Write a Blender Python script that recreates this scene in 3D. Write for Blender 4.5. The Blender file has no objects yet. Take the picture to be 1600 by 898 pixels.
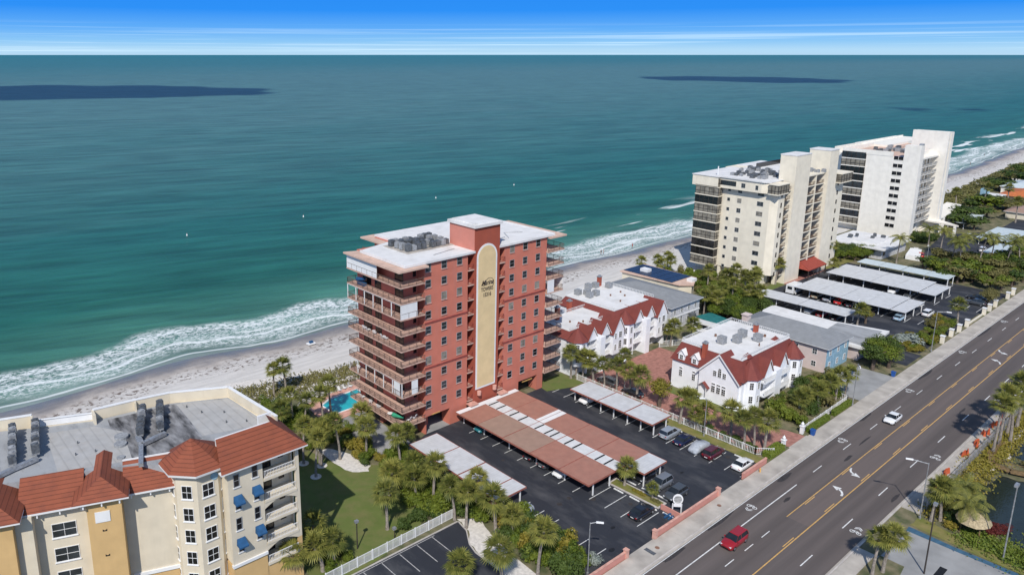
import bpy, bmesh, math, random
from mathutils import Vector, Matrix
random.seed(7)
R = math.radians
C = bpy.context.scene.collection
# ------------------------------------------------------------------ camera
cam = bpy.data.objects.new('camera', bpy.data.cameras.new('camera')); C.objects.link(cam)
bpy.context.scene.camera = cam
cam.location = (0, 0, 70)
cam.rotation_euler = (R(90 - 13.4126), 0, R(50.498 - 90))
cd = cam.data; cd.sensor_width = 36; cd.lens = 26.236; cd.shift_x = 0.07116; cd.shift_y = -0.05309
cd.clip_start = 1; cd.clip_end = 400000
# ------------------------------------------------------------------ light
SUN_AZ, SUN_EL = 220.0, 45.0
w = bpy.data.worlds.new('World'); bpy.context.scene.world = w; w.use_nodes = True
nt = w.node_tree; N = nt.nodes; L = nt.links; N.clear()
def nd(tree, kind, **k):
    n = tree.nodes.new(kind)
    for a, b in k.items(): setattr(n, a, b)
    return n
out = nd(nt, 'ShaderNodeOutputWorld'); bg = nd(nt, 'ShaderNodeBackground')
sky = nd(nt, 'ShaderNodeTexSky', sky_type='NISHITA'); sky.sun_disc = False
sky.sun_elevation = R(SUN_EL); sky.sun_rotation = R(450 - SUN_AZ)
sky.air_density = 1.0; sky.dust_density = 0.3; sky.ozone_density = 2.5
bg.inputs['Strength'].default_value = 0.13
# thin bands of cirrus low over the horizon and deep blue above them
tc = nd(nt, 'ShaderNodeTexCoord'); sep = nd(nt, 'ShaderNodeSeparateXYZ')
L.new(tc.outputs['Generated'], sep.inputs[0])
ramp = nd(nt, 'ShaderNodeValToRGB'); cr = ramp.color_ramp
SKYR = [(0.0, (3.6, 5.4, 7.0)), (0.006, (3.5, 5.5, 7.2)), (0.016, (2.1, 4.5, 7.2)), (0.032, (0.95, 3.3, 7.3)), (0.055, (0.22, 2.2, 7.2)), (0.16, (0.10, 1.5, 6.0))]
while len(cr.elements) < len(SKYR): cr.elements.new(0.5)
mx = nd(nt, 'ShaderNodeMath', operation='MULTIPLY'); mx.inputs[1].default_value = 4.0
L.new(sep.outputs['Z'], mx.inputs[0]); L.new(mx.outputs[0], ramp.inputs[0])
for e, (p, c) in zip(cr.elements, SKYR): e.position = min(1, p * 4); e.color = (c[0] / 10, c[1] / 10, c[2] / 10, 1)
vs = nd(nt, 'ShaderNodeVectorMath', operation='SCALE'); vs.inputs['Scale'].default_value = 10.0
L.new(ramp.outputs[0], vs.inputs[0])
mp = nd(nt, 'ShaderNodeMapping'); mp.inputs['Scale'].default_value = (1.3, 1.3, 190.0); mp.inputs['Rotation'].default_value = (0.006, 0.0, 0.3)
L.new(tc.outputs['Generated'], mp.inputs['Vector'])
nz = nd(nt, 'ShaderNodeTexNoise'); nz.inputs['Scale'].default_value = 1.6; nz.inputs['Detail'].default_value = 6; nz.inputs['Roughness'].default_value = 0.55
L.new(mp.outputs[0], nz.inputs['Vector'])
cm = nd(nt, 'ShaderNodeMapRange'); cm.inputs['From Min'].default_value = 0.50; cm.inputs['From Max'].default_value = 0.66
L.new(nz.outputs['Fac'], cm.inputs['Value'])
cf = nd(nt, 'ShaderNodeMapRange'); cf.inputs['From Min'].default_value = 0.040; cf.inputs['From Max'].default_value = 0.010; cf.inputs['To Max'].default_value = 0.75
L.new(sep.outputs['Z'], cf.inputs['Value'])
cmul = nd(nt, 'ShaderNodeMath', operation='MULTIPLY'); L.new(cm.outputs[0], cmul.inputs[0]); L.new(cf.outputs[0], cmul.inputs[1])
cmix = nd(nt, 'ShaderNodeMix', data_type='RGBA'); L.new(cmul.outputs[0], cmix.inputs[0]); L.new(vs.outputs[0], cmix.inputs[6]); cmix.inputs[7].default_value = (5.6, 7.4, 8.6, 1)
lm = nd(nt, 'ShaderNodeMapRange'); lm.inputs['From Min'].default_value = 0.1; lm.inputs['From Max'].default_value = 0.4
L.new(sep.outputs['Z'], lm.inputs['Value'])
smix = nd(nt, 'ShaderNodeMix', data_type='RGBA'); L.new(lm.outputs[0], smix.inputs[0]); L.new(cmix.outputs[2], smix.inputs[6]); L.new(sky.outputs[0], smix.inputs[7])
L.new(smix.outputs[2], bg.inputs[0]); L.new(bg.outputs[0], out.inputs[0])
sl = bpy.data.lights.new('sun', 'SUN'); sl.energy = 4.2; sl.angle = R(0.53); sl.color = (1.0, 0.955, 0.89)
so = bpy.data.objects.new('sun', sl); C.objects.link(so)
sd = Vector((math.cos(R(SUN_AZ)) * math.cos(R(SUN_EL)), math.sin(R(SUN_AZ)) * math.cos(R(SUN_EL)), math.sin(R(SUN_EL))))
so.rotation_euler = (-sd).to_track_quat('-Z', 'Y').to_euler()
vsn = bpy.context.scene.view_settings
vsn.view_transform = 'Standard'; vsn.look = 'None'; vsn.exposure = 0.0; vsn.gamma = 1.0; vsn.use_curve_mapping = False
bpy.context.scene.cycles.max_bounces = 6
bpy.context.scene.cycles.use_denoising = True

# ------------------------------------------------------------------ materials
M = {}
def mat(name, col, rough=0.8, var=0.12, scale=1.5, metal=0.0, bump=0.0, bscale=6.0, col2=None, detail=4, spec=0.35, rnd=0.0, stretch=None):
    """Principled surface with a two-tone noise in world space, optional bump and per-object tint."""
    if name in M: return M[name]
    m = bpy.data.materials.new(name); m.use_nodes = True; t = m.node_tree; b = t.nodes['Principled BSDF']
    b.inputs['Roughness'].default_value = rough; b.inputs['Metallic'].default_value = metal
    b.inputs['Specular IOR Level'].default_value = spec
    g = nd(t, 'ShaderNodeNewGeometry'); n = nd(t, 'ShaderNodeTexNoise'); n.inputs['Scale'].default_value = scale; n.inputs['Detail'].default_value = detail
    v = g.outputs['Position']
    if stretch:
        mp = nd(t, 'ShaderNodeMapping'); mp.inputs['Scale'].default_value = stretch; t.links.new(v, mp.inputs['Vector']); v = mp.outputs[0]
    t.links.new(v, n.inputs['Vector'])
    if col2 is None: col2 = tuple(c * (1 - var * 2) for c in col); col1 = tuple(min(1, c * (1 + var)) for c in col)
    else: col1 = col
    mr = nd(t, 'ShaderNodeMapRange'); mr.inputs['From Min'].default_value = 0.32; mr.inputs['From Max'].default_value = 0.68; t.links.new(n.outputs['Fac'], mr.inputs['Value'])
    mi = nd(t, 'ShaderNodeMix', data_type='RGBA'); mi.inputs[6].default_value = (*col1, 1); mi.inputs[7].default_value = (*col2, 1); t.links.new(mr.outputs[0], mi.inputs[0])
    c = mi.outputs[2]
    if rnd:
        oi = nd(t, 'ShaderNodeObjectInfo'); rr = nd(t, 'ShaderNodeMapRange'); rr.inputs['To Min'].default_value = 1 - rnd; rr.inputs['To Max'].default_value = 1 + rnd
        t.links.new(oi.outputs['Random'], rr.inputs['Value']); sc = nd(t, 'ShaderNodeVectorMath', operation='SCALE'); t.links.new(c, sc.inputs[0]); t.links.new(rr.outputs[0], sc.inputs['Scale']); c = sc.outputs[0]
    t.links.new(c, b.inputs['Base Color'])
    if bump:
        n2 = nd(t, 'ShaderNodeTexNoise'); n2.inputs['Scale'].default_value = bscale; n2.inputs['Detail'].default_value = 5; t.links.new(v, n2.inputs['Vector'])
        bp = nd(t, 'ShaderNodeBump'); bp.inputs['Strength'].default_value = bump; bp.inputs['Distance'].default_value = 0.1
        t.links.new(n2.outputs['Fac'], bp.inputs['Height']); t.links.new(bp.outputs[0], b.inputs['Normal'])
    M[name] = m; return m
def stained(name, col, stain, amount=0.5, rough=0.85, stretch=(1, 1, 0.12), scale=0.9, lo=0.5, hi=0.8):
    """painted wall with streaks of weathering running down it"""
    m = mat(name, col, rough, 0.04, 0.5); t = m.node_tree; b = t.nodes['Principled BSDF']
    src = b.inputs['Base Color'].links[0].from_socket
    g = nd(t, 'ShaderNodeNewGeometry'); mp = nd(t, 'ShaderNodeMapping'); mp.inputs['Scale'].default_value = stretch; t.links.new(g.outputs['Position'], mp.inputs[0])
    n = nd(t, 'ShaderNodeTexNoise'); n.inputs['Scale'].default_value = scale; n.inputs['Detail'].default_value = 7; n.inputs['Roughness'].default_value = 0.65; t.links.new(mp.outputs[0], n.inputs[0])
    mr = nd(t, 'ShaderNodeMapRange'); mr.inputs['From Min'].default_value = lo; mr.inputs['From Max'].default_value = hi; mr.inputs['To Max'].default_value = amount; t.links.new(n.outputs['Fac'], mr.inputs[0])
    mi = nd(t, 'ShaderNodeMix', data_type='RGBA'); t.links.new(mr.outputs[0], mi.inputs[0]); t.links.new(src, mi.inputs[6]); mi.inputs[7].default_value = (*stain, 1)
    t.links.new(mi.outputs[2], b.inputs['Base Color']); return m
def ribbed(name, col, axis=0, freq=3.0, rough=0.45, dirt=(0.35, 0.3, 0.25), depth=0.5, dirt_amt=0.35, dark=0.72):
    """sheet metal or tile with ribs across one axis: colour seams and bump"""
    m = mat(name, col, rough, 0.05, 0.8); t = m.node_tree; b = t.nodes['Principled BSDF']; src = b.inputs['Base Color'].links[0].from_socket
    g = nd(t, 'ShaderNodeNewGeometry'); s = nd(t, 'ShaderNodeSeparateXYZ'); t.links.new(g.outputs['Position'], s.inputs[0])
    mu = nd(t, 'ShaderNodeMath', operation='MULTIPLY'); mu.inputs[1].default_value = freq; t.links.new(s.outputs[axis], mu.inputs[0])
    fr = nd(t, 'ShaderNodeMath', operation='FRACT'); t.links.new(mu.outputs[0], fr.inputs[0])
    pk = nd(t, 'ShaderNodeMapRange'); pk.inputs['From Min'].default_value = 0.78; pk.inputs['From Max'].default_value = 0.95; pk.inputs['To Min'].default_value = 1.0; pk.inputs['To Max'].default_value = dark; t.links.new(fr.outputs[0], pk.inputs[0])
    n = nd(t, 'ShaderNodeTexNoise'); n.inputs['Scale'].default_value = 0.55; n.inputs['Detail'].default_value = 7; n.inputs['Roughness'].default_value = 0.7; t.links.new(g.outputs['Position'], n.inputs[0])
    mr = nd(t, 'ShaderNodeMapRange'); mr.inputs['From Min'].default_value = 0.48; mr.inputs['From Max'].default_value = 0.75; mr.inputs['To Max'].default_value = dirt_amt; t.links.new(n.outputs['Fac'], mr.inputs[0])
    mi = nd(t, 'ShaderNodeMix', data_type='RGBA'); t.links.new(mr.outputs[0], mi.inputs[0]); t.links.new(src, mi.inputs[6]); mi.inputs[7].default_value = (*dirt, 1)
    sc = nd(t, 'ShaderNodeVectorMath', operation='SCALE'); t.links.new(mi.outputs[2], sc.inputs[0]); t.links.new(pk.outputs[0], sc.inputs['Scale']); t.links.new(sc.outputs[0], b.inputs['Base Color'])
    bp = nd(t, 'ShaderNodeBump'); bp.inputs['Strength'].default_value = depth; bp.inputs['Distance'].default_value = 0.06; t.links.new(fr.outputs[0], bp.inputs['Height']); t.links.new(bp.outputs[0], b.inputs['Normal'])
    return m
def leaf(name, c1, c2, rough=0.55):
    m = bpy.data.materials.new(name); m.use_nodes = True; t = m.node_tree; b = t.nodes['Principled BSDF']
    g = nd(t, 'ShaderNodeNewGeometry'); oi = nd(t, 'ShaderNodeObjectInfo')
    ad = nd(t, 'ShaderNodeMath', operation='MULTIPLY_ADD'); ad.inputs[1].default_value = 0.6; t.links.new(g.outputs['Random Per Island'], ad.inputs[0])
    m2 = nd(t, 'ShaderNodeMath', operation='MULTIPLY'); m2.inputs[1].default_value = 0.4; t.links.new(oi.outputs['Random'], m2.inputs[0]); t.links.new(m2.outputs[0], ad.inputs[2])
    mi = nd(t, 'ShaderNodeMix', data_type='RGBA'); mi.inputs[6].default_value = (*c1, 1); mi.inputs[7].default_value = (*c2, 1); t.links.new(ad.outputs[0], mi.inputs[0])
    t.links.new(mi.outputs[2], b.inputs['Base Color']); b.inputs['Roughness'].default_value = rough; b.inputs['Specular IOR Level'].default_value = 0.25
    tr = nd(t, 'ShaderNodeBsdfTranslucent'); t.links.new(mi.outputs[2], tr.inputs[0]); ms = nd(t, 'ShaderNodeMixShader'); ms.inputs[0].default_value = 0.25
    o = t.nodes['Material Output']; t.links.new(b.outputs[0], ms.inputs[1]); t.links.new(tr.outputs[0], ms.inputs[2]); t.links.new(ms.outputs[0], o.inputs[0])
    M[name] = m; return m
mat('asphalt_road', (0.132, 0.110, 0.102), 0.85, 0.1, 0.35, stretch=(0.05, 1.5, 1), bump=0.15, bscale=20, detail=10, col2=(0.090, 0.076, 0.071))
stained('asphalt_lot', (0.028, 0.031, 0.040), (0.105, 0.105, 0.11), 0.75, 0.75, (.24, .09, 1), 1.0, 0.47, 0.72)
mat('concrete', (0.50, 0.46, 0.405), 0.9, 0.1, 0.35, detail=10, bump=0.1, col2=(0.33, 0.30, 0.265))
mat('asphalt_mid', (0.150, 0.120, 0.109), 0.88, 0.1, 0.35, stretch=(0.05, 1.5, 1), detail=10, col2=(0.114, 0.094, 0.087)); mat('blue_paint', (0.05, 0.12, 0.19), 0.8); mat('floor_shade', (0.16, 0.13, 0.10), 0.9)  # floor_shade: walkway floors darkened in colour to stand in for recess shade
mat('concrete_grey', (0.30, 0.30, 0.295), 0.9, 0.1, 0.3, detail=8)
mat('kerb', (0.5, 0.46, 0.42), 0.9, 0.1, 0.8)
mat('paint_white', (0.72, 0.72, 0.70), 0.7, 0.12, 2.5)
mat('paint_yellow', (0.62, 0.37, 0.12), 0.7, 0.12, 2.5)
mat('paint_worn', (0.42, 0.41, 0.40), 0.8, 0.2, 3)
mat('pavers', (0.37, 0.175, 0.14), 0.9, 0.15, 1.2, detail=9, bump=0.2, bscale=9)
stained('lawn', (0.115, 0.150, 0.036), (0.19, 0.16, 0.07), 0.55, 0.95, (1, 1, 1), 0.35, 0.42, 0.66)
mat('lawn_dry', (0.24, 0.20, 0.075), 0.95, 0.1, 0.5, col2=(0.13, 0.15, 0.03), bump=0.6, bscale=14, detail=10)
mat('soil', (0.22, 0.185, 0.115), 0.95, 0.15, 0.5, col2=(0.07, 0.085, 0.035), detail=10, bump=0.5, bscale=3)
mat('white_sand', (0.66, 0.62, 0.57), 0.95, 0.1, 2, bump=0.3)
mat('deck', (0.42, 0.38, 0.34), 0.9, 0.1, 1)
stained('red_wall', (0.56, 0.180, 0.122), (0.45, 0.20, 0.165), 0.5)
stained('red_wall_pale', (0.58, 0.22, 0.165), (0.5, 0.24, 0.2), 0.3)
stained('red_dark', (0.36, 0.085, 0.05), (0.27, 0.08, 0.06), 0.5)
mat('belt', (0.30, 0.07, 0.055), 0.8)
mat('salmon', (0.62, 0.34, 0.27), 0.85)
mat('slab_edge', (0.56, 0.37, 0.29), 0.85)
mat('tan_roof', (0.60, 0.42, 0.33), 0.85, 0.08, 0.7)
stained('white_roof', (0.70, 0.69, 0.675), (0.42, 0.41, 0.385), 0.55, stretch=(1, 1, 1), scale=0.35)
mat('white', (0.80, 0.80, 0.79), 0.6, 0.04, 1)
mat('white_paint', (0.76, 0.76, 0.75), 0.5, 0.03, 1)
mat('frame_grey', (0.30, 0.31, 0.32), 0.5)
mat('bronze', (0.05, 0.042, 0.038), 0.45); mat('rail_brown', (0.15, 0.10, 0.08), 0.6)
mat('black', (0.015, 0.015, 0.016), 0.5)
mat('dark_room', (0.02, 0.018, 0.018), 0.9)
mat('cream_panel', (0.72, 0.55, 0.30), 0.85, 0.04, 0.6)
mat('sign_ink', (0.05, 0.04, 0.035), 0.6)
mat('metal', (0.45, 0.46, 0.47), 0.45, 0.15, 3, metal=0.6)
mat('metal_dark', (0.14, 0.15, 0.16), 0.5, 0.2, 3, metal=0.3)
mat('ac_grey', (0.30, 0.31, 0.32), 0.6, 0.15, 3)
mat('rust', (0.22, 0.12, 0.08), 0.8, 0.2, 2)
mat('blind', (0.5, 0.5, 0.48), 0.7)
mat('green_shade', (0.05, 0.35, 0.20), 0.7)
mat('blue_cloth', (0.018, 0.085, 0.20), 0.8)
mat('blue_plastic', (0.02, 0.09, 0.32), 0.5)
mat('orange_plastic', (0.55, 0.11, 0.04), 0.6, 0.15, 3)
stained('cream_wall', (0.66, 0.60, 0.47), (0.52, 0.46, 0.36), 0.3)
stained('tower_cream', (0.78, 0.71, 0.57), (0.56, 0.50, 0.40), 0.35)
stained('tower_white', (0.82, 0.78, 0.70), (0.62, 0.58, 0.5), 0.3)
stained('yellow_wall', (0.66, 0.585, 0.45), (0.50, 0.44, 0.34), 0.4)
stained('ochre_wall', (0.60, 0.40, 0.18), (0.48, 0.32, 0.15), 0.45)
stained('house_white', (0.82, 0.83, 0.85), (0.70, 0.70, 0.70), 0.25)
stained('pink_wall', (0.60, 0.50, 0.47), (0.5, 0.42, 0.4), 0.25)
stained('lowwall_pink', (0.56, 0.25, 0.20), (0.40, 0.17, 0.14), 0.4)
mat('blue_wall', (0.26, 0.42, 0.52), 0.8)
mat('grey_wall', (0.55, 0.55, 0.56), 0.85)
stained('membrane', (0.33, 0.34, 0.35), (0.10, 0.10, 0.105), 0.8, stretch=(1.6, 0.5, 1), scale=0.35)
ribbed('membrane_pale', (0.40, 0.395, 0.385), 0, 0.8, dirt_amt=0.3, depth=0.1, dark=0.85, rough=0.9)
ribbed('tile_roof', (0.26, 0.074, 0.038), 2, 3.4, 0.8, dirt=(0.15, 0.05, 0.035), depth=1.0, dirt_amt=0.6, dark=0.55)
ribbed('tile_red', (0.20, 0.050, 0.040), 2, 3.2, 0.8, dirt=(0.14, 0.04, 0.035), depth=0.5, dark=0.75, dirt_amt=0.5)
ribbed('shingle_grey', (0.235, 0.245, 0.255), 2, 5.0, 0.9, dirt=(0.19, 0.195, 0.2), depth=0.3, dark=0.88)
ribbed('sheet_brown', (0.36, 0.175, 0.13), 0, 3.2, 0.5, dirt=(0.30, 0.19, 0.15), dark=0.8)
ribbed('sheet_brown_pale', (0.33, 0.22, 0.17), 0, 3.2, 0.5, dirt=(0.26, 0.2, 0.16), dark=0.82)
ribbed('sheet_white', (0.64, 0.65, 0.65), 0, 3.2, 0.5, dirt=(0.45, 0.44, 0.42), dirt_amt=0.4, dark=0.9, depth=.25)
ribbed('sheet_white_y', (0.56, 0.57, 0.58), 1, 1.9, 0.55, dirt=(0.42, 0.415, 0.40), dirt_amt=0.45, dark=0.9, depth=.3)
mat('membrane_stained', (0.30, 0.30, 0.31), 0.9, 0.1, 0.8, col2=(0.035, 0.035, 0.038), stretch=(1.6, 0.45, 1), detail=9)
ribbed('sheet_blue', (0.54, 0.61, 0.63), 1, 1.6, 0.5, dirt=(0.42, 0.5, 0.5), dark=0.85)
ribbed('solar', (0.010, 0.022, 0.055), 1, 0.9, 0.35, dirt=(0.012, 0.03, 0.07), depth=0.0, dark=2.5)
mat('thatch', (0.42, 0.34, 0.21), 0.95, 0.2, 4, bump=0.8)
mat('wood', (0.20, 0.13, 0.06), 0.8, 0.2, 2)
mat('trunk_palm', (0.30, 0.26, 0.22), 0.95, 0.2, 3, bump=0.6, bscale=12)
mat('trunk_tree', (0.12, 0.09, 0.07), 0.95, 0.2, 3, bump=0.6)
leaf('leaf_palm', (0.065, 0.095, 0.020), (0.33, 0.31, 0.075))
leaf('leaf_dead', (0.20, 0.15, 0.075), (0.30, 0.22, 0.11))
leaf('leaf_bush', (0.065, 0.115, 0.014), (0.20, 0.23, 0.03))
leaf('leaf_yellow', (0.15, 0.15, 0.02), (0.34, 0.26, 0.045))
leaf('leaf_dark', (0.035, 0.070, 0.015), (0.105, 0.145, 0.03))
leaf('leaf_silver', (0.22, 0.26, 0.23), (0.34, 0.37, 0.33))
leaf('leaf_red', (0.10, 0.02, 0.02), (0.17, 0.04, 0.03))
leaf('leaf_olive', (0.10, 0.105, 0.03), (0.23, 0.20, 0.075))
def glass(name, col, rough=0.12, spec=0.6):
    m = mat(name, col, rough, 0.25, 0.6, spec=spec); return m
glass('glass', (0.035, 0.042, 0.048)); glass('glass_dark', (0.014, 0.015, 0.017)); glass('glass_car', (0.02, 0.025, 0.03), 0.06)
glass('glass_tan', (0.25, 0.225, 0.18), 0.3)
def water_flat(name, col, rough):
    m = mat(name, col, rough, 0.1, 0.6, spec=0.6, bump=0.25, bscale=3); return m
water_flat('pool_water', (0.02, 0.42, 0.46), 0.08); water_flat('pond_water', (0.018, 0.026, 0.022), 0.06)

# ------------------------------------------------------------------ mesh helpers
ORG = {}
class MB:
    def __init__(s, xf=None): s.v = []; s.f = []; s.m = []; s.xf = xf; s.cur = 0
    def add(s, vs, fs):
        o = len(s.v)
        for p in vs: s.v.append(tuple(s.xf(p)) if s.xf else tuple(p))
        for f in fs: s.f.append(tuple(i + o for i in f)); s.m.append(s.cur)
        return s
    def box(s, x0, x1, y0, y1, z0, z1):
        if x0 > x1: x0, x1 = x1, x0
        if y0 > y1: y0, y1 = y1, y0
        return s.add([(x0, y0, z0), (x1, y0, z0), (x1, y1, z0), (x0, y1, z0), (x0, y0, z1), (x1, y0, z1), (x1, y1, z1), (x0, y1, z1)],
                     [(3, 2, 1, 0), (4, 5, 6, 7), (0, 1, 5, 4), (1, 2, 6, 5), (2, 3, 7, 6), (3, 0, 4, 7)])
    def prism(s, pts, z0, z1, cap=True):
        a = sum(pts[i][0] * pts[(i + 1) % len(pts)][1] - pts[(i + 1) % len(pts)][0] * pts[i][1] for i in range(len(pts)))
        if a < 0: pts = pts[::-1]
        n = len(pts); fs = [(i, (i + 1) % n, n + (i + 1) % n, n + i) for i in range(n)]
        if cap: fs += [tuple(range(n - 1, -1, -1)), tuple(range(n, 2 * n))]
        return s.add([(x, y, z0) for x, y in pts] + [(x, y, z1) for x, y in pts], fs)
    def loft(s, a, b, cap=True):
        """two equal rings of 3-D points (counter-clockwise seen from above), a below b"""
        n = len(a); fs = [(i, (i + 1) % n, n + (i + 1) % n, n + i) for i in range(n)]
        if cap: fs += [tuple(range(n - 1, -1, -1)), tuple(range(n, 2 * n))]
        return s.add(list(a) + list(b), fs)
    def face(s, pts): return s.add(pts, [tuple(range(len(pts)))])
    def tube(s, p, q, r0, r1=None, n=8):
        r1 = r0 if r1 is None else r1; p = Vector(p); q = Vector(q); d = (q - p).normalized()
        u = d.orthogonal().normalized(); w = d.cross(u)
        a = [p + (u * math.cos(2 * math.pi * i / n) + w * math.sin(2 * math.pi * i / n)) * r0 for i in range(n)]
        b = [q + (u * math.cos(2 * math.pi * i / n) + w * math.sin(2 * math.pi * i / n)) * r1 for i in range(n)]
        return s.loft(a, b)
    def disc(s, x, y, z, r, h, n=24):
        return s.prism([(x + r * math.cos(2 * math.pi * i / n), y + r * math.sin(2 * math.pi * i / n)) for i in range(n)], z, z + h)
    def hip(s, x0, x1, y0, y1, z0, z1, th=0.0, inset=None):
        """hip roof; ridge along the longer side; inset = flat deck inset instead of a ridge"""
        if inset is not None:
            return s.loft([(x0, y0, z0), (x1, y0, z0), (x1, y1, z0), (x0, y1, z0)], [(x0 + inset, y0 + inset, z1), (x1 - inset, y0 + inset, z1), (x1 - inset, y1 - inset, z1), (x0 + inset, y1 - inset, z1)])
        if x1 - x0 > y1 - y0:
            h = (y1 - y0) / 2; ym = (y0 + y1) / 2
            return s.add([(x0, y0, z0), (x1, y0, z0), (x1, y1, z0), (x0, y1, z0), (x0 + h, ym, z1), (x1 - h, ym, z1)], [(0, 1, 5, 4), (1, 2, 5), (2, 3, 4, 5), (3, 0, 4), (3, 2, 1, 0)])
        h = (x1 - x0) / 2; xm = (x0 + x1) / 2
        return s.add([(x0, y0, z0), (x1, y0, z0), (x1, y1, z0), (x0, y1, z0), (xm, y0 + h, z1), (xm, y1 - h, z1)], [(0, 1, 4), (1, 2, 5, 4), (2, 3, 5), (3, 0, 4, 5), (3, 2, 1, 0)])
    def build(s, name, ms, parent=None, loc=None, smooth=False):
        o = Vector(ORG.get(parent.name, (0, 0, 0))) if parent else Vector(loc or (0, 0, 0))
        if parent and loc is not None: o = Vector(loc)
        me = bpy.data.meshes.new(name); me.from_pydata([tuple(Vector(p) - o) for p in s.v], [], s.f)
        for m in (ms if isinstance(ms, (list, tuple)) else [ms]): me.materials.append(M[m] if isinstance(m, str) else m)
        if max(s.m or [0]): me.polygons.foreach_set('material_index', s.m)
        if smooth: me.polygons.foreach_set('use_smooth', [True] * len(me.polygons))
        me.update(); ob = bpy.data.objects.new(name, me); C.objects.link(ob)
        if parent:
            ob.parent = parent
            if loc is None and parent.name in ORG: ORG[ob.name] = tuple(o); ob.location = tuple(o - Vector(ORG[parent.name]))
        else: ob.location = tuple(o); ORG[ob.name] = tuple(o)
        return ob
def tag(o, label=None, cat=None, group=None, kind=None):
    if label: o['label'] = label
    if cat: o['category'] = cat
    if group: o['group'] = group
    if kind: o['kind'] = kind
    return o
def thing(name, label, cat, loc=(0, 0, 0), group=None, rz=0.0):
    o = bpy.data.objects.new(name, None); C.objects.link(o); o.location = loc; o.rotation_euler = (0, 0, rz); o.empty_display_size = 0.5
    ORG[o.name] = tuple(loc); return tag(o, label, cat, group)
def proto(name, label, cat, group=None):
    o = thing(name, label, cat, (0, 0, 0), group); return o
def copy_tree(o, parent=None):
    c = o.copy(); C.objects.link(c)
    if parent: c.parent = parent
    for ch in list(o.children): copy_tree(ch, c)
    return c
def place(o, used, loc, rz=0, sc=1.0, label=None, group=None):
    """the first time moves the built thing itself, afterwards copies it with its parts"""
    if o.name in used: o = copy_tree(o)
    else: used.add(o.name)
    o.location = loc; o.rotation_euler = (0, 0, rz); o.scale = (sc, sc, sc) if not isinstance(sc, tuple) else sc
    if label: o['label'] = label
    if group: o['group'] = group
    return o
USED = set()
ORD = ['first', 'second', 'third', 'fourth', 'fifth', 'sixth', 'seventh', 'eighth', 'ninth', 'tenth', 'eleventh', 'twelfth', 'thirteenth', 'fourteenth', 'fifteenth', 'sixteenth', 'seventeenth', 'eighteenth', 'nineteenth', 'twentieth']
def sheet(name, pts, z, m, kind='structure', th=None):
    b = MB()
    a = sum(pts[i][0] * pts[(i + 1) % len(pts)][1] - pts[(i + 1) % len(pts)][0] * pts[i][1] for i in range(len(pts)))
    if a < 0: pts = pts[::-1]
    if th: b.prism(pts, z - th, z)
    else: b.face([(x, y, z) for x, y in pts])
    o = b.build(name, m); o['kind'] = kind; return o
def rect(x0, x1, y0, y1): return [(x0, y0), (x1, y0), (x1, y1), (x0, y1)]

# a window: outer frame with mullions, pane as its child; built once per size and shared
WIN = {}
def window(parent, x, y, z, wd, ht, face='-Y', mull=1, trans=1, fm='frame_grey', gm='glass', sill=None, name='window', rz=None, ft=0.07, arch=False):
    key = (round(wd, 2), round(ht, 2), mull, trans, fm, gm, arch, sill, ft)
    if key not in WIN:
        b = MB(); w2 = wd / 2
        b.box(-w2, -w2 + ft, -0.07, 0.02, 0, ht).box(w2 - ft, w2, -0.07, 0.02, 0, ht).box(-w2 + ft, w2 - ft, -0.07, 0.02, ht - ft, ht).box(-w2 + ft, w2 - ft, -0.07, 0.02, 0, ft)
        for i in range(mull):
            xx = -w2 + wd * (i + 1) / (mull + 1); b.box(xx - ft / 3, xx + ft / 3, -0.055, 0.01, ft, ht - ft)
        for i in range(trans):
            zz = ht * (i + 1) / (trans + 1) + 0.0; b.box(-w2 + ft, w2 - ft, -0.058, 0.008, zz - ft / 3, zz + ft / 3)
        if sill: b.cur = 1; b.box(-w2 - 0.1, w2 + 0.1, -0.14, 0.0, -0.12, -0.002)
        if arch:
            n = 8; r = w2
            for i in range(n):
                a0 = math.pi * i / n; a1 = math.pi * (i + 1) / n; b.cur = 0
                b.add([(r * math.cos(a0), -0.07, ht + r * math.sin(a0)), (r * math.cos(a1), -0.07, ht + r * math.sin(a1)), ((r - ft) * math.cos(a1), -0.07, ht + (r - ft) * math.sin(a1)), ((r - ft) * math.cos(a0), -0.07, ht + (r - ft) * math.sin(a0))], [(3, 2, 1, 0)])
        ms = [fm] + ([sill] if sill else [])
        fo = b.build(name, ms); p = MB().box(-w2 + ft, w2 - ft, -0.02, -0.004, ft, ht - ft)
        if arch: p.prism([(math.cos(math.pi * i / 8) * (w2 - ft), 0) for i in range(0)] or [(0, 0), (0.001, 0), (0, 0.001)], 0, 0.001); p.add([((w2 - ft) * math.cos(math.pi * i / 8), -0.02, ht + (w2 - ft) * math.sin(math.pi * i / 8)) for i in range(9)], [tuple(range(8, -1, -1))])
        po = p.build('pane', gm)
        WIN[key] = (fo.data, po.data); bpy.data.objects.remove(fo); bpy.data.objects.remove(po)
    fd, pd = WIN[key]
    f = bpy.data.objects.new(name, fd); p = bpy.data.objects.new('pane', pd); C.objects.link(f); C.objects.link(p); f.parent = parent; p.parent = f
    o = ORG.get(parent.name, (0, 0, 0)); f.location = (x - o[0], y - o[1], z - o[2])
    f.rotation_euler = (0, 0, rz if rz is not None else {'-Y': 0, '-X': R(-90), '+X': R(90), '+Y': R(180)}[face]); return f
RAIL = {}
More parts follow.
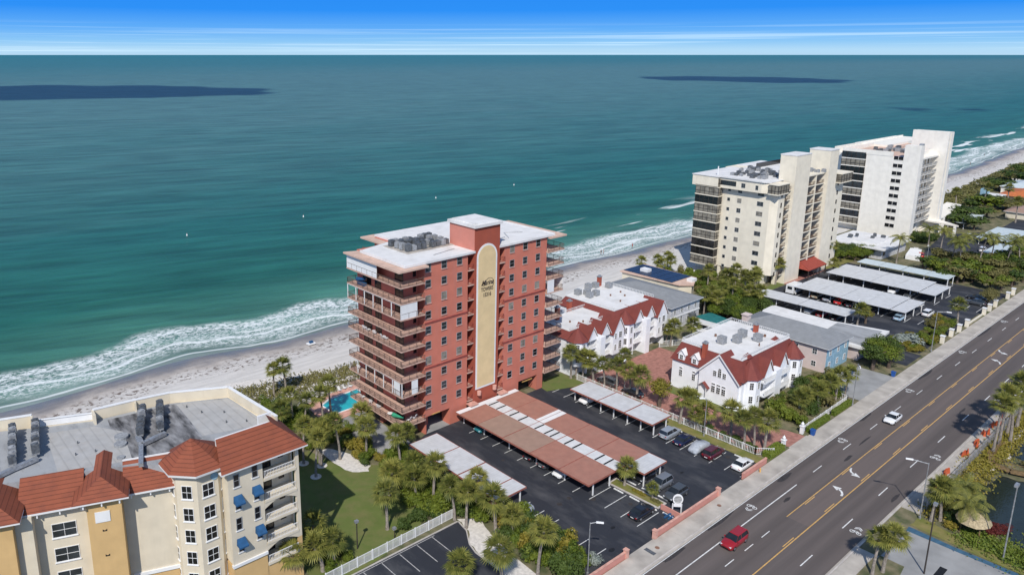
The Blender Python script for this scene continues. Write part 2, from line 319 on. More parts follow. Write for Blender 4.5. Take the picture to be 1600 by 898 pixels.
def railing(parent, x0, y0, x1, y1, z, h=1.0, m='rail_brown', pitch=0.24, name='railing', bar=0.014, xf=None):
    """straight run of railing from (x0,y0) to (x1,y1) with rails, posts and pickets"""
    b = MB(xf); d = Vector((x1 - x0, y1 - y0, 0)); n = max(1, int(d.length / pitch)); u = d.normalized(); v = Vector((-u.y, u.x, 0))
    def bar_(p, q, r):
        s_ = v * r; a = [p - s_ + Vector((0, 0, -r)), p + s_ + Vector((0, 0, -r)), p + s_ + Vector((0, 0, r)), p - s_ + Vector((0, 0, r))]
        c = [k + (q - p) for k in a]; b.loft(a, c)
    P = Vector((x0, y0, z))
    bar_(P + Vector((0, 0, h)), P + d + Vector((0, 0, h)), 0.035); bar_(P + Vector((0, 0, 0.1)), P + d + Vector((0, 0, 0.1)), 0.025)
    for i in range(n + 1):
        q = P + d * (i / n); r = 0.04 if i % 7 == 0 else bar
        b.add([tuple(q + u * a + v * c + Vector((0, 0, e))) for e in (0.0, h) for a, c in ((-r, -r), (r, -r), (r, r), (-r, r))], [(0, 1, 5, 4), (1, 2, 6, 5), (2, 3, 7, 6), (3, 0, 4, 7)])
    return b.build(name, m, parent)

# ================================================================== SETTING
def shore(x):
    """y of the water's edge"""
    P = [(-4000, 165), (20, 163.5), (47, 166), (65, 166.5), (76, 163), (100, 162.0), (160, 162.5), (200, 163), (230, 160.5), (260, 160.5), (400, 153), (536, 149), (640, 155), (720, 160), (900, 160), (1400, 190), (4000, 380), (400000, 14000)]
    for (a, b), (c, d) in zip(P, P[1:]):
        if x <= c: t = max(0, (x - a) / (c - a)); return b + (d - b) * t + 0.9 * math.sin(x / 7.3) + 0.5 * math.sin(x / 2.9 + 1)
    return P[-1][1]
def smoothshore(x): return sum(shore(x + k * 4) for k in (-2, -1, 0, 1, 2)) / 5
def grid_mesh(name, xs, ds, fz, m, kind='structure'):
    vs = []; at = []
    for d in ds:
        for x in xs:
            vs.append((x, smoothshore(x) + d, fz(x, d))); at.append(d)
    n = len(xs); fs = [(j * n + i, j * n + i + 1, (j + 1) * n + i + 1, (j + 1) * n + i) for j in range(len(ds) - 1) for i in range(n - 1)]
    me = bpy.data.meshes.new(name); me.from_pydata(vs, [], fs); a = me.attributes.new('shore', 'FLOAT', 'POINT'); a.data.foreach_set('value', at)
    me.polygons.foreach_set('use_smooth', [True] * len(fs)); me.materials.append(m); me.update()
    o = bpy.data.objects.new(name, me); C.objects.link(o); o['kind'] = kind; return o
# ---- sea
m = bpy.data.materials.new('sea_water'); m.use_nodes = True; t = m.node_tree; b = t.nodes['Principled BSDF']; LK = t.links.new
at = nd(t, 'ShaderNodeAttribute', attribute_name='shore'); g = nd(t, 'ShaderNodeNewGeometry')
lg = nd(t, 'ShaderNodeMath', operation='LOGARITHM'); lg.inputs[1].default_value = 10
ad = nd(t, 'ShaderNodeMath', operation='MAXIMUM'); ad.inputs[1].default_value = 1.0; LK(at.outputs['Fac'], ad.inputs[0]); LK(ad.outputs[0], lg.inputs[0])
dv = nd(t, 'ShaderNodeMath', operation='DIVIDE'); dv.inputs[1].default_value = 5.0
# slow patches of lighter and darker bottom
mpl = nd(t, 'ShaderNodeMapping'); mpl.inputs['Scale'].default_value = (0.006, 0.02, 1); LK(g.outputs['Position'], mpl.inputs[0])
nl = nd(t, 'ShaderNodeTexNoise'); nl.inputs['Scale'].default_value = 1; nl.inputs['Detail'].default_value = 5; LK(mpl.outputs[0], nl.inputs[0])
sh = nd(t, 'ShaderNodeMath', operation='MULTIPLY_ADD'); sh.inputs[1].default_value = 0.5; sh.inputs[2].default_value = -0.25; LK(nl.outputs['Fac'], sh.inputs[0])
ad2 = nd(t, 'ShaderNodeMath', operation='ADD'); LK(lg.outputs[0], ad2.inputs[0]); LK(sh.outputs[0], ad2.inputs[1]); LK(ad2.outputs[0], dv.inputs[0])
rp = nd(t, 'ShaderNodeValToRGB'); LK(dv.outputs[0], rp.inputs[0])
SEAR = [(0.0, (0.19, 0.235, 0.215)), (0.18, (0.115, 0.205, 0.165)), (0.28, (0.050, 0.165, 0.120)), (0.345, (0.018, 0.112, 0.082)), (0.43, (0.018, 0.112, 0.095)), (0.50, (0.042, 0.134, 0.120)), (0.58, (0.068, 0.158, 0.146)), (0.66, (0.070, 0.160, 0.150)), (0.74, (0.034, 0.140, 0.140)), (1.0, (0.010, 0.140, 0.142))]
while len(rp.color_ramp.elements) < len(SEAR): rp.color_ramp.elements.new(0.5)
for e, (p, c) in zip(rp.color_ramp.elements, SEAR): e.position = p; e.color = (*c, 1)
# swell lines running along the shore
rot = nd(t, 'ShaderNodeMapping'); rot.inputs['Rotation'].default_value = (0, 0, R(17)); LK(g.outputs['Position'], rot.inputs[0])
mpw = nd(t, 'ShaderNodeMapping'); mpw.inputs['Scale'].default_value = (0.022, 0.13, 1); LK(rot.outputs[0], mpw.inputs[0])
nw = nd(t, 'ShaderNodeTexNoise'); nw.inputs['Scale'].default_value = 1; nw.inputs['Detail'].default_value = 8; nw.inputs['Roughness'].default_value = 0.62; LK(mpw.outputs[0], nw.inputs[0])
mps = nd(t, 'ShaderNodeMapping'); mps.inputs['Scale'].default_value = (0.30, 1.0, 1); LK(rot.outputs[0], mps.inputs[0])
ns = nd(t, 'ShaderNodeTexNoise'); ns.inputs['Scale'].default_value = 1; ns.inputs['Detail'].default_value = 5; ns.inputs['Roughness'].default_value = 0.6; LK(mps.outputs[0], ns.inputs[0])
b1 = nd(t, 'ShaderNodeBump'); b1.inputs['Strength'].default_value = 0.7; b1.inputs['Distance'].default_value = 1.1; LK(nw.outputs['Fac'], b1.inputs['Height'])
b2 = nd(t, 'ShaderNodeBump'); b2.inputs['Strength'].default_value = 0.6; b2.inputs['Distance'].default_value = 0.32; LK(ns.outputs['Fac'], b2.inputs['Height']); LK(b1.outputs[0], b2.inputs['Normal'])
LK(b2.outputs[0], b.inputs['Normal'])
sv = nd(t, 'ShaderNodeMapRange'); sv.inputs['From Min'].default_value = 0.35; sv.inputs['From Max'].default_value = 0.65; sv.inputs['To Min'].default_value = 0.72; sv.inputs['To Max'].default_value = 1.30; LK(nw.outputs['Fac'], sv.inputs[0])
sc = nd(t, 'ShaderNodeVectorMath', operation='SCALE'); LK(rp.outputs[0], sc.inputs[0]); LK(sv.outputs[0], sc.inputs['Scale'])
# foam
def mrange(i, a, b_, c=0.0, d=1.0, smooth=True):
    n = nd(t, 'ShaderNodeMapRange', interpolation_type='SMOOTHSTEP' if smooth else 'LINEAR'); n.inputs['From Min'].default_value = a; n.inputs['From Max'].default_value = b_; n.inputs['To Min'].default_value = c; n.inputs['To Max'].default_value = d; LK(i, n.inputs[0]); return n.outputs[0]
def mth(op, a, b_=None, c=None):
    n = nd(t, 'ShaderNodeMath', operation=op)
    for i, k in enumerate((a, b_, c)):
        if k is None: continue
        if isinstance(k, (int, float)): n.inputs[i].default_value = k
        else: LK(k, n.inputs[i])
    return n.outputs[0]
mpa = nd(t, 'ShaderNodeMapping'); mpa.inputs['Scale'].default_value = (0.028, 0.028, 1); LK(g.outputs['Position'], mpa.inputs[0])
na = nd(t, 'ShaderNodeTexNoise'); na.inputs['Scale'].default_value = 1; na.inputs['Detail'].default_value = 3; LK(mpa.outputs[0], na.inputs[0])
mpf = nd(t, 'ShaderNodeMapping'); mpf.inputs['Scale'].default_value = (0.8, 1.5, 1); LK(g.outputs['Position'], mpf.inputs[0])
nf = nd(t, 'ShaderNodeTexNoise'); nf.inputs['Scale'].default_value = 1; nf.inputs['Detail'].default_value = 9; nf.inputs['Roughness'].default_value = 0.7; LK(mpf.outputs[0], nf.inputs[0])
vo = nd(t, 'ShaderNodeTexVoronoi', feature='DISTANCE_TO_EDGE'); vo.inputs['Scale'].default_value = 0.9
wv = nd(t, 'ShaderNodeVectorMath', operation='ADD'); wsc = nd(t, 'ShaderNodeVectorMath', operation='SCALE'); wsc.inputs['Scale'].default_value = 2.2; LK(nf.outputs['Color'], wsc.inputs[0]); LK(mpf.outputs[0], wv.inputs[0]); LK(wsc.outputs[0], wv.inputs[1]); LK(wv.outputs[0], vo.inputs['Vector'])
d = at.outputs['Fac']
wob = mth('MULTIPLY_ADD', na.outputs['Fac'], 26.0, -13.0)
dd = mth('ADD', d, wob)
fine = mth('MULTIPLY_ADD', nf.outputs['Fac'], 3.2, -1.6)
ddf = mth('ADD', dd, fine)
def band(src, c, wl, wr):   # sharp on the landward side, ragged behind
    return mth('MULTIPLY', mrange(src, c - wl, c), mrange(src, c + wr, c + 0.3 * wr))
l1 = mth('MULTIPLY', band(ddf, 16.0, 0.8, 9.0), mrange(nf.outputs['Fac'], 0.40, 0.56))
l2 = mth('MULTIPLY', band(ddf, 7.5, 0.5, 2.2), mrange(nf.outputs['Fac'], 0.3, 0.5))
l3 = mth('MULTIPLY', band(mth('ADD', d, mth('MULTIPLY_ADD', na.outputs['Fac'], 9, -4.5)), 1.3, 0.5, 0.7), 0.75)
l0 = mth('MULTIPLY', mth('MULTIPLY', band(ddf, 11.8, 0.4, 1.5), mrange(na.outputs['Fac'], 0.47, 0.53)), 0.9)
zone = mth('MULTIPLY', mrange(ddf, 0.5, 5), mrange(ddf, 24, 15))
lace = mth('MULTIPLY', mth('MULTIPLY', mrange(vo.outputs[0], 0.16, 0.02), mrange(nf.outputs['Fac'], 0.36, 0.52)), mth('MULTIPLY', zone, 0.85))
mist = mth('MULTIPLY', mth('MULTIPLY', zone, mrange(nf.outputs['Fac'], 0.44, 0.62)), 0.62)
# seaward white caps: strong west of the towers, patchy further up the coast
sepx = nd(t, 'ShaderNodeSeparateXYZ'); LK(g.outputs['Position'], sepx.inputs[0]); px = sepx.outputs['X']
calm = mth('MULTIPLY', mrange(px, 108, 135), mrange(px, 205, 178))
far = mrange(px, 150, 230)
mpc = nd(t, 'ShaderNodeMapping'); mpc.inputs['Scale'].default_value = (0.02, 0.13, 1); LK(g.outputs['Position'], mpc.inputs[0])
nc = nd(t, 'ShaderNodeTexNoise'); nc.inputs['Scale'].default_value = 1; nc.inputs['Detail'].default_value = 4; LK(mpc.outputs[0], nc.inputs[0])
caps = mth('MULTIPLY', mth('MULTIPLY', mrange(nc.outputs['Fac'], 0.56, 0.63), far), mth('MULTIPLY', mrange(d, 55, 34), mrange(d, 4, 10)))
fo = mth('MAXIMUM', mth('MAXIMUM', l1, l2), mth('MAXIMUM', mth('MAXIMUM', lace, mist), mth('MAXIMUM', l0, caps)))
fo = mth('MULTIPLY', fo, mth('SUBTRACT', 1.0, mth('MULTIPLY', calm, 0.6)))
fo = mth('MAXIMUM', fo, l3)
fm = nd(t, 'ShaderNodeMix', data_type='RGBA'); LK(mth('MINIMUM', fo, 0.95), fm.inputs[0]); LK(sc.outputs[0], fm.inputs[6]); fm.inputs[7].default_value = (0.72, 0.76, 0.76, 1)
LK(fm.outputs[2], b.inputs['Base Color']); LK(mrange(fo, 0, 1, 0.42, 0.9), b.inputs['Roughness']); b.inputs['Specular IOR Level'].default_value = 0.09
M['sea_water'] = m
xs = [-400000, -60000, -8000, -2000, -600, -200] + [-100 + 6 * i for i in range(170)] + [940, 1000, 1100, 1250, 1400, 1700, 2200, 3000, 4000, 8000, 30000, 120000, 400000]
ds = [-9, -4, -2, -1, 0, 1, 2, 4, 6, 8, 10, 12, 14, 16, 18, 20, 23, 26, 30, 36, 44, 54, 70, 90, 130, 200, 300, 500, 900, 1600, 3000, 6000, 12000, 30000, 90000, 300000]
grid_mesh('sea', xs, ds, lambda x, d: -0.55, m)
# ---- beach
m = bpy.data.materials.new('beach_sand'); m.use_nodes = True; t = m.node_tree; b = t.nodes['Principled BSDF']; LK = t.links.new
at = nd(t, 'ShaderNodeAttribute', attribute_name='shore'); g = nd(t, 'ShaderNodeNewGeometry')
n1 = nd(t, 'ShaderNodeTexNoise'); n1.inputs['Scale'].default_value = 0.09; n1.inputs['Detail'].default_value = 9; n1.inputs['Roughness'].default_value = 0.65; LK(g.outputs['Position'], n1.inputs[0])
mpb = nd(t, 'ShaderNodeMapping'); mpb.inputs['Scale'].default_value = (0.12, 0.9, 1); LK(g.outputs['Position'], mpb.inputs[0])
n2 = nd(t, 'ShaderNodeTexNoise'); n2.inputs['Scale'].default_value = 1; n2.inputs['Detail'].default_value = 6; LK(mpb.outputs[0], n2.inputs[0])
n3 = nd(t, 'ShaderNodeTexNoise'); n3.inputs['Scale'].default_value = 0.8; n3.inputs['Detail'].default_value = 9; n3.inputs['Roughness'].default_value = 0.7; LK(g.outputs['Position'], n3.inputs[0])
dw = mth('ADD', at.outputs['Fac'], mth('MULTIPLY_ADD', n1.outputs['Fac'], 14, -7))
rp = nd(t, 'ShaderNodeValToRGB'); LK(mrange(dw, -20, 4, smooth=False), rp.inputs[0])
BR = [(0.0, (0.58, 0.555, 0.52)), (0.42, (0.56, 0.53, 0.495)), (0.56, (0.43, 0.385, 0.345)), (0.70, (0.235, 0.215, 0.205)), (0.83, (0.16, 0.17, 0.185)), (1.0, (0.17, 0.20, 0.21))]
while len(rp.color_ramp.elements) < len(BR): rp.color_ramp.elements.new(0.5)
for e, (p, c) in zip(rp.color_ramp.elements, BR): e.position = p; e.color = (*c, 1)
tr = mrange(n2.outputs['Fac'], 0.35, 0.7, 0.90, 1.08)
sc = nd(t, 'ShaderNodeVectorMath', operation='SCALE'); LK(rp.outputs[0], sc.inputs[0]); LK(tr, sc.inputs['Scale'])
weed = mth('MULTIPLY', mth('MULTIPLY', mrange(dw, -15, -11), mrange(dw, -5, -9)), mrange(n3.outputs['Fac'], 0.51, 0.60))
sb = mth('MULTIPLY', mth('MULTIPLY', mrange(at.outputs['Fac'], -20, -27), mrange(n3.outputs['Fac'], 0.54, 0.62)), 0.0)
mi = nd(t, 'ShaderNodeMix', data_type='RGBA'); LK(mth('MULTIPLY', weed, 0.9), mi.inputs[0]); LK(sc.outputs[0], mi.inputs[6]); mi.inputs[7].default_value = (0.11, 0.075, 0.055, 1)
LK(mi.outputs[2], b.inputs['Base Color']); LK(mrange(dw, -8, -1, 0.95, 0.45), b.inputs['Roughness'])
bp = nd(t, 'ShaderNodeBump'); bp.inputs['Strength'].default_value = 0.5; bp.inputs['Distance'].default_value = 0.3; LK(n3.outputs['Fac'], bp.inputs['Height']); LK(bp.outputs[0], b.inputs['Normal'])
grid_mesh('beach', xs[3:-4], [-34, -26, -20, -14, -8, -3, -1, 0, 2, 5, 12], lambda x, d: 0.0 if d < -13 else (0.0 - (d + 14) * 0.04), m)
# ---- land
LANDX = [-3000, -200] + [i * 25 for i in range(0, 60)] + [1700, 2200, 3000, 4000, 8000]
sheet('ground', [(x, smoothshore(x) - 21) for x in LANDX] + [(8000, -3000), (-3000, -3000)], 0.0 - 0.02, 'soil')
def blob(pts, n=3, amp=0.5, seed=1):
    """closed outline with softened, uneven edges"""
    rg = random.Random(seed); out = []
    for i in range(len(pts)):
        a = Vector(pts[i]); b_ = Vector(pts[(i + 1) % len(pts)])
        for k in range(n):
            t_ = k / n; out.append(tuple(a.lerp(b_, t_) + Vector((rg.uniform(-amp, amp), rg.uniform(-amp, amp)))))
    return out
for k, (pts) in enumerate([[(44, 139), (70, 134), (84, 127), (118, 127), (124, 131), (140, 137), (118, 140), (86, 138), (60, 146)]]):
    sheet('dune_sand', blob(pts, 3, 0.8), 0.012 + k * .004, 'white_sand')
# ---- road
RX0, RX1 = 20, 1400
sheet('road', rect(RX0, RX1, 34.9, 51.6), 0.0, 'asphalt_road')
b = MB(); b.box(RX0, RX1, 51.6, 51.85, -0.05, 0.13); b.build('kerb', 'kerb')['kind'] = 'structure'
b = MB(); b.box(RX0, RX1, 34.65, 34.9, -0.05, 0.13); b.build('kerb', 'kerb')['kind'] = 'structure'
sheet('gutter', rect(RX0, RX1, 51.32, 51.6), 0.006, 'concrete')
sheet('gutter', rect(RX0, RX1, 34.9, 35.15), 0.006, 'concrete')
b = MB()
x = 40.0; rg = random.Random(3)
while x < 700: L_ = 1.62 * rg.choice([1, 2, 2, 3]); b.box(x + 0.02, x + L_, 51.87, 54.65, -0.04, 0.125 + rg.uniform(-.006, .006)); x += L_
b.build('sidewalk', 'concrete')['kind'] = 'structure'
b = MB(); x = 124.0
while x < 600: L_ = 1.62 * rg.choice([1, 2, 2, 3]); b.box(x + 0.02, x + L_, 32.0, 34.62, -0.04, 0.125 + rg.uniform(-.006, .006)); x += L_
b.box(70, 108, 32.4, 34.62, -0.04, 0.12); b.build('sidewalk', 'concrete')['kind'] = 'structure'
sheet('road', rect(107.4, RX1, 41.6, 44.95), 0.002, 'asphalt_mid')
rgp = random.Random(12)
mat('tar', (0.045, 0.040, 0.040), 0.8, 0.15, 2)
for k, (x, y, a, c) in enumerate(((118, 50.6, 2.6, .5), (133, 46.4, 1.8, .35), (98, 51.0, 4.2, .45), (152, 51.0, 3.5, .5), (184, 50.9, 5, .5), (112, 47.2, 1.2, .3), (126, 36.2, 2.0, .3), (142, 47.1, 3.2, .22), (86, 50.9, 3.0, .4), (226, 50.9, 6, .5), (170, 39.6, 2.2, .25))):
    sheet('road_patch', [(x + a * math.cos(i * .524) * rgp.uniform(.75, 1.1), y + c * math.sin(i * .524) * rgp.uniform(.6, 1.1)) for i in range(12)], 0.003, 'tar')
# painted lines, 4 mm above the road
b = MB(); Zp = 0.004
def ln(x0, x1, y, w_=0.13): b.face([(x0, y - w_ / 2, Zp), (x1, y - w_ / 2, Zp), (x1, y + w_ / 2, Zp), (x0, y + w_ / 2, Zp)])
ln(RX0, RX1, 51.2, 0.12); ln(RX0, 117.5, 48.25, 0.16)
x = 123.5 - 12.05 * 0
while x < 900: ln(x, x + 3.3, 48.28, 0.13); x += 11.9
for x in (89.2, 94.56, 99.44): ln(x, x + 2.4, 44.9, 0.13)
x = 97.3 - 13.5 * 4
while x < 900: ln(x, x + 3.7, 38.2, 0.15); x += 13.55
b.build('lane_marking', 'paint_white')['kind'] = 'structure'
b = MB(); ln(107.4, RX1, 45.0, 0.14); ln(RX0, RX1, 41.5, 0.16)
x = 112.9
while x < 900: ln(x, x + 3.4, 44.72, 0.14); x += 13.55
x = 99.6 - 13.6 * 3
while x < 900: ln(x, x + 3.4, 41.83, 0.14); x += 13.63
b.build('lane_marking', 'paint_yellow')['kind'] = 'structure'
# turn arrows of the centre lane
def arrow(ox, oy, flip):
    b = MB(); P = [(0, 0), (0.6, 1.3), (1.15, 0.95)]
    s_ = 1 if flip else -1
    def q(u, v): return (ox + s_ * u, oy + s_ * v, Zp)
    # curved shaft then head
    pts = [(-0.1, -1.25), (0.55, -1.15), (1.25, -0.75), (1.65, -0.1)]
    w0 = 0.17
    for (a, c), (e, f) in zip(pts, pts[1:]):
        d_ = Vector((e - a, f - c)).normalized(); n_ = Vector((-d_.y, d_.x)) * w0
        b.face([q(a - n_.x, c - n_.y), q(e - n_.x, f - n_.y), q(e + n_.x, f + n_.y), q(a + n_.x, c + n_.y)])
    b.face([q(1.05, -0.05), q(2.3, -0.35), q(1.95, 1.05)])
    return b
for (ax, ay, fl) in ((119.9, 43.3, True), (129.9, 43.4, False), (204.0, 43.2, True), (214.0, 43.4, False), (288, 43.2, True), (298, 43.4, False)):
    o = arrow(ax, ay, fl).build('turn_arrow', 'paint_white'); o['kind'] = 'structure'
def sharrow(x, y, s_):
    """bicycle and chevrons painted in the kerb lane"""
    b = MB(); 
    def ring(cx, cy, r):
        n = 12
        for i in range(n):
            a0 = 2 * math.pi * i / n; a1 = 2 * math.pi * (i + 1) / n
            b.face([(cx + r * math.cos(a0), cy + r * math.sin(a0), Zp), (cx + r * math.cos(a1), cy + r * math.sin(a1), Zp), (cx + (r - .12) * math.cos(a1), cy + (r - .12) * math.sin(a1), Zp), (cx + (r - .12) * math.cos(a0), cy + (r - .12) * math.sin(a0), Zp)][::-1])
    ring(x - .1, y - .48, .36); ring(x - .1, y + .48, .36)
    def bar(a, c, w_=.1):
        d_ = (Vector(c) - Vector(a)).normalized(); n_ = Vector((-d_.y, d_.x)) * w_ / 2
        b.face([(a[0] - n_.x, a[1] - n_.y, Zp + .001), (c[0] - n_.x, c[1] - n_.y, Zp + .001), (c[0] + n_.x, c[1] + n_.y, Zp + .001), (a[0] + n_.x, a[1] + n_.y, Zp + .001)])
    bar((x - .1, y - .48), (x + .35, y - .2)); bar((x + .35, y - .2), (x + .3, y + .35)); bar((x + .3, y + .35), (x - .1, y + .48)); bar((x - .1, y), (x + .35, y - .2)); bar((x - .1, y), (x + .3, y + .35))
    for k in (0.8, 1.15):
        bar((x + s_ * (k + .45), y), (x + s_ * k, y - .5), .14); bar((x + s_ * (k + .45), y), (x + s_ * k, y + .5), .14)
    b.build('bicycle_marking', 'paint_white')['kind'] = 'structure'
for x, y, s_ in ((111.6, 36.5, 1), (145.0, 36.5, 1), (105.8, 49.8, -1), (139.2, 49.85, -1), (172.4, 49.95, -1), (206, 50.0, -1), (239.5, 50.0, -1), (180, 36.5, 1)): sharrow(x, y, s_)
# ---- tower car park
sheet('car_park', [(71.0, 54.9), (118.7, 54.9), (118.9, 96.4), (112.3, 99.2), (112.3, 101.2), (80, 101.2), (71.5, 97.5)], 0.0, 'asphalt_lot')
sheet('drive', rect(80.1, 86.5, 51.86, 54.9), 0.132, 'concrete'); sheet('drive', rect(104.8, 111.4, 51.86, 54.9), 0.132, 'concrete')
sheet('lawn', [(111.6, 99.2), (118.9, 96.5), (121.0, 96.5), (121.0, 103.5), (112.5, 103.5)], 0.05, 'lawn')
sheet('lawn', rect(118.7, 121.1, 55.3, 96.5), 0.05, 'lawn_dry')
sheet('driveway', rect(80.1, 90, 101.2, 118), 0.0, 'concrete_grey')
b = MB(); Zp = 0.008
def ly(x0, x1, y, w_=0.12): ln(x0, x1, y, w_)
ys = [58.35, 61.43, 64.53, 67.65, 70.76, 73.9, 77.1, 80.3, 83.5, 86.7, 89.9, 93.1, 96.3]
for y in ys[:4]: ly(87.3, 92.9, y)
for y in ys[4:]: ly(86.8, 92.5, y); ly(97.2, 103.0, y)
for y in (58.9, 61.9, 65.2): ly(97.0, 102.2, y)
for k in range(7): ly(112.3, 118.0, 55.5 + 2.93 * k)
for k in range(9): ly(112.3, 117.7, 73.0 + 3.15 * k)
for k in range(15): ly(74.0, 79.4, 55.0 + 3.03 * k) if 55 + 3.03 * k > 57 else None
b.build('parking_marking', 'paint_white')['kind'] = 'structure'
for i, (x, y) in enumerate(((93.1, 59.8), (93.0, 63.0), (92.9, 66.1), (93.4, 57.0), (118.4, 59.0), (118.4, 71.6), (96.5, 66.2), (96.6, 63.2), (96.8, 60.2))): tag(MB().loft([(x - .12, y - .95, 0), (x + .12, y - .95, 0), (x + .12, y + .95, 0), (x - .12, y + .95, 0)], [(x - .07, y - .9, .14), (x + .07, y - .9, .14), (x + .07, y + .9, .14), (x - .07, y + .9, .14)]).build('wheel_stop', 'paint_white'), 'low white wheel stop at the head of a bay in the red tower lot', 'wheel stop', 'white wheel stops in the red tower lot')

for k in range(26):
    x = rgp.choice([89.5, 99.5, 115.2, 105.5, 83.5]) + rgp.uniform(-2.2, 2.2); y = rgp.uniform(57, 95); r = rgp.uniform(.25, .8)
    sheet('oil_stain', [(x + r * math.cos(i * .57) * rgp.uniform(.6, 1.2), y + r * math.sin(i * .57) * rgp.uniform(.6, 1.2)) for i in range(11)], 0.004 + k * .0001, 'tar')
# oil and patching stains
for k, (x, y, r) in enumerate(((84.2, 60.5, .45), (105.9, 62.6, .4), (79.8, 57.3, .6))):
    sheet('drain_cover', [(x + r * math.cos(i), y + .6 * r * math.sin(i)) for i in [j * .52 for j in range(12)]], 0.012, 'black')
# island between the bays
b = MB(); isl = [(93.6, 58.9), (95.9, 58.9), (95.7, 68.7), (93.3, 68.6)]
b.prism(isl, 0, .13); b.build('kerb_island', 'kerb')['kind'] = 'structure'
sheet('planting_bed', [(93.9, 59.2), (95.6, 59.2), (95.4, 68.4), (93.6, 68.3)], 0.14, 'lawn_dry')
# ---- lawn of the apartment block and its paths
sheet('lawn', blob([(43.2, 76.9), (52, 77.1), (62, 79), (64.5, 86), (67.5, 97), (66, 99), (61, 105), (60, 110), (44, 110)], 2, .3), 0.01, 'lawn')
sheet('sand_bed', blob([(61.3, 103.6), (61.9, 98.7), (64.6, 97.4), (65.6, 98.7), (64.9, 104.3), (63.5, 108), (61.0, 109)], 3, .25, 4), 0.03, 'white_sand')
for i, (x, y) in enumerate(((57.0, 106.7), (56.5, 101.6), (59.1, 104.0))):
    sheet('gravel_ring', [(x + .95 * math.cos(k * .39), y + .95 * math.sin(k * .39)) for k in range(16)], 0.04, 'white_sand')
# ---- lot of the apartment block
sheet('car_park', [(40, 50), (64.0, 55), (64.0, 69.5), (64.6, 71.5), (66.4, 74.2), (66.9, 76.6), (40, 76.6)], 0.0, 'asphalt_lot')
b = MB()
for x in (49.2, 52.3, 55.4, 58.6, 61.5): b.face([(x - .07, 71.4, .008), (x + .07, 71.4, .008), (x + .07, 76.2, .008), (x - .07, 76.2, .008)])
b.face([(45, 76.28, .008), (62, 76.28, .008), (62, 76.4, .008), (45, 76.4, .008)])
b.build('parking_marking', 'paint_worn')['kind'] = 'structure'
b = MB(); kp = [(45, 76.6), (66.9, 76.6), (66.4, 74.2), (64.6, 71.5), (64.0, 69.5), (64, 55)]
for a, c in zip(kp, kp[1:]):
    v = (Vector(c) - Vector(a)).normalized(); n_ = Vector((v.y, -v.x)) * .18
    b.prism([a, c, (c[0] - n_.x, c[1] - n_.y), (a[0] - n_.x, a[1] - n_.y)], -0.02, .13)
b.build('kerb', 'kerb')['kind'] = 'structure'
sheet('sand_bed', blob([(64.2, 60), (67.5, 60.5), (68.2, 69), (70, 75), (67.4, 77.2), (66.7, 74), (64.8, 71.3), (64.2, 69)], 3, .2, 6), 0.02, 'white_sand')
# ---- brick drive of the white houses
sheet('brick_drive', [(122.2, 57.5), (128.4, 57.6), (128.6, 54.9), (135.0, 54.9), (134.4, 58.5), (131.5, 64), (131.5, 84.8), (151.5, 85.0), (151.5, 98.5), (122.2, 98.5)], 0.012, 'pavers')
sheet('drive', rect(128.2, 135.2, 51.86, 54.9), 0.132, 'concrete')
sheet('drive', [(158.5, 54.66), (176.8, 54.66), (176.5, 62.2), (167, 64.0), (158.5, 60.5)], 0.10, 'concrete_grey')
sheet('drive', rect(157, 177, 51.86, 54.66), 0.134, 'concrete')
sheet('lawn', rect(131.5, 134.4, 66, 85), 0.03, 'lawn')
# ---- car park of the cream towers
sheet('car_park', [(196.5, 56.2), (268, 56.2), (268, 103), (218, 103.6), (200, 103.8)], 0.0, 'asphalt_lot')
sheet('car_park', [(186, 55.4), (195.5, 55.4), (195.5, 62), (186, 64)], 0.0, 'asphalt_lot')
sheet('lawn', [(217.3, 103.7), (226.5, 104.0), (226.4, 107.2), (217.3, 106)], 0.03, 'lawn')
sheet('lawn', [(254, 103.2), (276, 101.6), (276, 108), (254, 106)], 0.03, 'lawn_dry')
sheet('entrance_paving', [(226.5, 102.9), (253, 102.9), (253, 105.3), (226.5, 105.0)], 0.04, 'pavers')
b = MB()
for k in range(11):
    ln(217.5, 222.5, 67 + 2.9 * k); ln(226.5, 231.5, 67 + 2.9 * k); ln(240, 244.5, 67 + 2.9 * k); ln(249.5, 254, 67 + 2.9 * k); ln(203, 208, 75.5 + 2.6 * k); ln(261.5, 266, 70 + 2.9 * k)
for k in range(4): ln(218.5, 223.5, 64 - 2.9 * k); ln(242, 247, 63 - 2.9 * k)
for k in range(4): ln(232 + 1.2 * k, 234.8 + 1.2 * k, 70.5 - .5 * k, .35)
b.build('parking_marking', 'paint_white')['kind'] = 'structure'
sheet('car_park', [(288, 66), (345, 62), (360, 86), (340, 96), (300, 90)], 0.0, 'asphalt_lot')
sheet('car_park', [(345, 55), (420, 55), (420, 86), (350, 84)], 0.0, 'asphalt_lot')
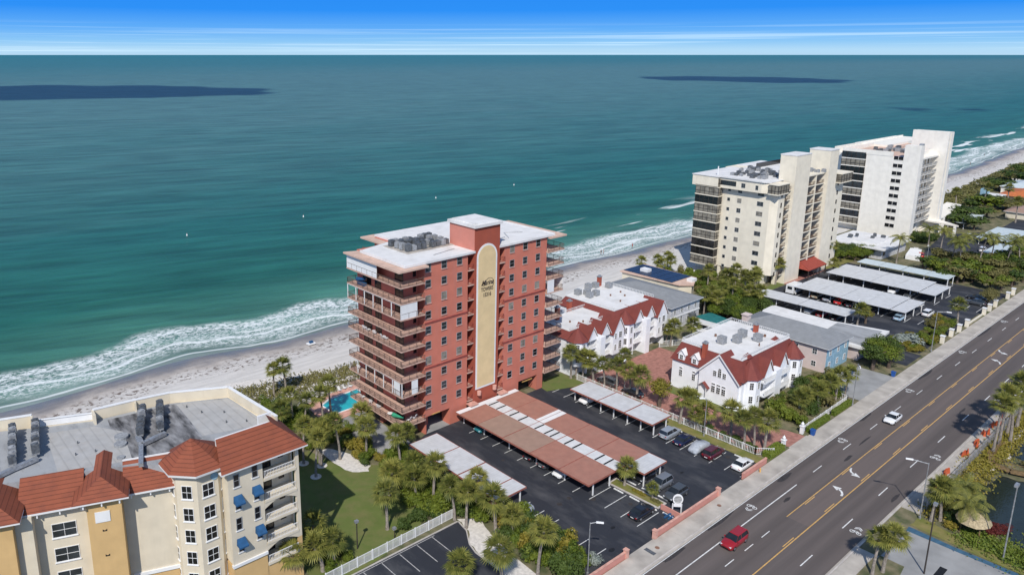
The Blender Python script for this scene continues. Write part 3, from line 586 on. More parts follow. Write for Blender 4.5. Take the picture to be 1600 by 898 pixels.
# ---- corner by the mini golf
sheet('forecourt', [(85, 8), (118.2, 8), (118.2, 31.6), (108.8, 31.9), (107.7, 32.3), (107, 29.5), (103, 29), (96, 24)], 0.02, 'concrete_grey')
sheet('planting_bed', blob([(96, 24), (103.5, 28.2), (108.5, 28.8), (108.6, 31.9), (96, 32.3)], 3, .15, 3), 0.04, 'soil')
sheet('paving_band', rect(108.2, 112.6, 24.7, 25.6), 0.028, 'black')
sheet('lawn', blob([(119.8, 31.9), (123.3, 31.8), (122.2, 26.5), (121.6, 18), (119.4, 12), (119.4, 22)], 3, .1, 2), 0.03, 'lawn_dry')
sheet('blue_strip', [(117.9, 31.8), (119.3, 31.9), (119.0, 25.8), (119.3, 14), (118.3, 14), (118.0, 25.8)], 0.03, 'blue_paint')
sheet('pond', blob([(131.5, 27.8), (137.4, 28.3), (147, 27.6), (148, 24.0), (146, 15), (128, 12), (126.5, 20)], 3, .4, 5), 0.03, 'pond_water')
sheet('pond', blob([(156.5, 28.2), (163, 28.4), (166, 24), (160, 20), (155, 23)], 3, .4, 9), 0.03, 'pond_water')
b = MB()
pth = [(131.5, 30.4), (137, 30.9), (142, 30.6), (146.5, 29.9), (149.0, 29.0)]
sheet('golf_path', [(131.2, 29.6), (137, 29.7), (142, 29.5), (147, 28.9), (149, 28.3), (149.2, 29.6), (146.5, 30.6), (142, 31.4), (137, 31.6), (131.5, 31.2)], 0.06, 'white_sand')
sheet('golf_path', [(153.5, 28.6), (157.5, 30.0), (164.5, 30.2), (172, 29.5), (172, 28.4), (164.5, 29.0), (158.0, 28.9), (155, 27.6)], 0.06, 'white_sand')
sheet('golf_green', blob([(120.6, 20.4), (123.2, 23.6), (125.5, 20.5), (124, 14), (121, 13)], 3, .2, 5), 0.05, 'leaf_dark')

# ================================================================== RED TOWER
def text(parent, s_, x, y, z, size, m, shear=0.0, name='lettering', ext=0.03, rot=(R(90), 0, 0), sx=1.0):
    c = bpy.data.curves.new(name, 'FONT'); c.body = s_; c.size = size; c.align_x = 'CENTER'; c.extrude = ext; c.shear = shear; c.offset = 0.012 * size
    o = bpy.data.objects.new(name, c); C.objects.link(o); c.materials.append(M[m]); o.parent = parent; q = ORG.get(parent.name, (0, 0, 0))
    me = bpy.data.meshes.new_from_object(o); bpy.data.objects.remove(o); o = bpy.data.objects.new(name, me); C.objects.link(o); o.parent = parent
    if not me.materials: me.materials.append(M[m])
    o.location = (x - q[0], y - q[1], z - q[2]); o.rotation_euler = rot; o.scale = (sx, 1, 1); return o
def rtu(b, x, y, z, sx=1.1, sy=1.1, h=1.0):
    b.box(x - sx / 2, x + sx / 2, y - sy / 2, y + sy / 2, z + .12, z + h); b.disc(x, y, z + h, min(sx, sy) * .36, .1, 12); b.box(x - sx / 2 - .05, x + sx / 2 + .05, y - sy / 2 - .05, y + sy / 2 + .05, z, z + .12)
T1 = thing('apartment_tower', 'terracotta red ten storey beachfront tower with a cream arched panel and white roof', 'tower', (95, 110, 0))
b = MB()
WL = [0, 3.5, 33.6]
# front wings (above the garage openings), left and right
for x0, x1, gx0, gx1 in ((80.0, 90.45, 80.3, 86.1), (100.1, 112.3, 104.9, 110.5)):
    b.box(x0, x1, 101.2, 103.6, 3.5, 33.6); b.box(x0, gx0, 101.2, 103.6, 0, 3.5); b.box(gx1, x1, 101.2, 103.6, 0, 3.5)
b.box(90.45, 100.1, 103.3, 103.6, 0, 33.6)
b.box(76.2, 80.0, 103.3, 103.6, 3.4, 33.55); b.box(76.2, 113.9, 103.602, 117.4, 3.4, 33.6); b.box(84.5, 113.9, 117.4, 123.4, 3.4, 33.6)
for x in (76.4, 82, 88, 94, 100, 106, 112.6):
    for y in (104.0, 110, 116.2): b.box(x, x + .9, y, y + .9, 0, 3.4)
b.box(88, 104, 106, 123, 0, 3.4)
b.build('wall', 'red_wall', T1)
for z in (13.35, 22.2):
    for x0, x1 in ((80.0, 90.45), (100.1, 112.3)): MB().box(x0, x1, 101.05, 101.198, z - .14, z + .14).build('belt_course', 'belt', T1)
# stair and lift shaft with the arched panel
b = MB(); b.box(91.95, 98.5, 100.9, 103.3, 0, 38.4); b.box(91.95, 98.5, 103.3, 108.2, 33.6, 38.4); b.build('shaft', 'red_dark', T1)
b = MB(); b.box(91.90, 91.948, 101.0, 108.2, 34.0, 38.4); b.build('shaft_side', 'red_wall_pale', T1)
b = MB(); b.box(91.6, 98.85, 100.5, 108.6, 38.4, 38.95); b.box(92.2, 98.2, 101.2, 107.9, 38.95, 39.2); b.build('shaft_roof', 'white_roof', T1)
def archpts(x0, x1, z0, zs, n=18):
    r = (x1 - x0) / 2; c = (x0 + x1) / 2
    return [(x0, z0), (x1, z0)] + [(c + r * math.cos(math.pi * i / n), zs + r * math.sin(math.pi * i / n)) for i in range(n + 1)][0:] 
def vprism(b, pts, y0, y1):
    n = len(pts); return b.add([(x, y0, z) for x, z in pts] + [(x, y1, z) for x, z in pts], [tuple(range(n)), tuple(range(2 * n - 1, n - 1, -1))] + [(i, n + i, n + (i + 1) % n, (i + 1) % n) for i in range(n)])
b = MB(); vprism(b, archpts(92.45, 97.75, 5.5, 32.35), 100.82, 100.9); tr_ = b.build('panel_trim', 'white_paint', T1)
b = MB(); vprism(b, archpts(92.82, 97.38, 5.9, 32.35), 100.78, 100.818); pn = b.build('sign_panel', 'cream_panel', T1)
text(pn, 'Marina', 95.15, 100.77, 26.75, 1.45, 'sign_ink', 0.45, sx=.78)
text(pn, 'TOWERS', 95.15, 100.77, 25.6, 1.1, 'sign_ink', sx=.72)
text(pn, '15316', 95.15, 100.77, 24.45, 1.1, 'sign_ink', sx=.78)
b = MB()
for i in range(14):    # the swash looping over the name
    a0 = R(190 - i * 17); a1 = R(190 - (i + 1) * 17); f = lambda a: (95.75 + 1.15 * math.cos(a), 100.77, 27.0 + 1.05 * math.sin(a))
    b.tube(f(a0), f(a1), .05, .05, 5)
b.tube((93.6, 100.77, 27.0), (94.4, 100.77, 26.6), .05); b.build('flourish', 'sign_ink', pn)
for x in (93.1, 97.3): MB().disc(x, 100.45, 4.4, .42, .8, 12).build('globe', 'salmon', T1)
for x0, x1 in ((90.45, 91.9), (98.55, 100.1)):
    for k in range(10):
        z = 30.45 - 2.97 * k
        o = MB().box(x0, x1, 100.95, 103.3, z - .22, z).build('balcony', 'slab_edge', T1); railing(o, x0, 101.05, x1, 101.05, z, 1.05, pitch=.2, m='belt')
        MB().box(x0 + .3, x1 - .3, 103.26, 103.298, z + .05, z + 2.1).build('door', 'dark_room', T1)
    b = MB(); b.box(x0 - .2, x1 + .3, 99.6, 101.1, 3.0, 3.2); b.build('canopy', 'salmon', T1)
for x0, x1, y0, y1 in ((90.35, 91.9, 100.9, 101.3), (98.55, 100.2, 100.9, 101.3)):
    b = MB(); b.box(x0, x1, y0 + .35, y1, 33.2, 33.6); b.build('lintel', 'red_wall', T1)
# roof and eaves
b = MB(); b.prism([(75.3, 100.75), (92.0, 100.75), (92.0, 103.4), (98.4, 103.4), (98.4, 100.75), (114.3, 100.75), (114.3, 118.0), (112.4, 124.1), (85.0, 124.1), (85.0, 117.6), (75.3, 115.0)], 33.602, 34.0)
b.build('roof', 'white_roof', T1)
b = MB(); b.prism([(73.3, 99.75), (79.9, 99.75), (79.9, 101.15), (76.0, 103.0), (76.0, 116.6), (73.3, 117.7)], 33.22, 33.55); b.build('eave', 'tan_roof', T1)
b = MB(); b.prism([(112.35, 100.2), (117.3, 100.2), (117.3, 117.6), (114.0, 117.6), (114.0, 103.2), (112.35, 103.2)], 33.22, 33.55); b.build('eave', 'tan_roof', T1)
b = MB(); b.prism([(82.6, 117.8), (84.4, 117.8), (84.4, 123.6), (86, 123.6), (86, 125.8), (82.6, 125.8)], 33.22, 33.55); b.build('eave', 'tan_roof', T1)
b = MB(); b.box(114.0, 114.35, 101, 117.9, 34.0, 34.12); b.box(75.3, 75.6, 101, 115, 34.0, 34.12); b.build('kerb', 'white_roof', T1)
# windows
for k in range(10):
    z = 33.42 - 1.52 - 2.968 * k
    for x in (80.85, 84.6, 88.35, 102.2, 105.9, 109.65):
        window(T1, x, 101.2, z, 1.28, 1.5, mull=0, trans=1, fm='frame_grey', gm=['glass', 'glass_dark', 'glass_tan', 'glass'][(k * 7 + int(x)) % 4], sill='salmon')
# balconies: left (wrapping the corner), right and seaward
BAL = None
for k in range(10):
    z = 30.45 - 2.97 * k
    if BAL is None:
        s1 = MB().prism([(73.9, 100.2), (79.4, 100.2), (79.4, 103.55), (76.15, 103.55), (76.15, 117.6), (73.9, 117.6)], z - .24, z).build('balcony', 'slab_edge', T1)
        railing(s1, 73.98, 117.5, 73.98, 100.28, z); railing(s1, 73.98, 100.28, 79.35, 100.28, z); railing(s1, 73.98, 117.5, 76.1, 117.5, z)
        s2 = MB().prism([(112.1, 100.5), (117.1, 100.5), (117.1, 117.2), (113.95, 117.2), (113.95, 103.4), (112.35, 101.15), (112.1, 101.15)], z - .24, z).build('balcony', 'slab_edge', T1)
        railing(s2, 117.02, 117.1, 117.02, 100.58, z); railing(s2, 112.2, 100.58, 117.02, 100.58, z)
        s3 = MB().box(82.9, 84.45, 117.6, 125.6, z - .24, z).build('balcony', 'slab_edge', T1); railing(s3, 82.98, 125.5, 82.98, 117.7, z)
        BAL = (s1, s2, s3)
    else:
        for s_ in BAL:
            c = s_.copy(); C.objects.link(c); c.parent = T1; c.location.z -= 2.97 * k
            for r_ in list(s_.children): d_ = r_.copy(); C.objects.link(d_); d_.parent = c
    for (y, wd, g) in ((103.75, 2.5, 'glass_dark'), (110.4, 2.0, 'glass_dark'), (114.0, 2.8, 'glass_dark')):
        window(T1, 76.19, y, z + .08, wd, 2.15, '-X', mull=1, trans=0, fm='bronze', gm=g, name='sliding_door') if not (k == 0 and y > 104) else None
    window(T1, 79.3, 103.28, z + .4, .7, 1.3, '-Y', mull=0, trans=0, fm='bronze', gm='glass_dark')
b = MB(); b.box(73.9, 79.95, 101.6, 103.58, 3.4, 3.5) if False else None
# enclosed and shuttered balconies
b = MB(); b.box(73.95, 74.05, 107.6, 117.5, 30.5, 33.2); b.build('shutter', 'white_paint', T1)
b = MB(); b.add([(76.1, 107.6, 33.2), (76.1, 104.9, 30.9), (76.1, 107.6, 30.9)], [(0, 1, 2)])
for (k, y0, y1) in ((2, 100.3, 117.5), (7, 100.3, 117.5)):
    z = 30.45 - 2.97 * k; b = MB(); n = 6
    for i in range(n + 1): yy = y0 + (y1 - y0) * i / n; b.box(73.93, 74.05, yy - .07, yy + .07, z, z + 2.72)
    b.box(73.93, 74.05, y0, y1, z + 2.62, z + 2.73); b.build('enclosure', 'white_paint', T1)
for q in ((74.1, 77.6, 100.25, 100.33, 24.51, 27.21), (74.0, 74.08, 101.0, 102.8, 9.66, 12.36), (76.2, 77.6, 100.25, 100.33, 9.68, 12.36)): MB().box(*q).build('shutter', 'white_paint', T1)
b = MB(); b.box(112.2, 114.2, 100.52, 100.6, 21.54, 24.25); b.box(117.0, 117.05, 100.6, 103, 21.54, 24.25); b.build('shutter', 'white_paint', T1)
b = MB()
for x in (73.98, 83.0): b.tube((x, 117.45, 30.45), (x, 117.45, 33.25), .06)
b.build('post', 'white_paint', T1)
b = MB(); b.box(80.6, 92.0, 107.0, 114.8, 34.002, 34.12); b.box(80.9, 91.0, 107.2, 114.6, 34.12, 34.2); b.build('equipment_pad', 'concrete', T1)
rg = random.Random(5); n = 0
for i in range(9):
    for j in range(4):
        if rg.random() < .12: continue
        b = MB(); rtu(b, 81.6 + i * 1.15 + rg.uniform(-.1, .1), 108.0 + j * 1.8 + rg.uniform(-.2, .2), 34.3, .95, .95, rg.uniform(.85, 1.25)); b.build('condenser_unit', rg.choice(['ac_grey', 'metal_dark', 'metal_dark']), T1)
b = MB()
for j in range(4): b.box(81, 91, 107.9 + j * 1.8, 108.1 + j * 1.8, 34.2, 34.32)
b.build('rack', 'metal_dark', T1)
b = MB(); rtu(b, 100.3, 106, 34.0, 1.2, 1.2, 1.6); rtu(b, 101.3, 108, 34.0, 1.0, 1.0, 1.2); b.build('condenser_unit', 'metal_dark', T1)
b = MB()
for (p, q) in (((84, 103.5), (90, 104.6)), ((104, 104), (106.5, 108)), ((106.5, 108), (110, 106)), ((100.5, 104.5), (104, 105.2))): b.tube((*p, 34.06), (*q, 34.06), .06)
b.build('conduit', 'metal', T1)
# garage floor void and ramp
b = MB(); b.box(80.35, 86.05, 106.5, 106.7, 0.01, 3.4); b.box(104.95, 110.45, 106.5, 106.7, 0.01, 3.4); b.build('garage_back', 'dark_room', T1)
b = MB(); b.box(81.6, 83.6, 101.12, 101.198, 3.52, 3.7); b.box(106, 109, 101.12, 101.198, 3.0, 3.2); b.build('clearance_bar', 'paint_yellow', T1)
# things on the balconies
def lounger(x, y, z, rz, m, label, g=None):
    t = thing('patio_chair', label, 'patio chair', (x, y, z), g, rz)
    b = MB(); b.box(-.3, .3, -.35, .3, .38, .44); b.build('seat', m, t, loc=(0, 0, 0)); b = MB(); b.add([(-.3, .28, .4), (.3, .28, .4), (.3, .55, 1.05), (-.3, .55, 1.05)], [(0, 1, 2, 3)]); b.box(-.3, .3, .5, .56, .9, 1.05); b.build('backrest', m, t, loc=(0, 0, 0))
    b = MB()
    for a in (-.27, .25):
        for c in (-.3, .25): b.box(a, a + .05, c, c + .05, 0, .38)
    b.build('legs', m, t, loc=(0, 0, 0)); return t
lounger(76.4, 101.6, 3.72, R(200), 'white_paint', 'white high backed patio chair nearer the corner on the lowest red tower balcony')
lounger(77.7, 101.7, 3.72, R(200), 'white_paint', 'white high backed patio chair nearer the wall on the lowest red tower balcony')
for i, (y, k) in enumerate(((112.5, 4), (113.7, 4), (110.4, 4), (107.6, 4), (106.7, 4), (116.2, 7), (115.0, 9), (109.5, 9), (112.2, 9))):
    lounger(75.2, y, 30.47 - 2.97 * k, R(90 + 20 * (i % 3)), 'white_paint', 'white plastic patio chair on a lower sea side balcony of the red tower', 'white chairs on the red tower balconies')
t = thing('patio_umbrella', 'closed green patio umbrella leaning over the lowest balcony of the red tower', 'umbrella', (75.2, 103.4, 3.72))
b = MB(); b.tube((75.2, 103.4, 3.8), (75.0, 101.2, 5.3), .04); b.build('pole', 'metal', t); b = MB(); b.tube((75.18, 104.6, 4.3), (75.0, 101.4, 5.0), .5, .12, 9); b.build('canopy', 'green_shade', t)
t = thing('patio_furniture', 'folded blue cloth umbrella and chairs on the second highest balcony', 'umbrella', (75, 114.6, 27.5))
b = MB(); b.tube((74.9, 115.4, 28.4), (75.1, 113.2, 28.9), .45, .3, 8); b.build('canopy', 'blue_cloth', t); b = MB(); b.box(74.6, 75.4, 113, 115.2, 27.5, 28.1); b.build('seat', 'blue_cloth', t)
b = MB(); b.disc(75.0, 105.5, 4.3, .55, .06, 14); b.tube((75, 105.5, 3.72), (75, 105.5, 4.3), .05); tag(b.build('patio_table', 'white_paint'), 'small round white patio table on the lowest balcony of the red tower', 'table')

# ================================================================== CREAM TOWER (middle)
T2 = thing('apartment_tower', 'cream ten storey tower with a red entrance awning and dark glazed corner balconies', 'tower', (235, 120, 0))
FL = 3.12; Z0 = 1.3
b = MB()
b.prism([(219.2, 108.0), (220.4, 105.9), (224.2, 105.9), (224.2, 123.4), (219.2, 123.4)], 3.4, 29.1)
b.prism([(223.6, 108.4), (253.5, 108.4), (253.5, 104.8), (262.4, 104.8), (262.4, 134), (224, 134), (224.0, 108.4)], 0.0, 29.1)
b.box(219.4, 220.3, 107.9, 108.6, 0, 3.4); b.box(219.4, 220.2, 122.4, 123.3, 0, 3.4); b.box(219.4, 220, 115, 115.7, 0, 3.4); b.box(223.5, 224.2, 106.0, 107, 0, 3.4)
b.box(221.2, 224, 108.5, 123.2, 0, 3.39)
# top floor, stepping out over the wall below
b.prism([(217.6, 110.2), (218.6, 108.1), (224.6, 108.1), (224.6, 133), (216.6, 133), (216.6, 124.0), (217.6, 124.0)], 29.1, 32.4)
b.box(224.6, 262.4, 108.4, 134, 29.1, 31.6)
b.build('wall', 'tower_cream', T2)
b = MB(); b.prism([(217.2, 109.6), (218.5, 107.8), (236, 107.8), (236, 108.8), (263, 108.8), (263, 134.4), (246, 134.4), (246, 129), (240, 129), (240, 133.2), (216.4, 133.2), (216.4, 123.6), (217.2, 123.6)], 32.402, 32.6)
b.build('roof', 'white_roof', T2)
b = MB(); b.box(240, 262.8, 120, 135, 31.6, 32.4); b.build('parapet', 'tower_cream', T2)
b = MB(); b.prism([(226.4, 104.4), (235.8, 104.4), (235.8, 109.5), (226.4, 109.5)], 0, 40.2); b.box(247.4, 253.4, 103.6, 110.3, 0, 40.2); b.build('lift_shaft', 'tower_cream', T2)
b = MB(); b.box(226.3, 235.9, 104.3, 109.6, 40.2, 40.5); b.box(247.3, 253.5, 103.5, 110.4, 40.2, 40.5); b.build('shaft_cap', 'white_roof', T2)
# access balconies in the recess between the shafts, slot beside the left shaft
b = MB(); b.box(241.2, 241.6, 104.6, 108.3, 3, 33.0); b.box(235.85, 247.35, 104.5, 108.38, 33.0, 33.4); b.build('fin', 'tower_cream', T2)
for k in range(10):
    z = 3.2 + 2.97 * k
    for x0, x1 in ((235.85, 241.15), (241.65, 247.35)):
        o = MB().box(x0, x1, 104.7, 108.38, z - .25, z).build('walkway', 'floor_shade', T2); MB().box(x0, x1, 104.62, 104.698, z - .3, z + .05).build('fascia', 'tower_cream', o); railing(o, x0, 104.8, x1, 104.8, z, 1.1, m='rail_brown', pitch=.3)
        MB().box(x0 + .5, x1 - .6, 108.32, 108.398, z + .03, z + 2.5).build('door', 'dark_room', T2)  # doors made wide and near black to paint the shade of the recess
    o = MB().box(224.25, 226.35, 105.2, 108.38, z - .25, z).build('walkway', 'floor_shade', T2); MB().box(224.25, 226.35, 105.12, 105.198, z - .3, z + .05).build('fascia', 'tower_cream', o); railing(o, 224.3, 105.3, 226.3, 105.3, z, 1.1, m='rail_brown', pitch=.3)
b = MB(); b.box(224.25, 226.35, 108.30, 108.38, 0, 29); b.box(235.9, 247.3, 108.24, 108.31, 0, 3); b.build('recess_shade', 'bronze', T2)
# stacks of glazed balconies on the seaward corner
for k in range(10):
    z = 3.5 + 2.86 * k if k < 9 else 29.3
    o = MB().box(216.6, 219.3, 123.5, 131.8, z - .32, z).build('balcony', 'tower_cream', T2)
    b = MB(); h = 2.5
    b.box(216.72, 216.86, 123.6, 131.7, z, z + .12); b.box(216.72, 216.86, 123.6, 131.7, z + 1.0, z + 1.1); b.box(216.72, 216.86, 123.6, 131.7, z + h - .1, z + h)
    for i in range(6): yy = 123.6 + 8.02 * i / 5; b.box(216.72, 216.86, yy, yy + .1, z, z + h)
    b.box(216.72, 219.2, 123.58, 123.68, z, z + .12); b.box(216.72, 219.2, 123.58, 123.68, z + 1.0, z + 1.1); b.box(217.9, 218.0, 123.58, 123.68, z, z + h); b.build('glazing_frame', 'bronze', o)
    g_ = ['glass_tan', 'glass_tan', 'glass_dark', 'glass_tan', 'glass_tan', 'glass_dark', 'glass_tan', 'glass_dark', 'glass_dark', 'glass_tan'][9 - k]
    b = MB(); b.box(216.80, 216.83, 123.7, 131.7, z + .1, z + h); b.box(216.84, 219.2, 123.66, 123.7, z + .1, z + h); b.build('pane', g_, o)
    b = MB(); b.box(219.2, 219.26, 123.7, 131.7, z, z + 2.5)
    b.build('wall', 'bronze', T2)
b = MB(); b.box(219.27, 226, 123.4, 131.8, 3.4, 32.3); b.build('wall', 'tower_cream', T2)
# windows
for k in range(9):
    z = 26.3 - 1.15 - 3.12 * k + 2.98
    if z < 3: continue
    window(T2, 219.2, 121.3, z - .05, .95, 1.05, '-X', 0, 0, 'frame_grey'); window(T2, 219.2, 117.7, z - .2, 1.35, 1.4, '-X', 1, 1, 'frame_grey', ['glass', 'glass_tan'][k % 2]) 
    window(T2, 219.2, 110.9, z - .2, 2.0, 1.4, '-X', 1, 0, 'frame_grey', ['glass', 'glass', 'glass_tan'][k % 3])
    window(T2, 222.3, 105.9, z - .3, .7, 1.5, '-Y', 0, 1, 'bronze', 'glass_dark'); window(T2, 258.4, 104.8, z - .3, .8, 1.4, '-Y', 0, 1, 'bronze', 'glass_dark')
window(T2, 217.6, 121.0, 30.1, 5.2, 1.5, '-X', 7, 0, 'bronze', 'glass'); window(T2, 217.6, 116.0, 30.0, 1.3, 1.4, '-X', 1, 1, 'frame_grey'); window(T2, 217.6, 111.6, 29.9, .9, 1.4, '-X', 0, 1, 'frame_grey')
def bay(x0, x1, y0, y1, z, zt):
    o = MB().box(x0, x1, y0, y1, z - .3, z).box(x0 - .1, x1 + .1, y0 - .1, y1, zt, zt + .3).build('bay', 'tower_cream', T2)
    MB().box(x0 + .12, x1 - .12, y0 + .12, y1, z, zt).build('pane', 'glass_tan', o)
    b = MB()
    for i in range(5): xx = x0 + (x1 - x0 - .12) * i / 4; b.box(xx, xx + .12, y0, y0 + .12, z, zt)
    for i in range(1, 3): yy = y0 + (y1 - y0) * i / 3; b.box(x0, x0 + .12, yy, yy + .12, z, zt)
    b.box(x0, x1, y0 + .02, y0 + .1, z + .9, z + 1.0); b.box(x0 + .02, x0 + .1, y0, y1, z + .9, z + 1.0); b.build('glazing_frame', 'bronze', o)
bay(217.7, 224.4, 104.9, 108.05, 29.3, 32.0); bay(255.2, 263.4, 102.6, 108.3, 29.3, 32.0)
# entrance awning: sloping fabric on a frame
aw = MB(); aw.add([(237.2, 105.0, 5.3), (247.2, 105.0, 5.3), (248.4, 101.2, 3.4), (236.0, 101.2, 3.4), (236.0, 101.2, 3.1), (248.4, 101.2, 3.1), (236.0, 105.0, 3.3), (248.4, 105.0, 3.3)], [(3, 2, 1, 0), (4, 5, 2, 3), (0, 6, 4, 3), (2, 5, 7, 1)])
mat('awning_red', (0.30, 0.06, 0.04), 0.9, 0.08, 2)
tag(aw.build('awning', 'awning_red', T2), None); b = MB()
for x in (236.2, 240, 244, 248.2): b.box(x - .1, x + .1, 101.3, 101.5, 0, 3.1)
b.build('awning_post', 'bronze', T2)
def roofgear(parent, x0, x1, y0, y1, z, n, seed, ms=('metal_dark', 'ac_grey'), s_=(.8, 1.3)):
    rg = random.Random(seed)
    for i in range(n):
        b = MB(); x = rg.uniform(x0, x1); y = rg.uniform(y0, y1); q = rg.uniform(*s_); rtu(b, x, y, z, q, q, rg.uniform(.7, 1.3)); b.build('condenser_unit', rg.choice(ms), parent)
for i in range(3): roofgear(T2, 222 + 3 * i, 224.6 + 3 * i, 112, 123, 32.6, 8, 40 + i)
roofgear(T2, 232, 240, 111, 126, 32.6, 26, 51); roofgear(T2, 242, 247, 104.8, 108, 33.4, 5, 52)
b = MB(); b.tube((219.6, 126, 32.6), (219.6, 126, 35.4), .18); b.build('vent_pipe', 'white_paint', T2)
b = MB(); b.box(217.2, 217.55, 110, 124, 32.6, 32.85); b.build('kerb', 'white_roof', T2)
b = MB(); b.box(244, 262.8, 126, 126.2, 32.6, 34.2); b.build('screen', 'glass_dark', T2)

# ================================================================== WHITE TOWER (far)
T3 = thing('apartment_tower', 'far white concrete tower with tall end walls and long open walkways', 'tower', (345, 115, 0))
b = MB(); b.box(320, 345.8, 104.4, 120.4, 0, 31.6); b.box(323, 374, 120.4, 134, 0, 31.0); b.box(319.92, 323.5, 101.4, 107.0, 0, 36.4)
b.build('wall', 'tower_white', T3)
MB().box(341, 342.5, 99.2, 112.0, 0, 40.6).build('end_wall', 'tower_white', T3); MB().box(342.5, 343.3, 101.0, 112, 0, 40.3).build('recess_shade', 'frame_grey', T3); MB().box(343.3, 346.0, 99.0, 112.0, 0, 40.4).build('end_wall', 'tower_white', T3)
b = MB(); b.box(319.9, 320.3, 110.8, 129.6, 31.6, 33.4); b.box(323.6, 341, 104.5, 104.9, 31.6, 33.2); b.box(323, 395, 133.7, 134.1, 31.0, 33.2); b.box(320.3, 350, 129.2, 129.6, 31.0, 33.2); b.build('parapet', 'tower_white', T3)
b = MB(); b.box(350, 395, 124, 137, 0, 32.6); b.build('wall', 'tower_white', T3)
b = MB(); b.box(320.35, 345.6, 104.8, 120.3, 31.6, 31.7); b.box(323.2, 373.5, 120.5, 129, 31.0, 31.7); b.build('roof', 'tan_roof', T3)
for k in range(10):
    z = 3.0 + 2.95 * k
    MB().box(319.98, 320.6, 107.1, 110.4, z + .9, z + 2.3).build('window', 'glass_dark', T3); 
    b = MB(); b.box(319.9, 319.97, 107.1, 110.4, z + .75, z + .9); b.box(319.9, 319.97, 108.7, 108.8, z + .9, z + 2.3); b.build('window_frame', 'tower_white', T3)
    o = MB().box(319.6, 323, 120.5, 129.6, z - .3, z + .02).build('balcony', 'tower_white', T3)
    b = MB()
    for i in range(6): yy = 120.55 + 8.9 * i / 5; b.box(319.65, 319.78, yy, yy + .12, z, z + 2.55)
    b.box(319.65, 319.78, 120.5, 129.6, z + 1.0, z + 1.1); b.build('glazing_frame', 'bronze', o); MB().box(319.80, 322.9, 120.55, 129.5, z + .05, z + 2.6).build('pane', ['glass_tan', 'glass_dark', 'glass_tan', 'glass'][(k * 3) % 4] if k != 6 else 'glass_dark', o)
    z = 3.0 + 3.1 * k
    if k < 9 and k > 0:
        o = MB().box(323.5, 341, 101.8, 104.4, z - .2, z).build('walkway', 'tower_white', T3); railing(o, 323.5, 101.9, 341, 101.9, z, 1.1, pitch=.6, bar=.06, m='frame_grey')
        b = MB()
        for i in range(5): b.box(325 + 3.3 * i, 326.4 + 3.3 * i, 104.36, 104.398, z + .05, z + 2.2)
        b.build('door', 'glass_dark', T3)
b = MB(); b.box(323.5, 341, 101.6, 104.4, 30.9, 31.5); b.build('walkway_roof', 'tower_white', T3)
for i in range(3): roofgear(T3, 330 + 8 * i, 338 + 8 * i, 110, 124, 31.7, 9, 60 + i, s_=(1.2, 2.2))
b = MB(); b.box(322, 323.4, 101.6, 103, 36.4, 37.1); b.build('antenna_box', 'metal', T3)
# podium wing in front of the white tower
P3 = thing('podium', 'low white parking deck and entrance canopy at the foot of the far white tower', 'parking deck', (355, 98, 0))
b = MB(); b.prism([(331.5, 105.2), (339.2, 104.4), (337.4, 90.2), (345, 99.6), (352, 99.6), (387, 103.8), (389, 110), (352, 106), (340, 112), (333, 106)], 4.6, 5.2)
b.build('deck', 'tower_white', P3); b = MB()
for x, y in ((333.5, 104), (338, 91.5), (345, 99.5), (352, 99.8), (365, 101.5), (380, 103.5), (336.5, 96)): b.box(x - .5, x + .5, y - .4, y + .4, 0, 4.6)
b.build('pier', 'tower_white', P3)
P4 = thing('low_building', 'long low flat white roofed building between the two cream towers', 'building', (290, 104, 0))
b = MB(); b.prism([(280.5, 96.5), (301.5, 96.0), (301.5, 113.6), (281.5, 113.6)], 0, 3.7); b.build('wall', 'grey_wall', P4)
b = MB(); b.prism([(278.5, 95.0), (302.6, 94.8), (302.6, 115), (279.5, 115)], 3.7, 4.1); b.prism([(284, 100), (296, 100), (296, 108), (284, 108)], 4.1, 4.5); b.build('roof', 'white_roof', P4)
for i in range(5): window(P4, 280.9, 98.5 + i * 3.2, 1.2, 1.8, 1.4, '-X', 1, 0, 'bronze', 'glass_dark'); window(P4, 283 + 3.8 * i, 96.45, 1.2, 1.8, 1.4, '-Y', 1, 0, 'bronze', 'glass_dark')
roofgear(P4, 285, 299, 102, 111, 4.5, 5, 77)
b = MB(); b.prism([(289, 87), (301, 90.5), (300.4, 94), (288.6, 91.5)], 0, 1.6); tag(b.build('garden_wall', 'white'), 'low white garden wall beside the palms near the flat building', 'wall')

# ================================================================== YELLOW APARTMENT BLOCK (front left)
YB = thing('apartment_block', 'pale yellow and ochre apartment block with red tiled roof and blue window awnings', 'building', (32, 90, 0))
A20 = R(-19.5); UX, UY = math.cos(A20), math.sin(A20); OX, OY = 21.3, 86.6
def LW(p):      # wing frame: u along the slanted front, v towards the sea
    return (OX + p[0] * UX - p[1] * UY, OY + p[0] * UY + p[1] * UX, p[2])
EZ, WZ = 20.0, 18.0
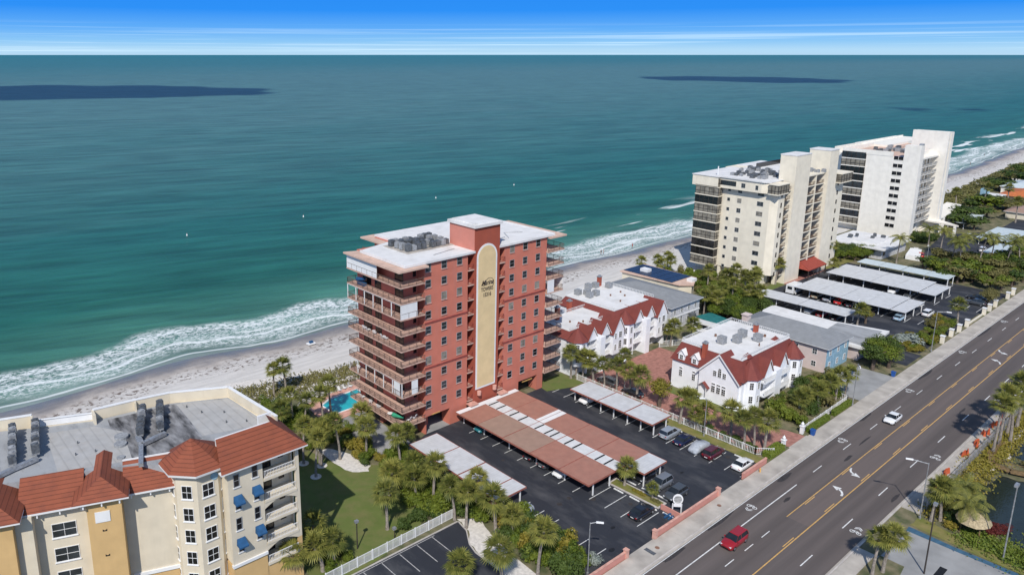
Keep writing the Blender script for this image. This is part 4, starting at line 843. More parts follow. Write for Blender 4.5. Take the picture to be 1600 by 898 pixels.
# --- right block
b = MB()
b.box(32.6, 37.3, 80.9, 98, 6.4, 20.0); b.box(37.3, 42.5, 83.2, 98, 0, 20.0); b.prism([(32.6, 90), (42.5, 86), (42.5, 100.2), (32.6, 103.2)], 0, 20.2)
b.box(41.0, 42.5, 80.9, 83.2, 19.3, 20.0); b.box(42.0, 42.5, 80.9, 81.4, 6.4, 19.3); b.box(37.3, 41.0, 80.9, 83.2, 19.3, 20.0); b.box(42.3, 42.5, 82.8, 83.2, 0, 20)
b.build('wall', 'yellow_wall', YB)
b = MB(); b.box(32.6, 37.3, 80.9, 98, 0, 6.0); b.box(42.0, 42.5, 80.9, 81.4, 0, 6.4); b.box(37.3, 42.0, 81.0, 83.2, 0, 4.3); b.build('wall', 'ochre_wall', YB)
b = MB(); b.box(32.5, 37.35, 80.7, 81.2, 6.0, 6.4); b.build('band', 'white_paint', YB)
for k, z in enumerate((16.9, 13.8, 10.7, 7.6, 4.5)):
    o = MB().box(37.35, 42.0, 80.8, 83.2, z - .35, z).build('balcony', 'yellow_wall', YB)
    b = MB(); b.box(37.5, 41.9, 80.86, 80.92, z + .05, z + .12); b.box(37.5, 41.9, 80.86, 80.92, z + 1.0, z + 1.08); n = 20
    for i in range(n + 1): xx = 37.5 + 4.35 * i / n; b.box(xx, xx + .035, 80.87, 80.91, z + .1, z + 1.0)
    b.build('railing', 'white_paint', o)
    window(YB, 38.6, 83.19, z + .05, 1.9, 2.1, '-Y', 1, 0, 'bronze', 'glass_dark', name='sliding_door'); window(YB, 41.0, 83.19, z + .8, .8, 1.2, '-Y', 0, 0, 'bronze', 'glass_dark')
    if k in (2, 4):    # arched heads over the lower balconies
        b = MB(); n = 10; zt = z + 2.75
        for i in range(n):
            f = lambda s_: zt - .9 + .85 * math.sin(math.pi * s_); x0 = 37.3 + 4.7 * i / n; x1 = 37.3 + 4.7 * (i + 1) / n
            b.add([(x0, 80.88, f(i / n)), (x1, 80.88, f((i + 1) / n)), (x1, 80.88, zt + .02), (x0, 80.88, zt + .02)], [(0, 1, 2, 3)])
            b.add([(x0, 81.05, f(i / n)), (x1, 81.05, f((i + 1) / n)), (x1, 80.88, f((i + 1) / n)), (x0, 80.88, f(i / n))], [(3, 2, 1, 0)])
        b.build('arch', 'yellow_wall', YB)
for x, z, aw_ in ((33.7, 17.6, 0), (33.75, 14.4, 1), (33.7, 11.5, 0), (33.8, 8.3, 1), (36.2, 18.0, 0), (36.3, 14.75, 1), (36.25, 12.0, 0), (36.4, 9.0, 1)):
    z -= .0; f = window(YB, x, 80.9, z - .35, .8, 1.75, '-Y', 0, 1, 'frame_grey', 'glass_dark', 'white_paint')
    if aw_:
        b = MB(); zt = z + 1.65
        b.add([(x - .55, 80.89, zt), (x + .55, 80.89, zt), (x + .62, 79.9, zt - .75), (x - .62, 79.9, zt - .75), (x - .62, 79.9, zt - .95), (x + .62, 79.9, zt - .95), (x - .62, 80.89, zt - .9), (x + .62, 80.89, zt - .9)], [(3, 2, 1, 0), (5, 4, 3, 2), (0, 6, 4, 3), (1, 2, 5, 7)])
        b.build('window_awning', 'blue_cloth', YB)
# --- octagonal corner turret
tcx, tcy, tr = 30.6, 85.6, 3.55
def octa(r, z, ph=22.5): return [(tcx + r * math.cos(R(ph + 45 * i)), tcy + r * math.sin(R(ph + 45 * i)), z) for i in range(8)]
b = MB(); b.loft(octa(tr, 0), octa(tr, 20.0)); b.build('turret', 'yellow_wall', YB)
b = MB(); b.loft(octa(tr + 1.0, 20.02), octa(tr + 1.05, 20.28)); b.build('turret_eave', 'white_paint', YB)
b = MB(); b.add(octa(tr + 1.0, 20.3) + [(tcx - .3, tcy + .6, 22.9)], [(i, (i + 1) % 8, 8) for i in range(8)]); b.build('turret_roof', 'tile_roof', YB)
mid = tr * math.cos(R(22.5))
for k, z in enumerate((16.55, 13.45, 10.4, 7.3, 4.2)):
    for a_, wd in ((-90, 1.5), (-135, 1.35), (-45, 1.35), (-45 - 90 - 45, 1.2)):
        x = tcx + mid * math.cos(R(a_)); y = tcy + mid * math.sin(R(a_))
        window(YB, x, y, z, wd, 1.85, mull=1, trans=1, fm='white_paint', gm='glass_dark', sill='white_paint', rz=R(a_ + 90))
b = MB(); b.tube((tcx + .9, tcy - mid - .02, 19.0), (tcx + .9, tcy - mid - .09, 19.0), .5, .5, 16); b.build('medallion', 'blue_wall', YB)
# --- slanted wing
b = MB(LW)
b.box(-14.5, -9.4, -0.9, 12, 0, WZ); b.box(-9.39, -3.6, .55, 11.9, 0, WZ - .05); b.box(0.26, 6.6, 1.0, 11.8, 0, WZ - .02)
b.build('wall', 'yellow_wall', YB)
b = MB(LW); b.box(-9.4, -3.6, .3, .54, 6.1, 6.55); b.box(.6, 7.8, .75, .99, 6.1, 6.55); b.build('band', 'white_paint', YB)
b = MB(LW); b.box(-3.58, 0.25, -1.15, 9, 0, 18.9); b.box(-16.6, -11.2, -1.9, 9, 0, 18.6); b.box(.3, 6.5, .9, .995, 0, 5.9); b.build('bay_tower', 'ochre_wall', YB)
def tile_hip(parent, u0, u1, v0, v1, z0, z1, ridge_u=None):
    b = MB(LW); um = (u0 + u1) / 2; vm = v0 + (u1 - u0) * .42
    b.add([(u0, v0, z0), (u1, v0, z0), (u1, v1, z0), (u0, v1, z0), (um, vm, z1), (um, v1 - .2, z1 - .0)], [(0, 1, 4), (1, 2, 5, 4), (2, 3, 5), (3, 0, 4, 5), (3, 2, 1, 0)])
    return b.build('tile_roof', 'tile_roof', parent)
tile_hip(YB, -5.0, 1.2, -2.0, 7.4, 19.05, 20.9); tile_hip(YB, -17.6, -10.2, -2.8, 6.4, 18.75, 20.9)
b = MB(LW); b.box(-5.0, 1.2, -2.0, 0, 18.85, 19.03); b.box(-17.6, -10.2, -2.8, 0, 18.55, 18.73); b.build('eave', 'white_paint', YB)
b = MB(LW)
b.add([(-11, -.35, WZ + .1), (-4, -.35, WZ + .1), (-4, 4.0, 20.6), (-11, 4.0, 20.6), (-11, 4.2, 20.0), (-4, 4.2, 20.0)], [(0, 1, 2, 3), (3, 2, 5, 4)])
b.add([(.4, .2, WZ + .1), (7.0, .2, WZ + .1), (7.6, 3.9, 20.6), (.4, 3.9, 20.6)], [(0, 1, 2, 3)]); b.build('tile_roof', 'tile_roof', YB)
b = MB(LW); b.box(-11, -4, -.45, .54, WZ - .1, WZ + .08); b.box(.3, 7.2, .1, .99, WZ - .1, WZ + .08); b.box(.4, 7.6, 3.9, 4.1, 20.3, 20.75); b.build('eave', 'white_paint', YB)
b = MB(LW)
for u in (-9.0, -6.6, -4.3): b.box(u, u + .15, -.3, .55, WZ - .6, WZ - .1)
for u in (1.2, 3.4, 5.6): b.box(u, u + .15, .3, 1.0, WZ - .6, WZ - .1)
for u in (-3.9, -1.9, .05): b.box(u, u + .15, -1.8, -1.1, 18.3, 18.85)
b.build('bracket', 'white_paint', YB)
def wwin(u, v, z, wd, ht, mull=1, **k):
    p = LW((u, v, z)); return window(YB, p[0], p[1], z, wd, ht, mull=mull, fm=k.get('fm', 'white_paint'), gm=k.get('gm', 'glass'), sill='white_paint', rz=A20)
for z in (13.9, 10.6, 7.4): wwin(-6.4, .55, z, 2.7, 1.9)
b = MB(LW); b.box(-2.75, -1.1, -1.24, -1.16, 15.9, 17.3); b.build('panel', 'white_paint', YB)
b = MB(LW); b.box(-15.2, -14.0, -1.99, -1.91, 16.3, 17.2); b.build('panel', 'white_paint', YB)
b = MB(LW)
for z in (14.6, 11.2, 7.9): b.add([(-2.1, -1.17, z), (-1.6, -1.17, z), (-1.6, -1.17, z + .3), (-1.85, -1.17, z + .12), (-2.1, -1.17, z + .3)], [(0, 1, 2, 3, 4)])
b.build('vent', 'black', YB)
# right block tile strip
b = MB(); b.add([(31.5, 80.0, 20.05), (43.5, 80.0, 20.05), (43.5, 88.2, 20.4), (40.6, 84.9, 22.3), (33.0, 84.9, 22.3), (41.4, 88.0, 22.0)], [(0, 1, 3, 4), (1, 2, 5, 3)])
b.build('tile_roof', 'tile_roof', YB)
b = MB(); b.box(31.5, 43.5, 80.0, 80.9, 19.85, 20.03); b.box(42.5, 43.5, 80.9, 88, 19.85, 20.03); b.box(33.0, 40.4, 84.9, 85.1, 20.3, 22.35); b.box(40.2, 42.3, 87.6, 87.9, 20.3, 22.1); b.build('eave', 'white_paint', YB)
# roof deck and parapets
dk = [(10, 94.8), (17.8, 91.6), (24.5, 88.8), (28, 85.5), (33, 85), (42.0, 86.8), (41.0, 99.3), (33.5, 102.9), (29.2, 103.7), (23.4, 104.3), (16.4, 107.4), (12.8, 109.2), (8, 110.5), (4, 104)]
b = MB(); b.prism(dk, 18.4, 20.3); b.build('roof_deck', 'membrane', YB)
MB().face([(23.0, 89.8, 20.308), (28.0, 88.0, 20.308), (33.2, 90.0, 20.308), (34.5, 102.2, 20.308), (25.0, 103.4, 20.308)]).build('roof_stain', 'membrane_stained', YB)
b = MB(); b.face([(33.5, 90.5, 20.312), (41.7, 88.2, 20.312), (40.8, 98.9, 20.312), (34.2, 102.0, 20.312)]); b.build('roof_membrane', 'membrane_pale', YB); MB().face([(16.2, 93.0, 20.312), (24.2, 90.2, 20.312), (25.6, 98.6, 20.312), (23.0, 102.6, 20.312), (17.4, 104.6, 20.312)]).build('roof_membrane', 'membrane_pale', YB)
par = [(8, 111.3), (16.6, 108.4)], [(23.5, 104.7), (29.1, 104.1), (33.8, 103.3), (41.3, 99.6), (42.45, 86.6)]
def wallpath(b, pts, th, z0, z1):
    for a, c in zip(pts, pts[1:]):
        v = (Vector(c) - Vector(a)).normalized(); n_ = Vector((-v.y, v.x)) * th / 2
        b.prism([(a[0] - n_.x, a[1] - n_.y), (c[0] - n_.x, c[1] - n_.y), (c[0] + n_.x, c[1] + n_.y), (a[0] + n_.x, a[1] + n_.y)], z0, z1)
b = MB()
for p in par: wallpath(b, p, .3, 18, 21.75)
wallpath(b, [(16.6, 108.5), (16.3, 107.2)], .3, 18, 21.75); wallpath(b, [(23.5, 104.8), (23.3, 102.9)], .3, 18, 21.75); wallpath(b, [(29.1, 104.2), (28.9, 103.3)], .25, 18, 21.7); wallpath(b, [(16.5, 107.3), (23.4, 104.5)], .25, 18, 20.4)
b.build('parapet', 'yellow_wall', YB)
b = MB()
for p in par: wallpath(b, p, .42, 21.752, 21.9)
wallpath(b, [(16.5, 107.3), (23.4, 104.5)], .3, 21.4, 21.5); wallpath(b, [(16.5, 107.3), (23.4, 104.5)], .06, 20.45, 21.35); b.build('coping', 'white_paint', YB)
b = MB(); b.prism([(8, 111.2), (41.2, 99.7), (42, 90), (30, 95), (8, 100)], 0, 18.3); b.build('wall', 'yellow_wall', YB)
# rooftop plant
def acrow(p, q, n, z, seed):
    rg = random.Random(seed); v = (Vector(q) - Vector(p)); a = math.atan2(v.y, v.x)
    fr = MB(); wallpath(fr, [p, q], .9, z + .5, z + .62)
    for i in range(n + 1):
        c = Vector(p) + v * (i / n); fr.box(c.x - .08, c.x + .08, c.y - .08, c.y + .08, z, z + .5)
    fr.build('rack', 'metal', YB)
    for i in range(n):
        c = Vector(p) + v * ((i + .5) / n); b = MB(); h = rg.uniform(.8, 1.2); b.box(c.x - .42, c.x + .42, c.y - .36, c.y + .36, z + .62, z + .62 + h); b.tube((c.x, c.y, z + .62 + h), (c.x, c.y, z + .72 + h), .28, .28, 12); b.build('condenser_unit', rg.choice(['metal_dark', 'ac_grey', 'metal_dark']), YB)
acrow((12.1, 97.3), (14.0, 107.2), 9, 20.35, 1); acrow((14.9, 98.2), (16.7, 106.8), 8, 20.35, 2); acrow((26.6, 94.6), (29.6, 102.3), 7, 20.35, 3); acrow((29.3, 94.6), (31.9, 102), 7, 20.35, 4)
b = MB(); wallpath(b, [(12.0, 96.6), (8.0, 95.0)], .55, 20.5, 21.0); wallpath(b, [(14.9, 97.4), (12.0, 96.6)], .55, 20.5, 21.0); b.build('duct', 'metal', YB); b = MB(); wallpath(b, [(24.4, 87.5), (26.1, 92.6)], .55, 20.5, 21.0); wallpath(b, [(26.1, 92.6), (29.6, 93.6)], .55, 20.5, 21.0); wallpath(b, [(26.1, 92.6), (26.3, 94.4)], .7, 20.5, 21.2); b.build('duct', 'metal', YB)
b = MB(); b.disc(24.2, 95.0, 20.32, .8, .3, 16); b.disc(24.9, 96.8, 20.32, .9, .4, 16); b.disc(23.2, 91.6, 20.32, .5, .2, 12); b.disc(31.6, 89.0, 20.32, .5, .4, 12); b.build('fan_housing', 'ac_grey', YB)
b = MB()
for (x, y) in ((19, 96), (21.2, 95.3), (20, 99), (36, 97), (38.5, 95), (37.5, 92), (39.8, 90.5), (35, 100)): b.tube((x, y, 20.3), (x, y, 20.65), .09)
b.build('roof_vent', 'metal_dark', YB)

# ================================================================== WHITE HOUSES WITH RED MANSARDS
def gable_front(H, x0, x1, yf, yb, z0, ze, zp, xm=None, roof='tile_red', wall='house_white'):
    """gable whose wall faces the road (-Y); roof runs back to yb"""
    xm = (x0 + x1) / 2 if xm is None else xm
    b = MB(); b.add([(x0, yf, z0), (x1, yf, z0), (x1, yf, ze), (xm, yf, zp), (x0, yf, ze), (x0, yb, z0), (x1, yb, z0), (x1, yb, ze), (xm, yb, zp), (x0, yb, ze)], [(0, 1, 2, 3, 4), (1, 6, 7, 2), (5, 0, 4, 9), (9, 4, 3, 8), (3, 2, 7, 8)]); b.build('gable', wall, H)
    b = MB(); o = .35; k = (zp - ze) / ((x1 - x0) / 2); t_ = .12
    for sx, xe in ((-1, x0), (1, x1)):
        pe = (xe + sx * o, yf - .3, ze - k * o + .05); pp = (xm, yf - .3, zp + .05); qe = (pe[0], yb, pe[2]); qp = (xm, yb, zp + .05)
        b.add([pe, pp, qp, qe, (pe[0], pe[1], pe[2] + t_), (pp[0], pp[1], pp[2] + t_), (qp[0], qp[1], qp[2] + t_), (qe[0], qe[1], qe[2] + t_)], [(0, 1, 2, 3), (7, 6, 5, 4), (0, 4, 5, 1), (0, 3, 7, 4)])
    b.build('gable_roof', roof, H)
    b = MB()
    for sx, xe in ((-1, x0), (1, x1)):
        b.add([(xe + sx * o, yf - .33, ze - k * o - .12), (xm, yf - .33, zp - .12), (xm, yf - .33, zp + .2), (xe + sx * o, yf - .33, ze - k * o + .2)], [(0, 1, 2, 3) if sx < 0 else (3, 2, 1, 0)])
    b.build('barge_board', 'white_paint', H)
def turret(H, cx, cy, r, z0, ze, zp, wins=True, n=8, zs=None):
    ring = lambda rr, z: [(cx + rr * math.cos(R(22.5 + 360 * i / n)), cy + rr * math.sin(R(22.5 + 360 * i / n)), z) for i in range(n)]
    MB().loft(ring(r, z0), ring(r, ze)).build('bay', 'house_white', H)
    MB().add(ring(r + .4, ze + .02) + [(cx, cy, zp)], [(i, (i + 1) % n, n) for i in range(n)] + [tuple(range(n - 1, -1, -1))]).build('bay_roof', 'tile_red', H)
    m_ = r * math.cos(R(22.5))
    for z in (zs or ()):
        for a_ in (-45, -90, -135): window(H, cx + m_ * math.cos(R(a_)), cy + m_ * math.sin(R(a_)), z, .85, 1.55, mull=1, trans=2, fm='white_paint', gm='glass_dark', rz=R(a_ + 90))
def mans(H, pts_out, ze, pts_in, zt): MB().loft([(*p, ze) for p in pts_out], [(*p, zt) for p in pts_in]).build('mansard_roof', 'tile_red', H)
def deckrail(H, x0, y0, x1, y1, z, xf=None): return railing(H, x0, y0, x1, y1, z, .75, 'white_paint', .45, 'roof_railing', .03)
def chimney(H, x, y, z0, z1):
    b = MB(); b.box(x - .5, x + .5, y - .4, y + .4, z0, z1); b.build('chimney', 'red_dark', H); MB().box(x - .6, x + .6, y - .5, y + .5, z1, z1 + .2).box(x - .3, x + .3, y - .25, y + .25, z1 + .2, z1 + .5).build('chimney_cap', 'metal', H)
# --- near house beside the road
HA = thing('town_house', 'white gabled house with red mansard roof nearest the road, four air conditioners on top', 'house', (145, 75, 0))
b = MB(); b.box(134.9, 157.6, 68.2, 84.2, 0, 6.3); b.build('wall', 'house_white', HA)
mans(HA, [(134.5, 67.7), (158.0, 67.7), (158.0, 84.6), (134.5, 84.6)], 6.3, [(136.7, 69.6), (156.6, 69.6), (156.6, 83.4), (136.7, 83.4)], 9.9)
b = MB(); b.box(136.6, 156.7, 69.5, 83.5, 9.9, 10.05); b.build('roof_deck', 'white_roof', HA)
for a in ((136.8, 69.7, 156.5, 69.7), (156.5, 69.7, 156.5, 83.3), (156.5, 83.3, 136.8, 83.3), (136.8, 83.3, 136.8, 77.6)): deckrail(HA, *a, 10.05)
# gable facing west (-X): built in a turned frame
def TX(p): return (134.2 + p[1], 72.95 - p[0], p[2])      # local x -> -Y, local -y -> -X
b = MB(TX)
b.add([(-4.35, 0, 0), (4.35, 0, 0), (4.35, 0, 6.1), (0, 0, 10.7), (-4.35, 0, 6.1), (-4.35, 4, 0), (4.35, 4, 0), (4.35, 4, 6.1), (0, 4, 10.7), (-4.35, 4, 6.1)], [(0, 1, 2, 3, 4), (1, 6, 7, 2), (5, 0, 4, 9), (8, 7, 6, 5, 9)]); b.build('gable', 'house_white', HA)
b = MB(TX)
for s_ in (-1, 1):
    q = [(s_ * 4.8, -.4, 5.75), (0, -.4, 10.85), (0, 4, 10.85), (s_ * 4.8, 4, 5.75)]; q2 = [(x, y, z + .15) for x, y, z in q]
    b.add(q + q2, [(4, 5, 6, 7), (3, 2, 1, 0), (0, 1, 5, 4), (0, 4, 7, 3)])
b.build('gable_roof', 'tile_red', HA)
b = MB(TX)
for s_ in (-1, 1): b.add([(s_ * 4.8, -.45, 5.5), (0, -.45, 10.6), (0, -.45, 11.05), (s_ * 4.8, -.45, 5.95)], [(0, 1, 2, 3) if s_ < 0 else (3, 2, 1, 0)])
b.build('barge_board', 'white_paint', HA)
for dy, h_, ar in ((-1.05, 1.25, False), (0, 1.6, True), (1.05, 1.25, False)): window(HA, 134.18, 72.75 + dy, 5.9, .8, h_, '-X', 1, 2, 'white_paint', 'glass_dark', arch=ar)
for dy in (-1.15, 0, 1.15): window(HA, 134.18, 72.75 + dy, 2.3, .9, 1.45, '-X', 1, 2, 'white_paint', 'glass_dark'); window(HA, 134.18, 72.75 + dy, 3.95, .9, .4, '-X', 0, 0, 'white_paint', 'glass_dark')
for y in (82.0, 78.9):
    window(HA, 134.88, y, 2.9, .8, 1.5, '-X', 1, 2, 'white_paint', 'glass_dark'); window(HA, 134.88, y, 4.6, .8, .4, '-X', 0, 0, 'white_paint', 'glass_dark')
    # dormers
    fx = lambda p, y=y: (134.75 + p[1], y - p[0], p[2])
    b = MB(fx); b.add([(-.75, 0, 6.5), (.75, 0, 6.5), (.75, 0, 8.0), (0, 0, 8.8), (-.75, 0, 8.0), (-.75, 1.7, 6.5), (.75, 1.7, 6.5), (.75, 1.7, 8.0), (0, 1.7, 8.8), (-.75, 1.7, 8.0)], [(0, 1, 2, 3, 4), (1, 6, 7, 2), (5, 0, 4, 9)]); o = b.build('dormer', 'house_white', HA)
    b = MB(fx)
    for s_ in (-1, 1): b.add([(s_ * 1.0, -.25, 7.8), (0, -.25, 8.95), (0, 1.9, 8.95), (s_ * 1.0, 1.9, 7.8), (s_ * 1.0, -.25, 7.9), (0, -.25, 9.05), (0, 1.9, 9.05), (s_ * 1.0, 1.9, 7.9)], [(4, 5, 6, 7), (3, 2, 1, 0), (0, 1, 5, 4), (0, 4, 7, 3)])
    b.build('dormer_roof', 'white_paint', o)
    f = window(HA, 134.73, y, 6.75, .8, 1.1, '-X', 1, 1, 'white_paint', 'glass_dark')
# small porch over the side door
b = MB(lambda p: (133.4 + p[1], 75.9 - p[0], p[2])); b.box(-.9, -.75, 0, .1, 0, 3.0); b.box(.75, .9, 0, .1, 0, 3.0); b.build('porch_post', 'white_paint', HA)
b = MB(lambda p: (133.2 + p[1], 75.9 - p[0], p[2]))
for s_ in (-1, 1): b.add([(s_ * 1.3, 0, 2.9), (0, 0, 4.1), (0, 1.7, 4.1), (s_ * 1.3, 1.7, 2.9)], [(0, 1, 2, 3) if s_ < 0 else (3, 2, 1, 0)])
b.build('porch_roof', 'tile_red', HA)
# road side (-Y)
turret(HA, 138.2, 68.6, 2.35, 0, 6.6, 10.2, zs=(1.6, 4.5)); turret(HA, 155.6, 68.3, 2.3, 0, 6.6, 10.0, zs=(1.6, 4.5))
gable_front(HA, 141.3, 144.8, 67.0, 70.2, 5.4, 6.5, 9.3); gable_front(HA, 147.4, 151.0, 67.0, 70.2, 5.4, 6.5, 9.3)
b = MB(); b.box(144.9, 147.3, 66.2, 69.2, 0, 6.6); b.box(151.1, 153.4, 67.4, 69.2, 0, 6.6); b.build('wall', 'house_white', HA)
for x0, x1 in ((140.6, 144.85), (147.35, 151.05)):
    for z in (2.2, 5.1):
        o = MB().box(x0, x1, 66.2, 68.2, z - .3, z).build('balcony', 'house_white', HA); railing(o, x0, 66.25, x1, 66.25, z, .95, 'white_paint', .16, bar=.03)
        window(HA, (x0 + x1) / 2, 68.18, z + .05, 1.9, 1.7, '-Y', 1, 0, 'white_paint', 'glass_dark', name='sliding_door')
chimney(HA, 136.2, 77.6, 7.5, 11.4); chimney(HA, 154.0, 76.0, 9.9, 11.8)
for x, y in ((142.0, 77.2), (145.0, 75.4), (149.0, 76.4), (149.2, 73.0)):
    b = MB(); rtu(b, x, y, 10.15, 1.5, 1.5, 1.5); b.build('air_conditioner', 'ac_grey', HA)
b = MB(); b.box(144.5, 144.8, 80, 80.4, 10.05, 10.6); b.box(152.5, 152.9, 73, 73.4, 10.05, 10.6); b.box(146.6, 146.8, 71.2, 71.4, 10.05, 10.7); b.build('roof_vent', 'rust', HA)
for x, y in ((139.5, 70.0), (153.0, 71.0)):
    b = MB(); b.add([(x - 1, y - .8, 9.9), (x + 1, y - .8, 9.9), (x + 1, y + .8, 9.9), (x - 1, y + .8, 9.9), (x, y, 10.9)], [(0, 1, 4), (1, 2, 4), (2, 3, 4), (3, 0, 4)]); b.build('roof_peak', 'tile_red', HA)
b = MB(); b.box(134.78, 134.88, 76.7, 84.3, 6.1, 6.3); b.box(134.75, 134.85, 77.3, 77.45, 0, 6.2); b.build('gutter', 'frame_grey', HA)
# --- far pair of houses behind the brick drive
HB = thing('town_house', 'white double house with red roofs between the red tower and brick drive', 'house', (138, 105, 0))
b = MB(); b.box(121.6, 137.0, 101.2, 112.5, 0, 8.3); b.box(137.0, 154.2, 101.2, 118.5, 0, 8.6); b.build('wall', 'house_white', HB)
mans(HB, [(121.2, 100.9), (137.4, 100.9), (137.4, 112.8), (121.2, 112.8)], 8.3, [(123.0, 103.3), (137.5, 103.3), (137.5, 111.6), (123.0, 111.6)], 9.7)
mans(HB, [(136.8, 100.9), (154.6, 100.9), (154.6, 121.0), (136.8, 119)], 8.9, [(138.6, 103.0), (154.2, 103.0), (154.2, 119.8), (138.6, 118.0)], 11.0)
b = MB(); b.box(122.9, 138.4, 103.2, 111.7, 9.7, 9.85); b.build('roof_deck', 'white_roof', HB)
b = MB(); b.prism([(138.5, 102.9), (154.3, 102.9), (154.3, 119.9), (138.5, 118.1)], 11.0, 11.15); b.build('roof_deck', 'white_roof', HB)
for a in ((123, 103.3, 136, 103.3), (138.4, 111.5, 123.0, 111.5)): deckrail(HB, *a, 9.85)
for a in ((138.6, 110, 138.6, 103.0), (138.6, 118, 154.2, 119.8), (154.2, 103, 154.2, 119.8)): deckrail(HB, *a, 11.15)
for ox, zo, nm in ((0, 0, 'a'), (17.1, .35, 'b')):
    turret(HB, 123.4 + ox, 101.2, 2.2, 2.6, 8.2 + zo, 11.0 + zo, zs=(3.5, 6.2))
    gable_front(HB, 125.3 + ox, 128.4 + ox, 99.6, 104, 7.6 + zo, 8.2 + zo, 10.7 + zo); gable_front(HB, 129.7 + ox, 133.0 + ox, 99.6, 104, 7.6 + zo, 8.2 + zo, 10.7 + zo); gable_front(HB, 133.4 + ox, 137.4 + ox, 98.9, 104.5, 2.6, 8.0 + zo, 11.3 + zo)
    b = MB(); b.box(128.3 + ox, 129.9 + ox, 98.4, 101.2, 0, 8.3 + zo); b.box(136.8 + ox, 137.4 + ox, 99.4, 101.3, 0, 2.6); b.box(125.2 + ox, 125.6 + ox, 99.9, 101.2, 0, 8); b.build('wall', 'house_white', HB)
    for x0, x1 in ((125.6, 128.3), (129.9, 133.3)):
        for z in (3.0, 5.8):
            o = MB().box(x0 + ox, x1 + ox, 99.6, 101.2, z - .25, z).build('balcony', 'house_white', HB); railing(o, x0 + ox, 99.65, x1 + ox, 99.65, z, .9, 'white_paint', .16, bar=.03)
            window(HB, (x0 + x1) / 2 + ox, 101.18, z + .05, 1.6, 1.8, '-Y', 1, 0, 'white_paint', 'glass_dark', name='sliding_door')
    for z, ar in ((6.4, False), (3.7, True)):
        window(HB, 135.9 + ox, 98.88, z, 1.1, 1.5, '-Y', 1, 2, 'white_paint', 'glass_dark', arch=ar); window(HB, 134.2 + ox, 98.88, z, .7, 1.4, '-Y', 1, 2, 'white_paint', 'glass_dark')
    for x0, x1 in ((121.9, 128.2), (130.0, 136.8)): MB().box(x0 + ox, x1 + ox, 101.1, 101.19, 0.05, 2.4).build('garage_door', 'grey_wall', HB)
chimney(HB, 126.3, 109.9, 9.6, 12.8); chimney(HB, 151.5, 117.8, 11, 13.6); chimney(HB, 133.0, 112.0, 9, 12.4)
for x, y in ((141.5, 116.5), (143.2, 115.0), (144.5, 113.2), (142.0, 113.2), (149.6, 117.5), (152.2, 115.2), (147.4, 118.0)):
    b = MB(); rtu(b, x, y, 11.2, 1.4, 1.4, 1.3); b.build('air_conditioner', 'ac_grey', HB)
for x, y in ((127.0, 106.5), (129.5, 104.7), (145, 106), (149.4, 108), (151, 110.5), (146.8, 110.4)): MB().box(x, x + .3, y, y + .3, 9.85 if x < 138 else 11.15, 10.3 if x < 138 else 11.6).build('roof_vent', 'rust', HB)
# --- grey roofed neighbours
def hip_house(name, label, x0, x1, y0, y1, ze, zr, wm, roof='shingle_grey'):
    H = thing(name, label, 'house', ((x0 + x1) / 2, (y0 + y1) / 2, 0))
    MB().box(x0, x1, y0, y1, 0, ze).build('wall', wm, H); MB().hip(x0 - .8, x1 + .8, y0 - .8, y1 + .8, ze, zr).build('roof', roof, H)
    MB().box(x0 - .75, x1 + .75, y0 - .75, y1 + .75, ze - .22, ze - .002).build('eave', 'white_paint', H); return H
HG = hip_house('grey_house', 'pale grey house with hipped grey roof behind the white double house', 162.8, 176.2, 103.2, 126, 6.6, 8.7, 'grey_wall')
for k in range(4):
    for z in (1.2, 4.2): window(HG, 164.6 + 3.2 * k, 103.2, z, 1.0, 1.5, '-Y', 1, 2, 'white_paint', 'glass', arch=(z < 2))
for z in (1.2, 4.2): window(HG, 162.8, 105.5, z, 1.0, 1.5, '-X', 1, 1, 'white_paint', 'glass')
b = MB(); b.box(162.7, 176.3, 103.05, 103.19, 3.3, 3.6); b.build('band', 'white_paint', HG)
b = MB(); b.box(170.5, 173, 101.6, 103.1, 2.3, 2.5); b.disc(171.8, 102.3, 2.5, .9, .8, 12); b.build('balcony', 'metal_dark', HG)
HP = hip_house('two_tone_house', 'pink and blue two storey house with grey hip roof beside the road', 166.9, 178.2, 65.6, 86.8, 6.2, 8.6, 'pink_wall')
MB().box(166.95, 178.25, 65.5, 65.598, 0, 6.19).build('front_wall', 'blue_wall', HP)
for y in (68.2, 72.5, 77):
    for z in (1.0, 3.9): window(HP, 166.9, y, z, 1.1, 1.3, '-X', 1, 1, 'white_paint', 'glass')
for x in (168.6, 172.6, 176.4):
    for z in (1.0, 3.9): window(HP, x, 65.48, z, 1.0, 1.4, '-Y', 1, 1, 'white_paint', 'glass')
b = MB(); b.box(172, 173.6, 72, 72.8, 8.1, 8.3); b.box(172, 173.6, 79, 79.8, 8.1, 8.3); b.build('skylight', 'white_paint', HP); MB().box(167.4, 169.2, 85.0, 86.4, 6, 8.2).box(167.2, 169.4, 84.8, 86.6, 8.2, 8.4).build('chimney', 'pink_wall', HP)
HF = thing('flat_house', 'long flat white roofed motel building beside the cream towers car park', 'building', (188, 78, 0))
MB().prism([(180.3, 64), (193.5, 64), (193, 90.5), (182.5, 90.5)], 0, 3.2).build('wall', 'pink_wall', HF)
MB().prism([(179.6, 61.6), (196.2, 63.2), (192.8, 75.2), (193.2, 91.3), (187.2, 91.0), (179.0, 88)], 3.2, 3.8).build('roof', 'white_roof', HF)
for k in range(4): window(HF, 182.5 + 3 * k, 63.98, 1.0, 1.5, 1.3, '-Y', 1, 0, 'white_paint', 'glass_dark')
b = MB(); b.prism([(180.5, 62.6), (194.5, 64.2), (192.4, 74), (182, 73.4)], 3.8, 3.83); b.build('roof_patch', 'membrane', HF)
HS = thing('solar_house', 'beach house with blue solar panels covering its flat roof', 'house', (192, 125, 0))
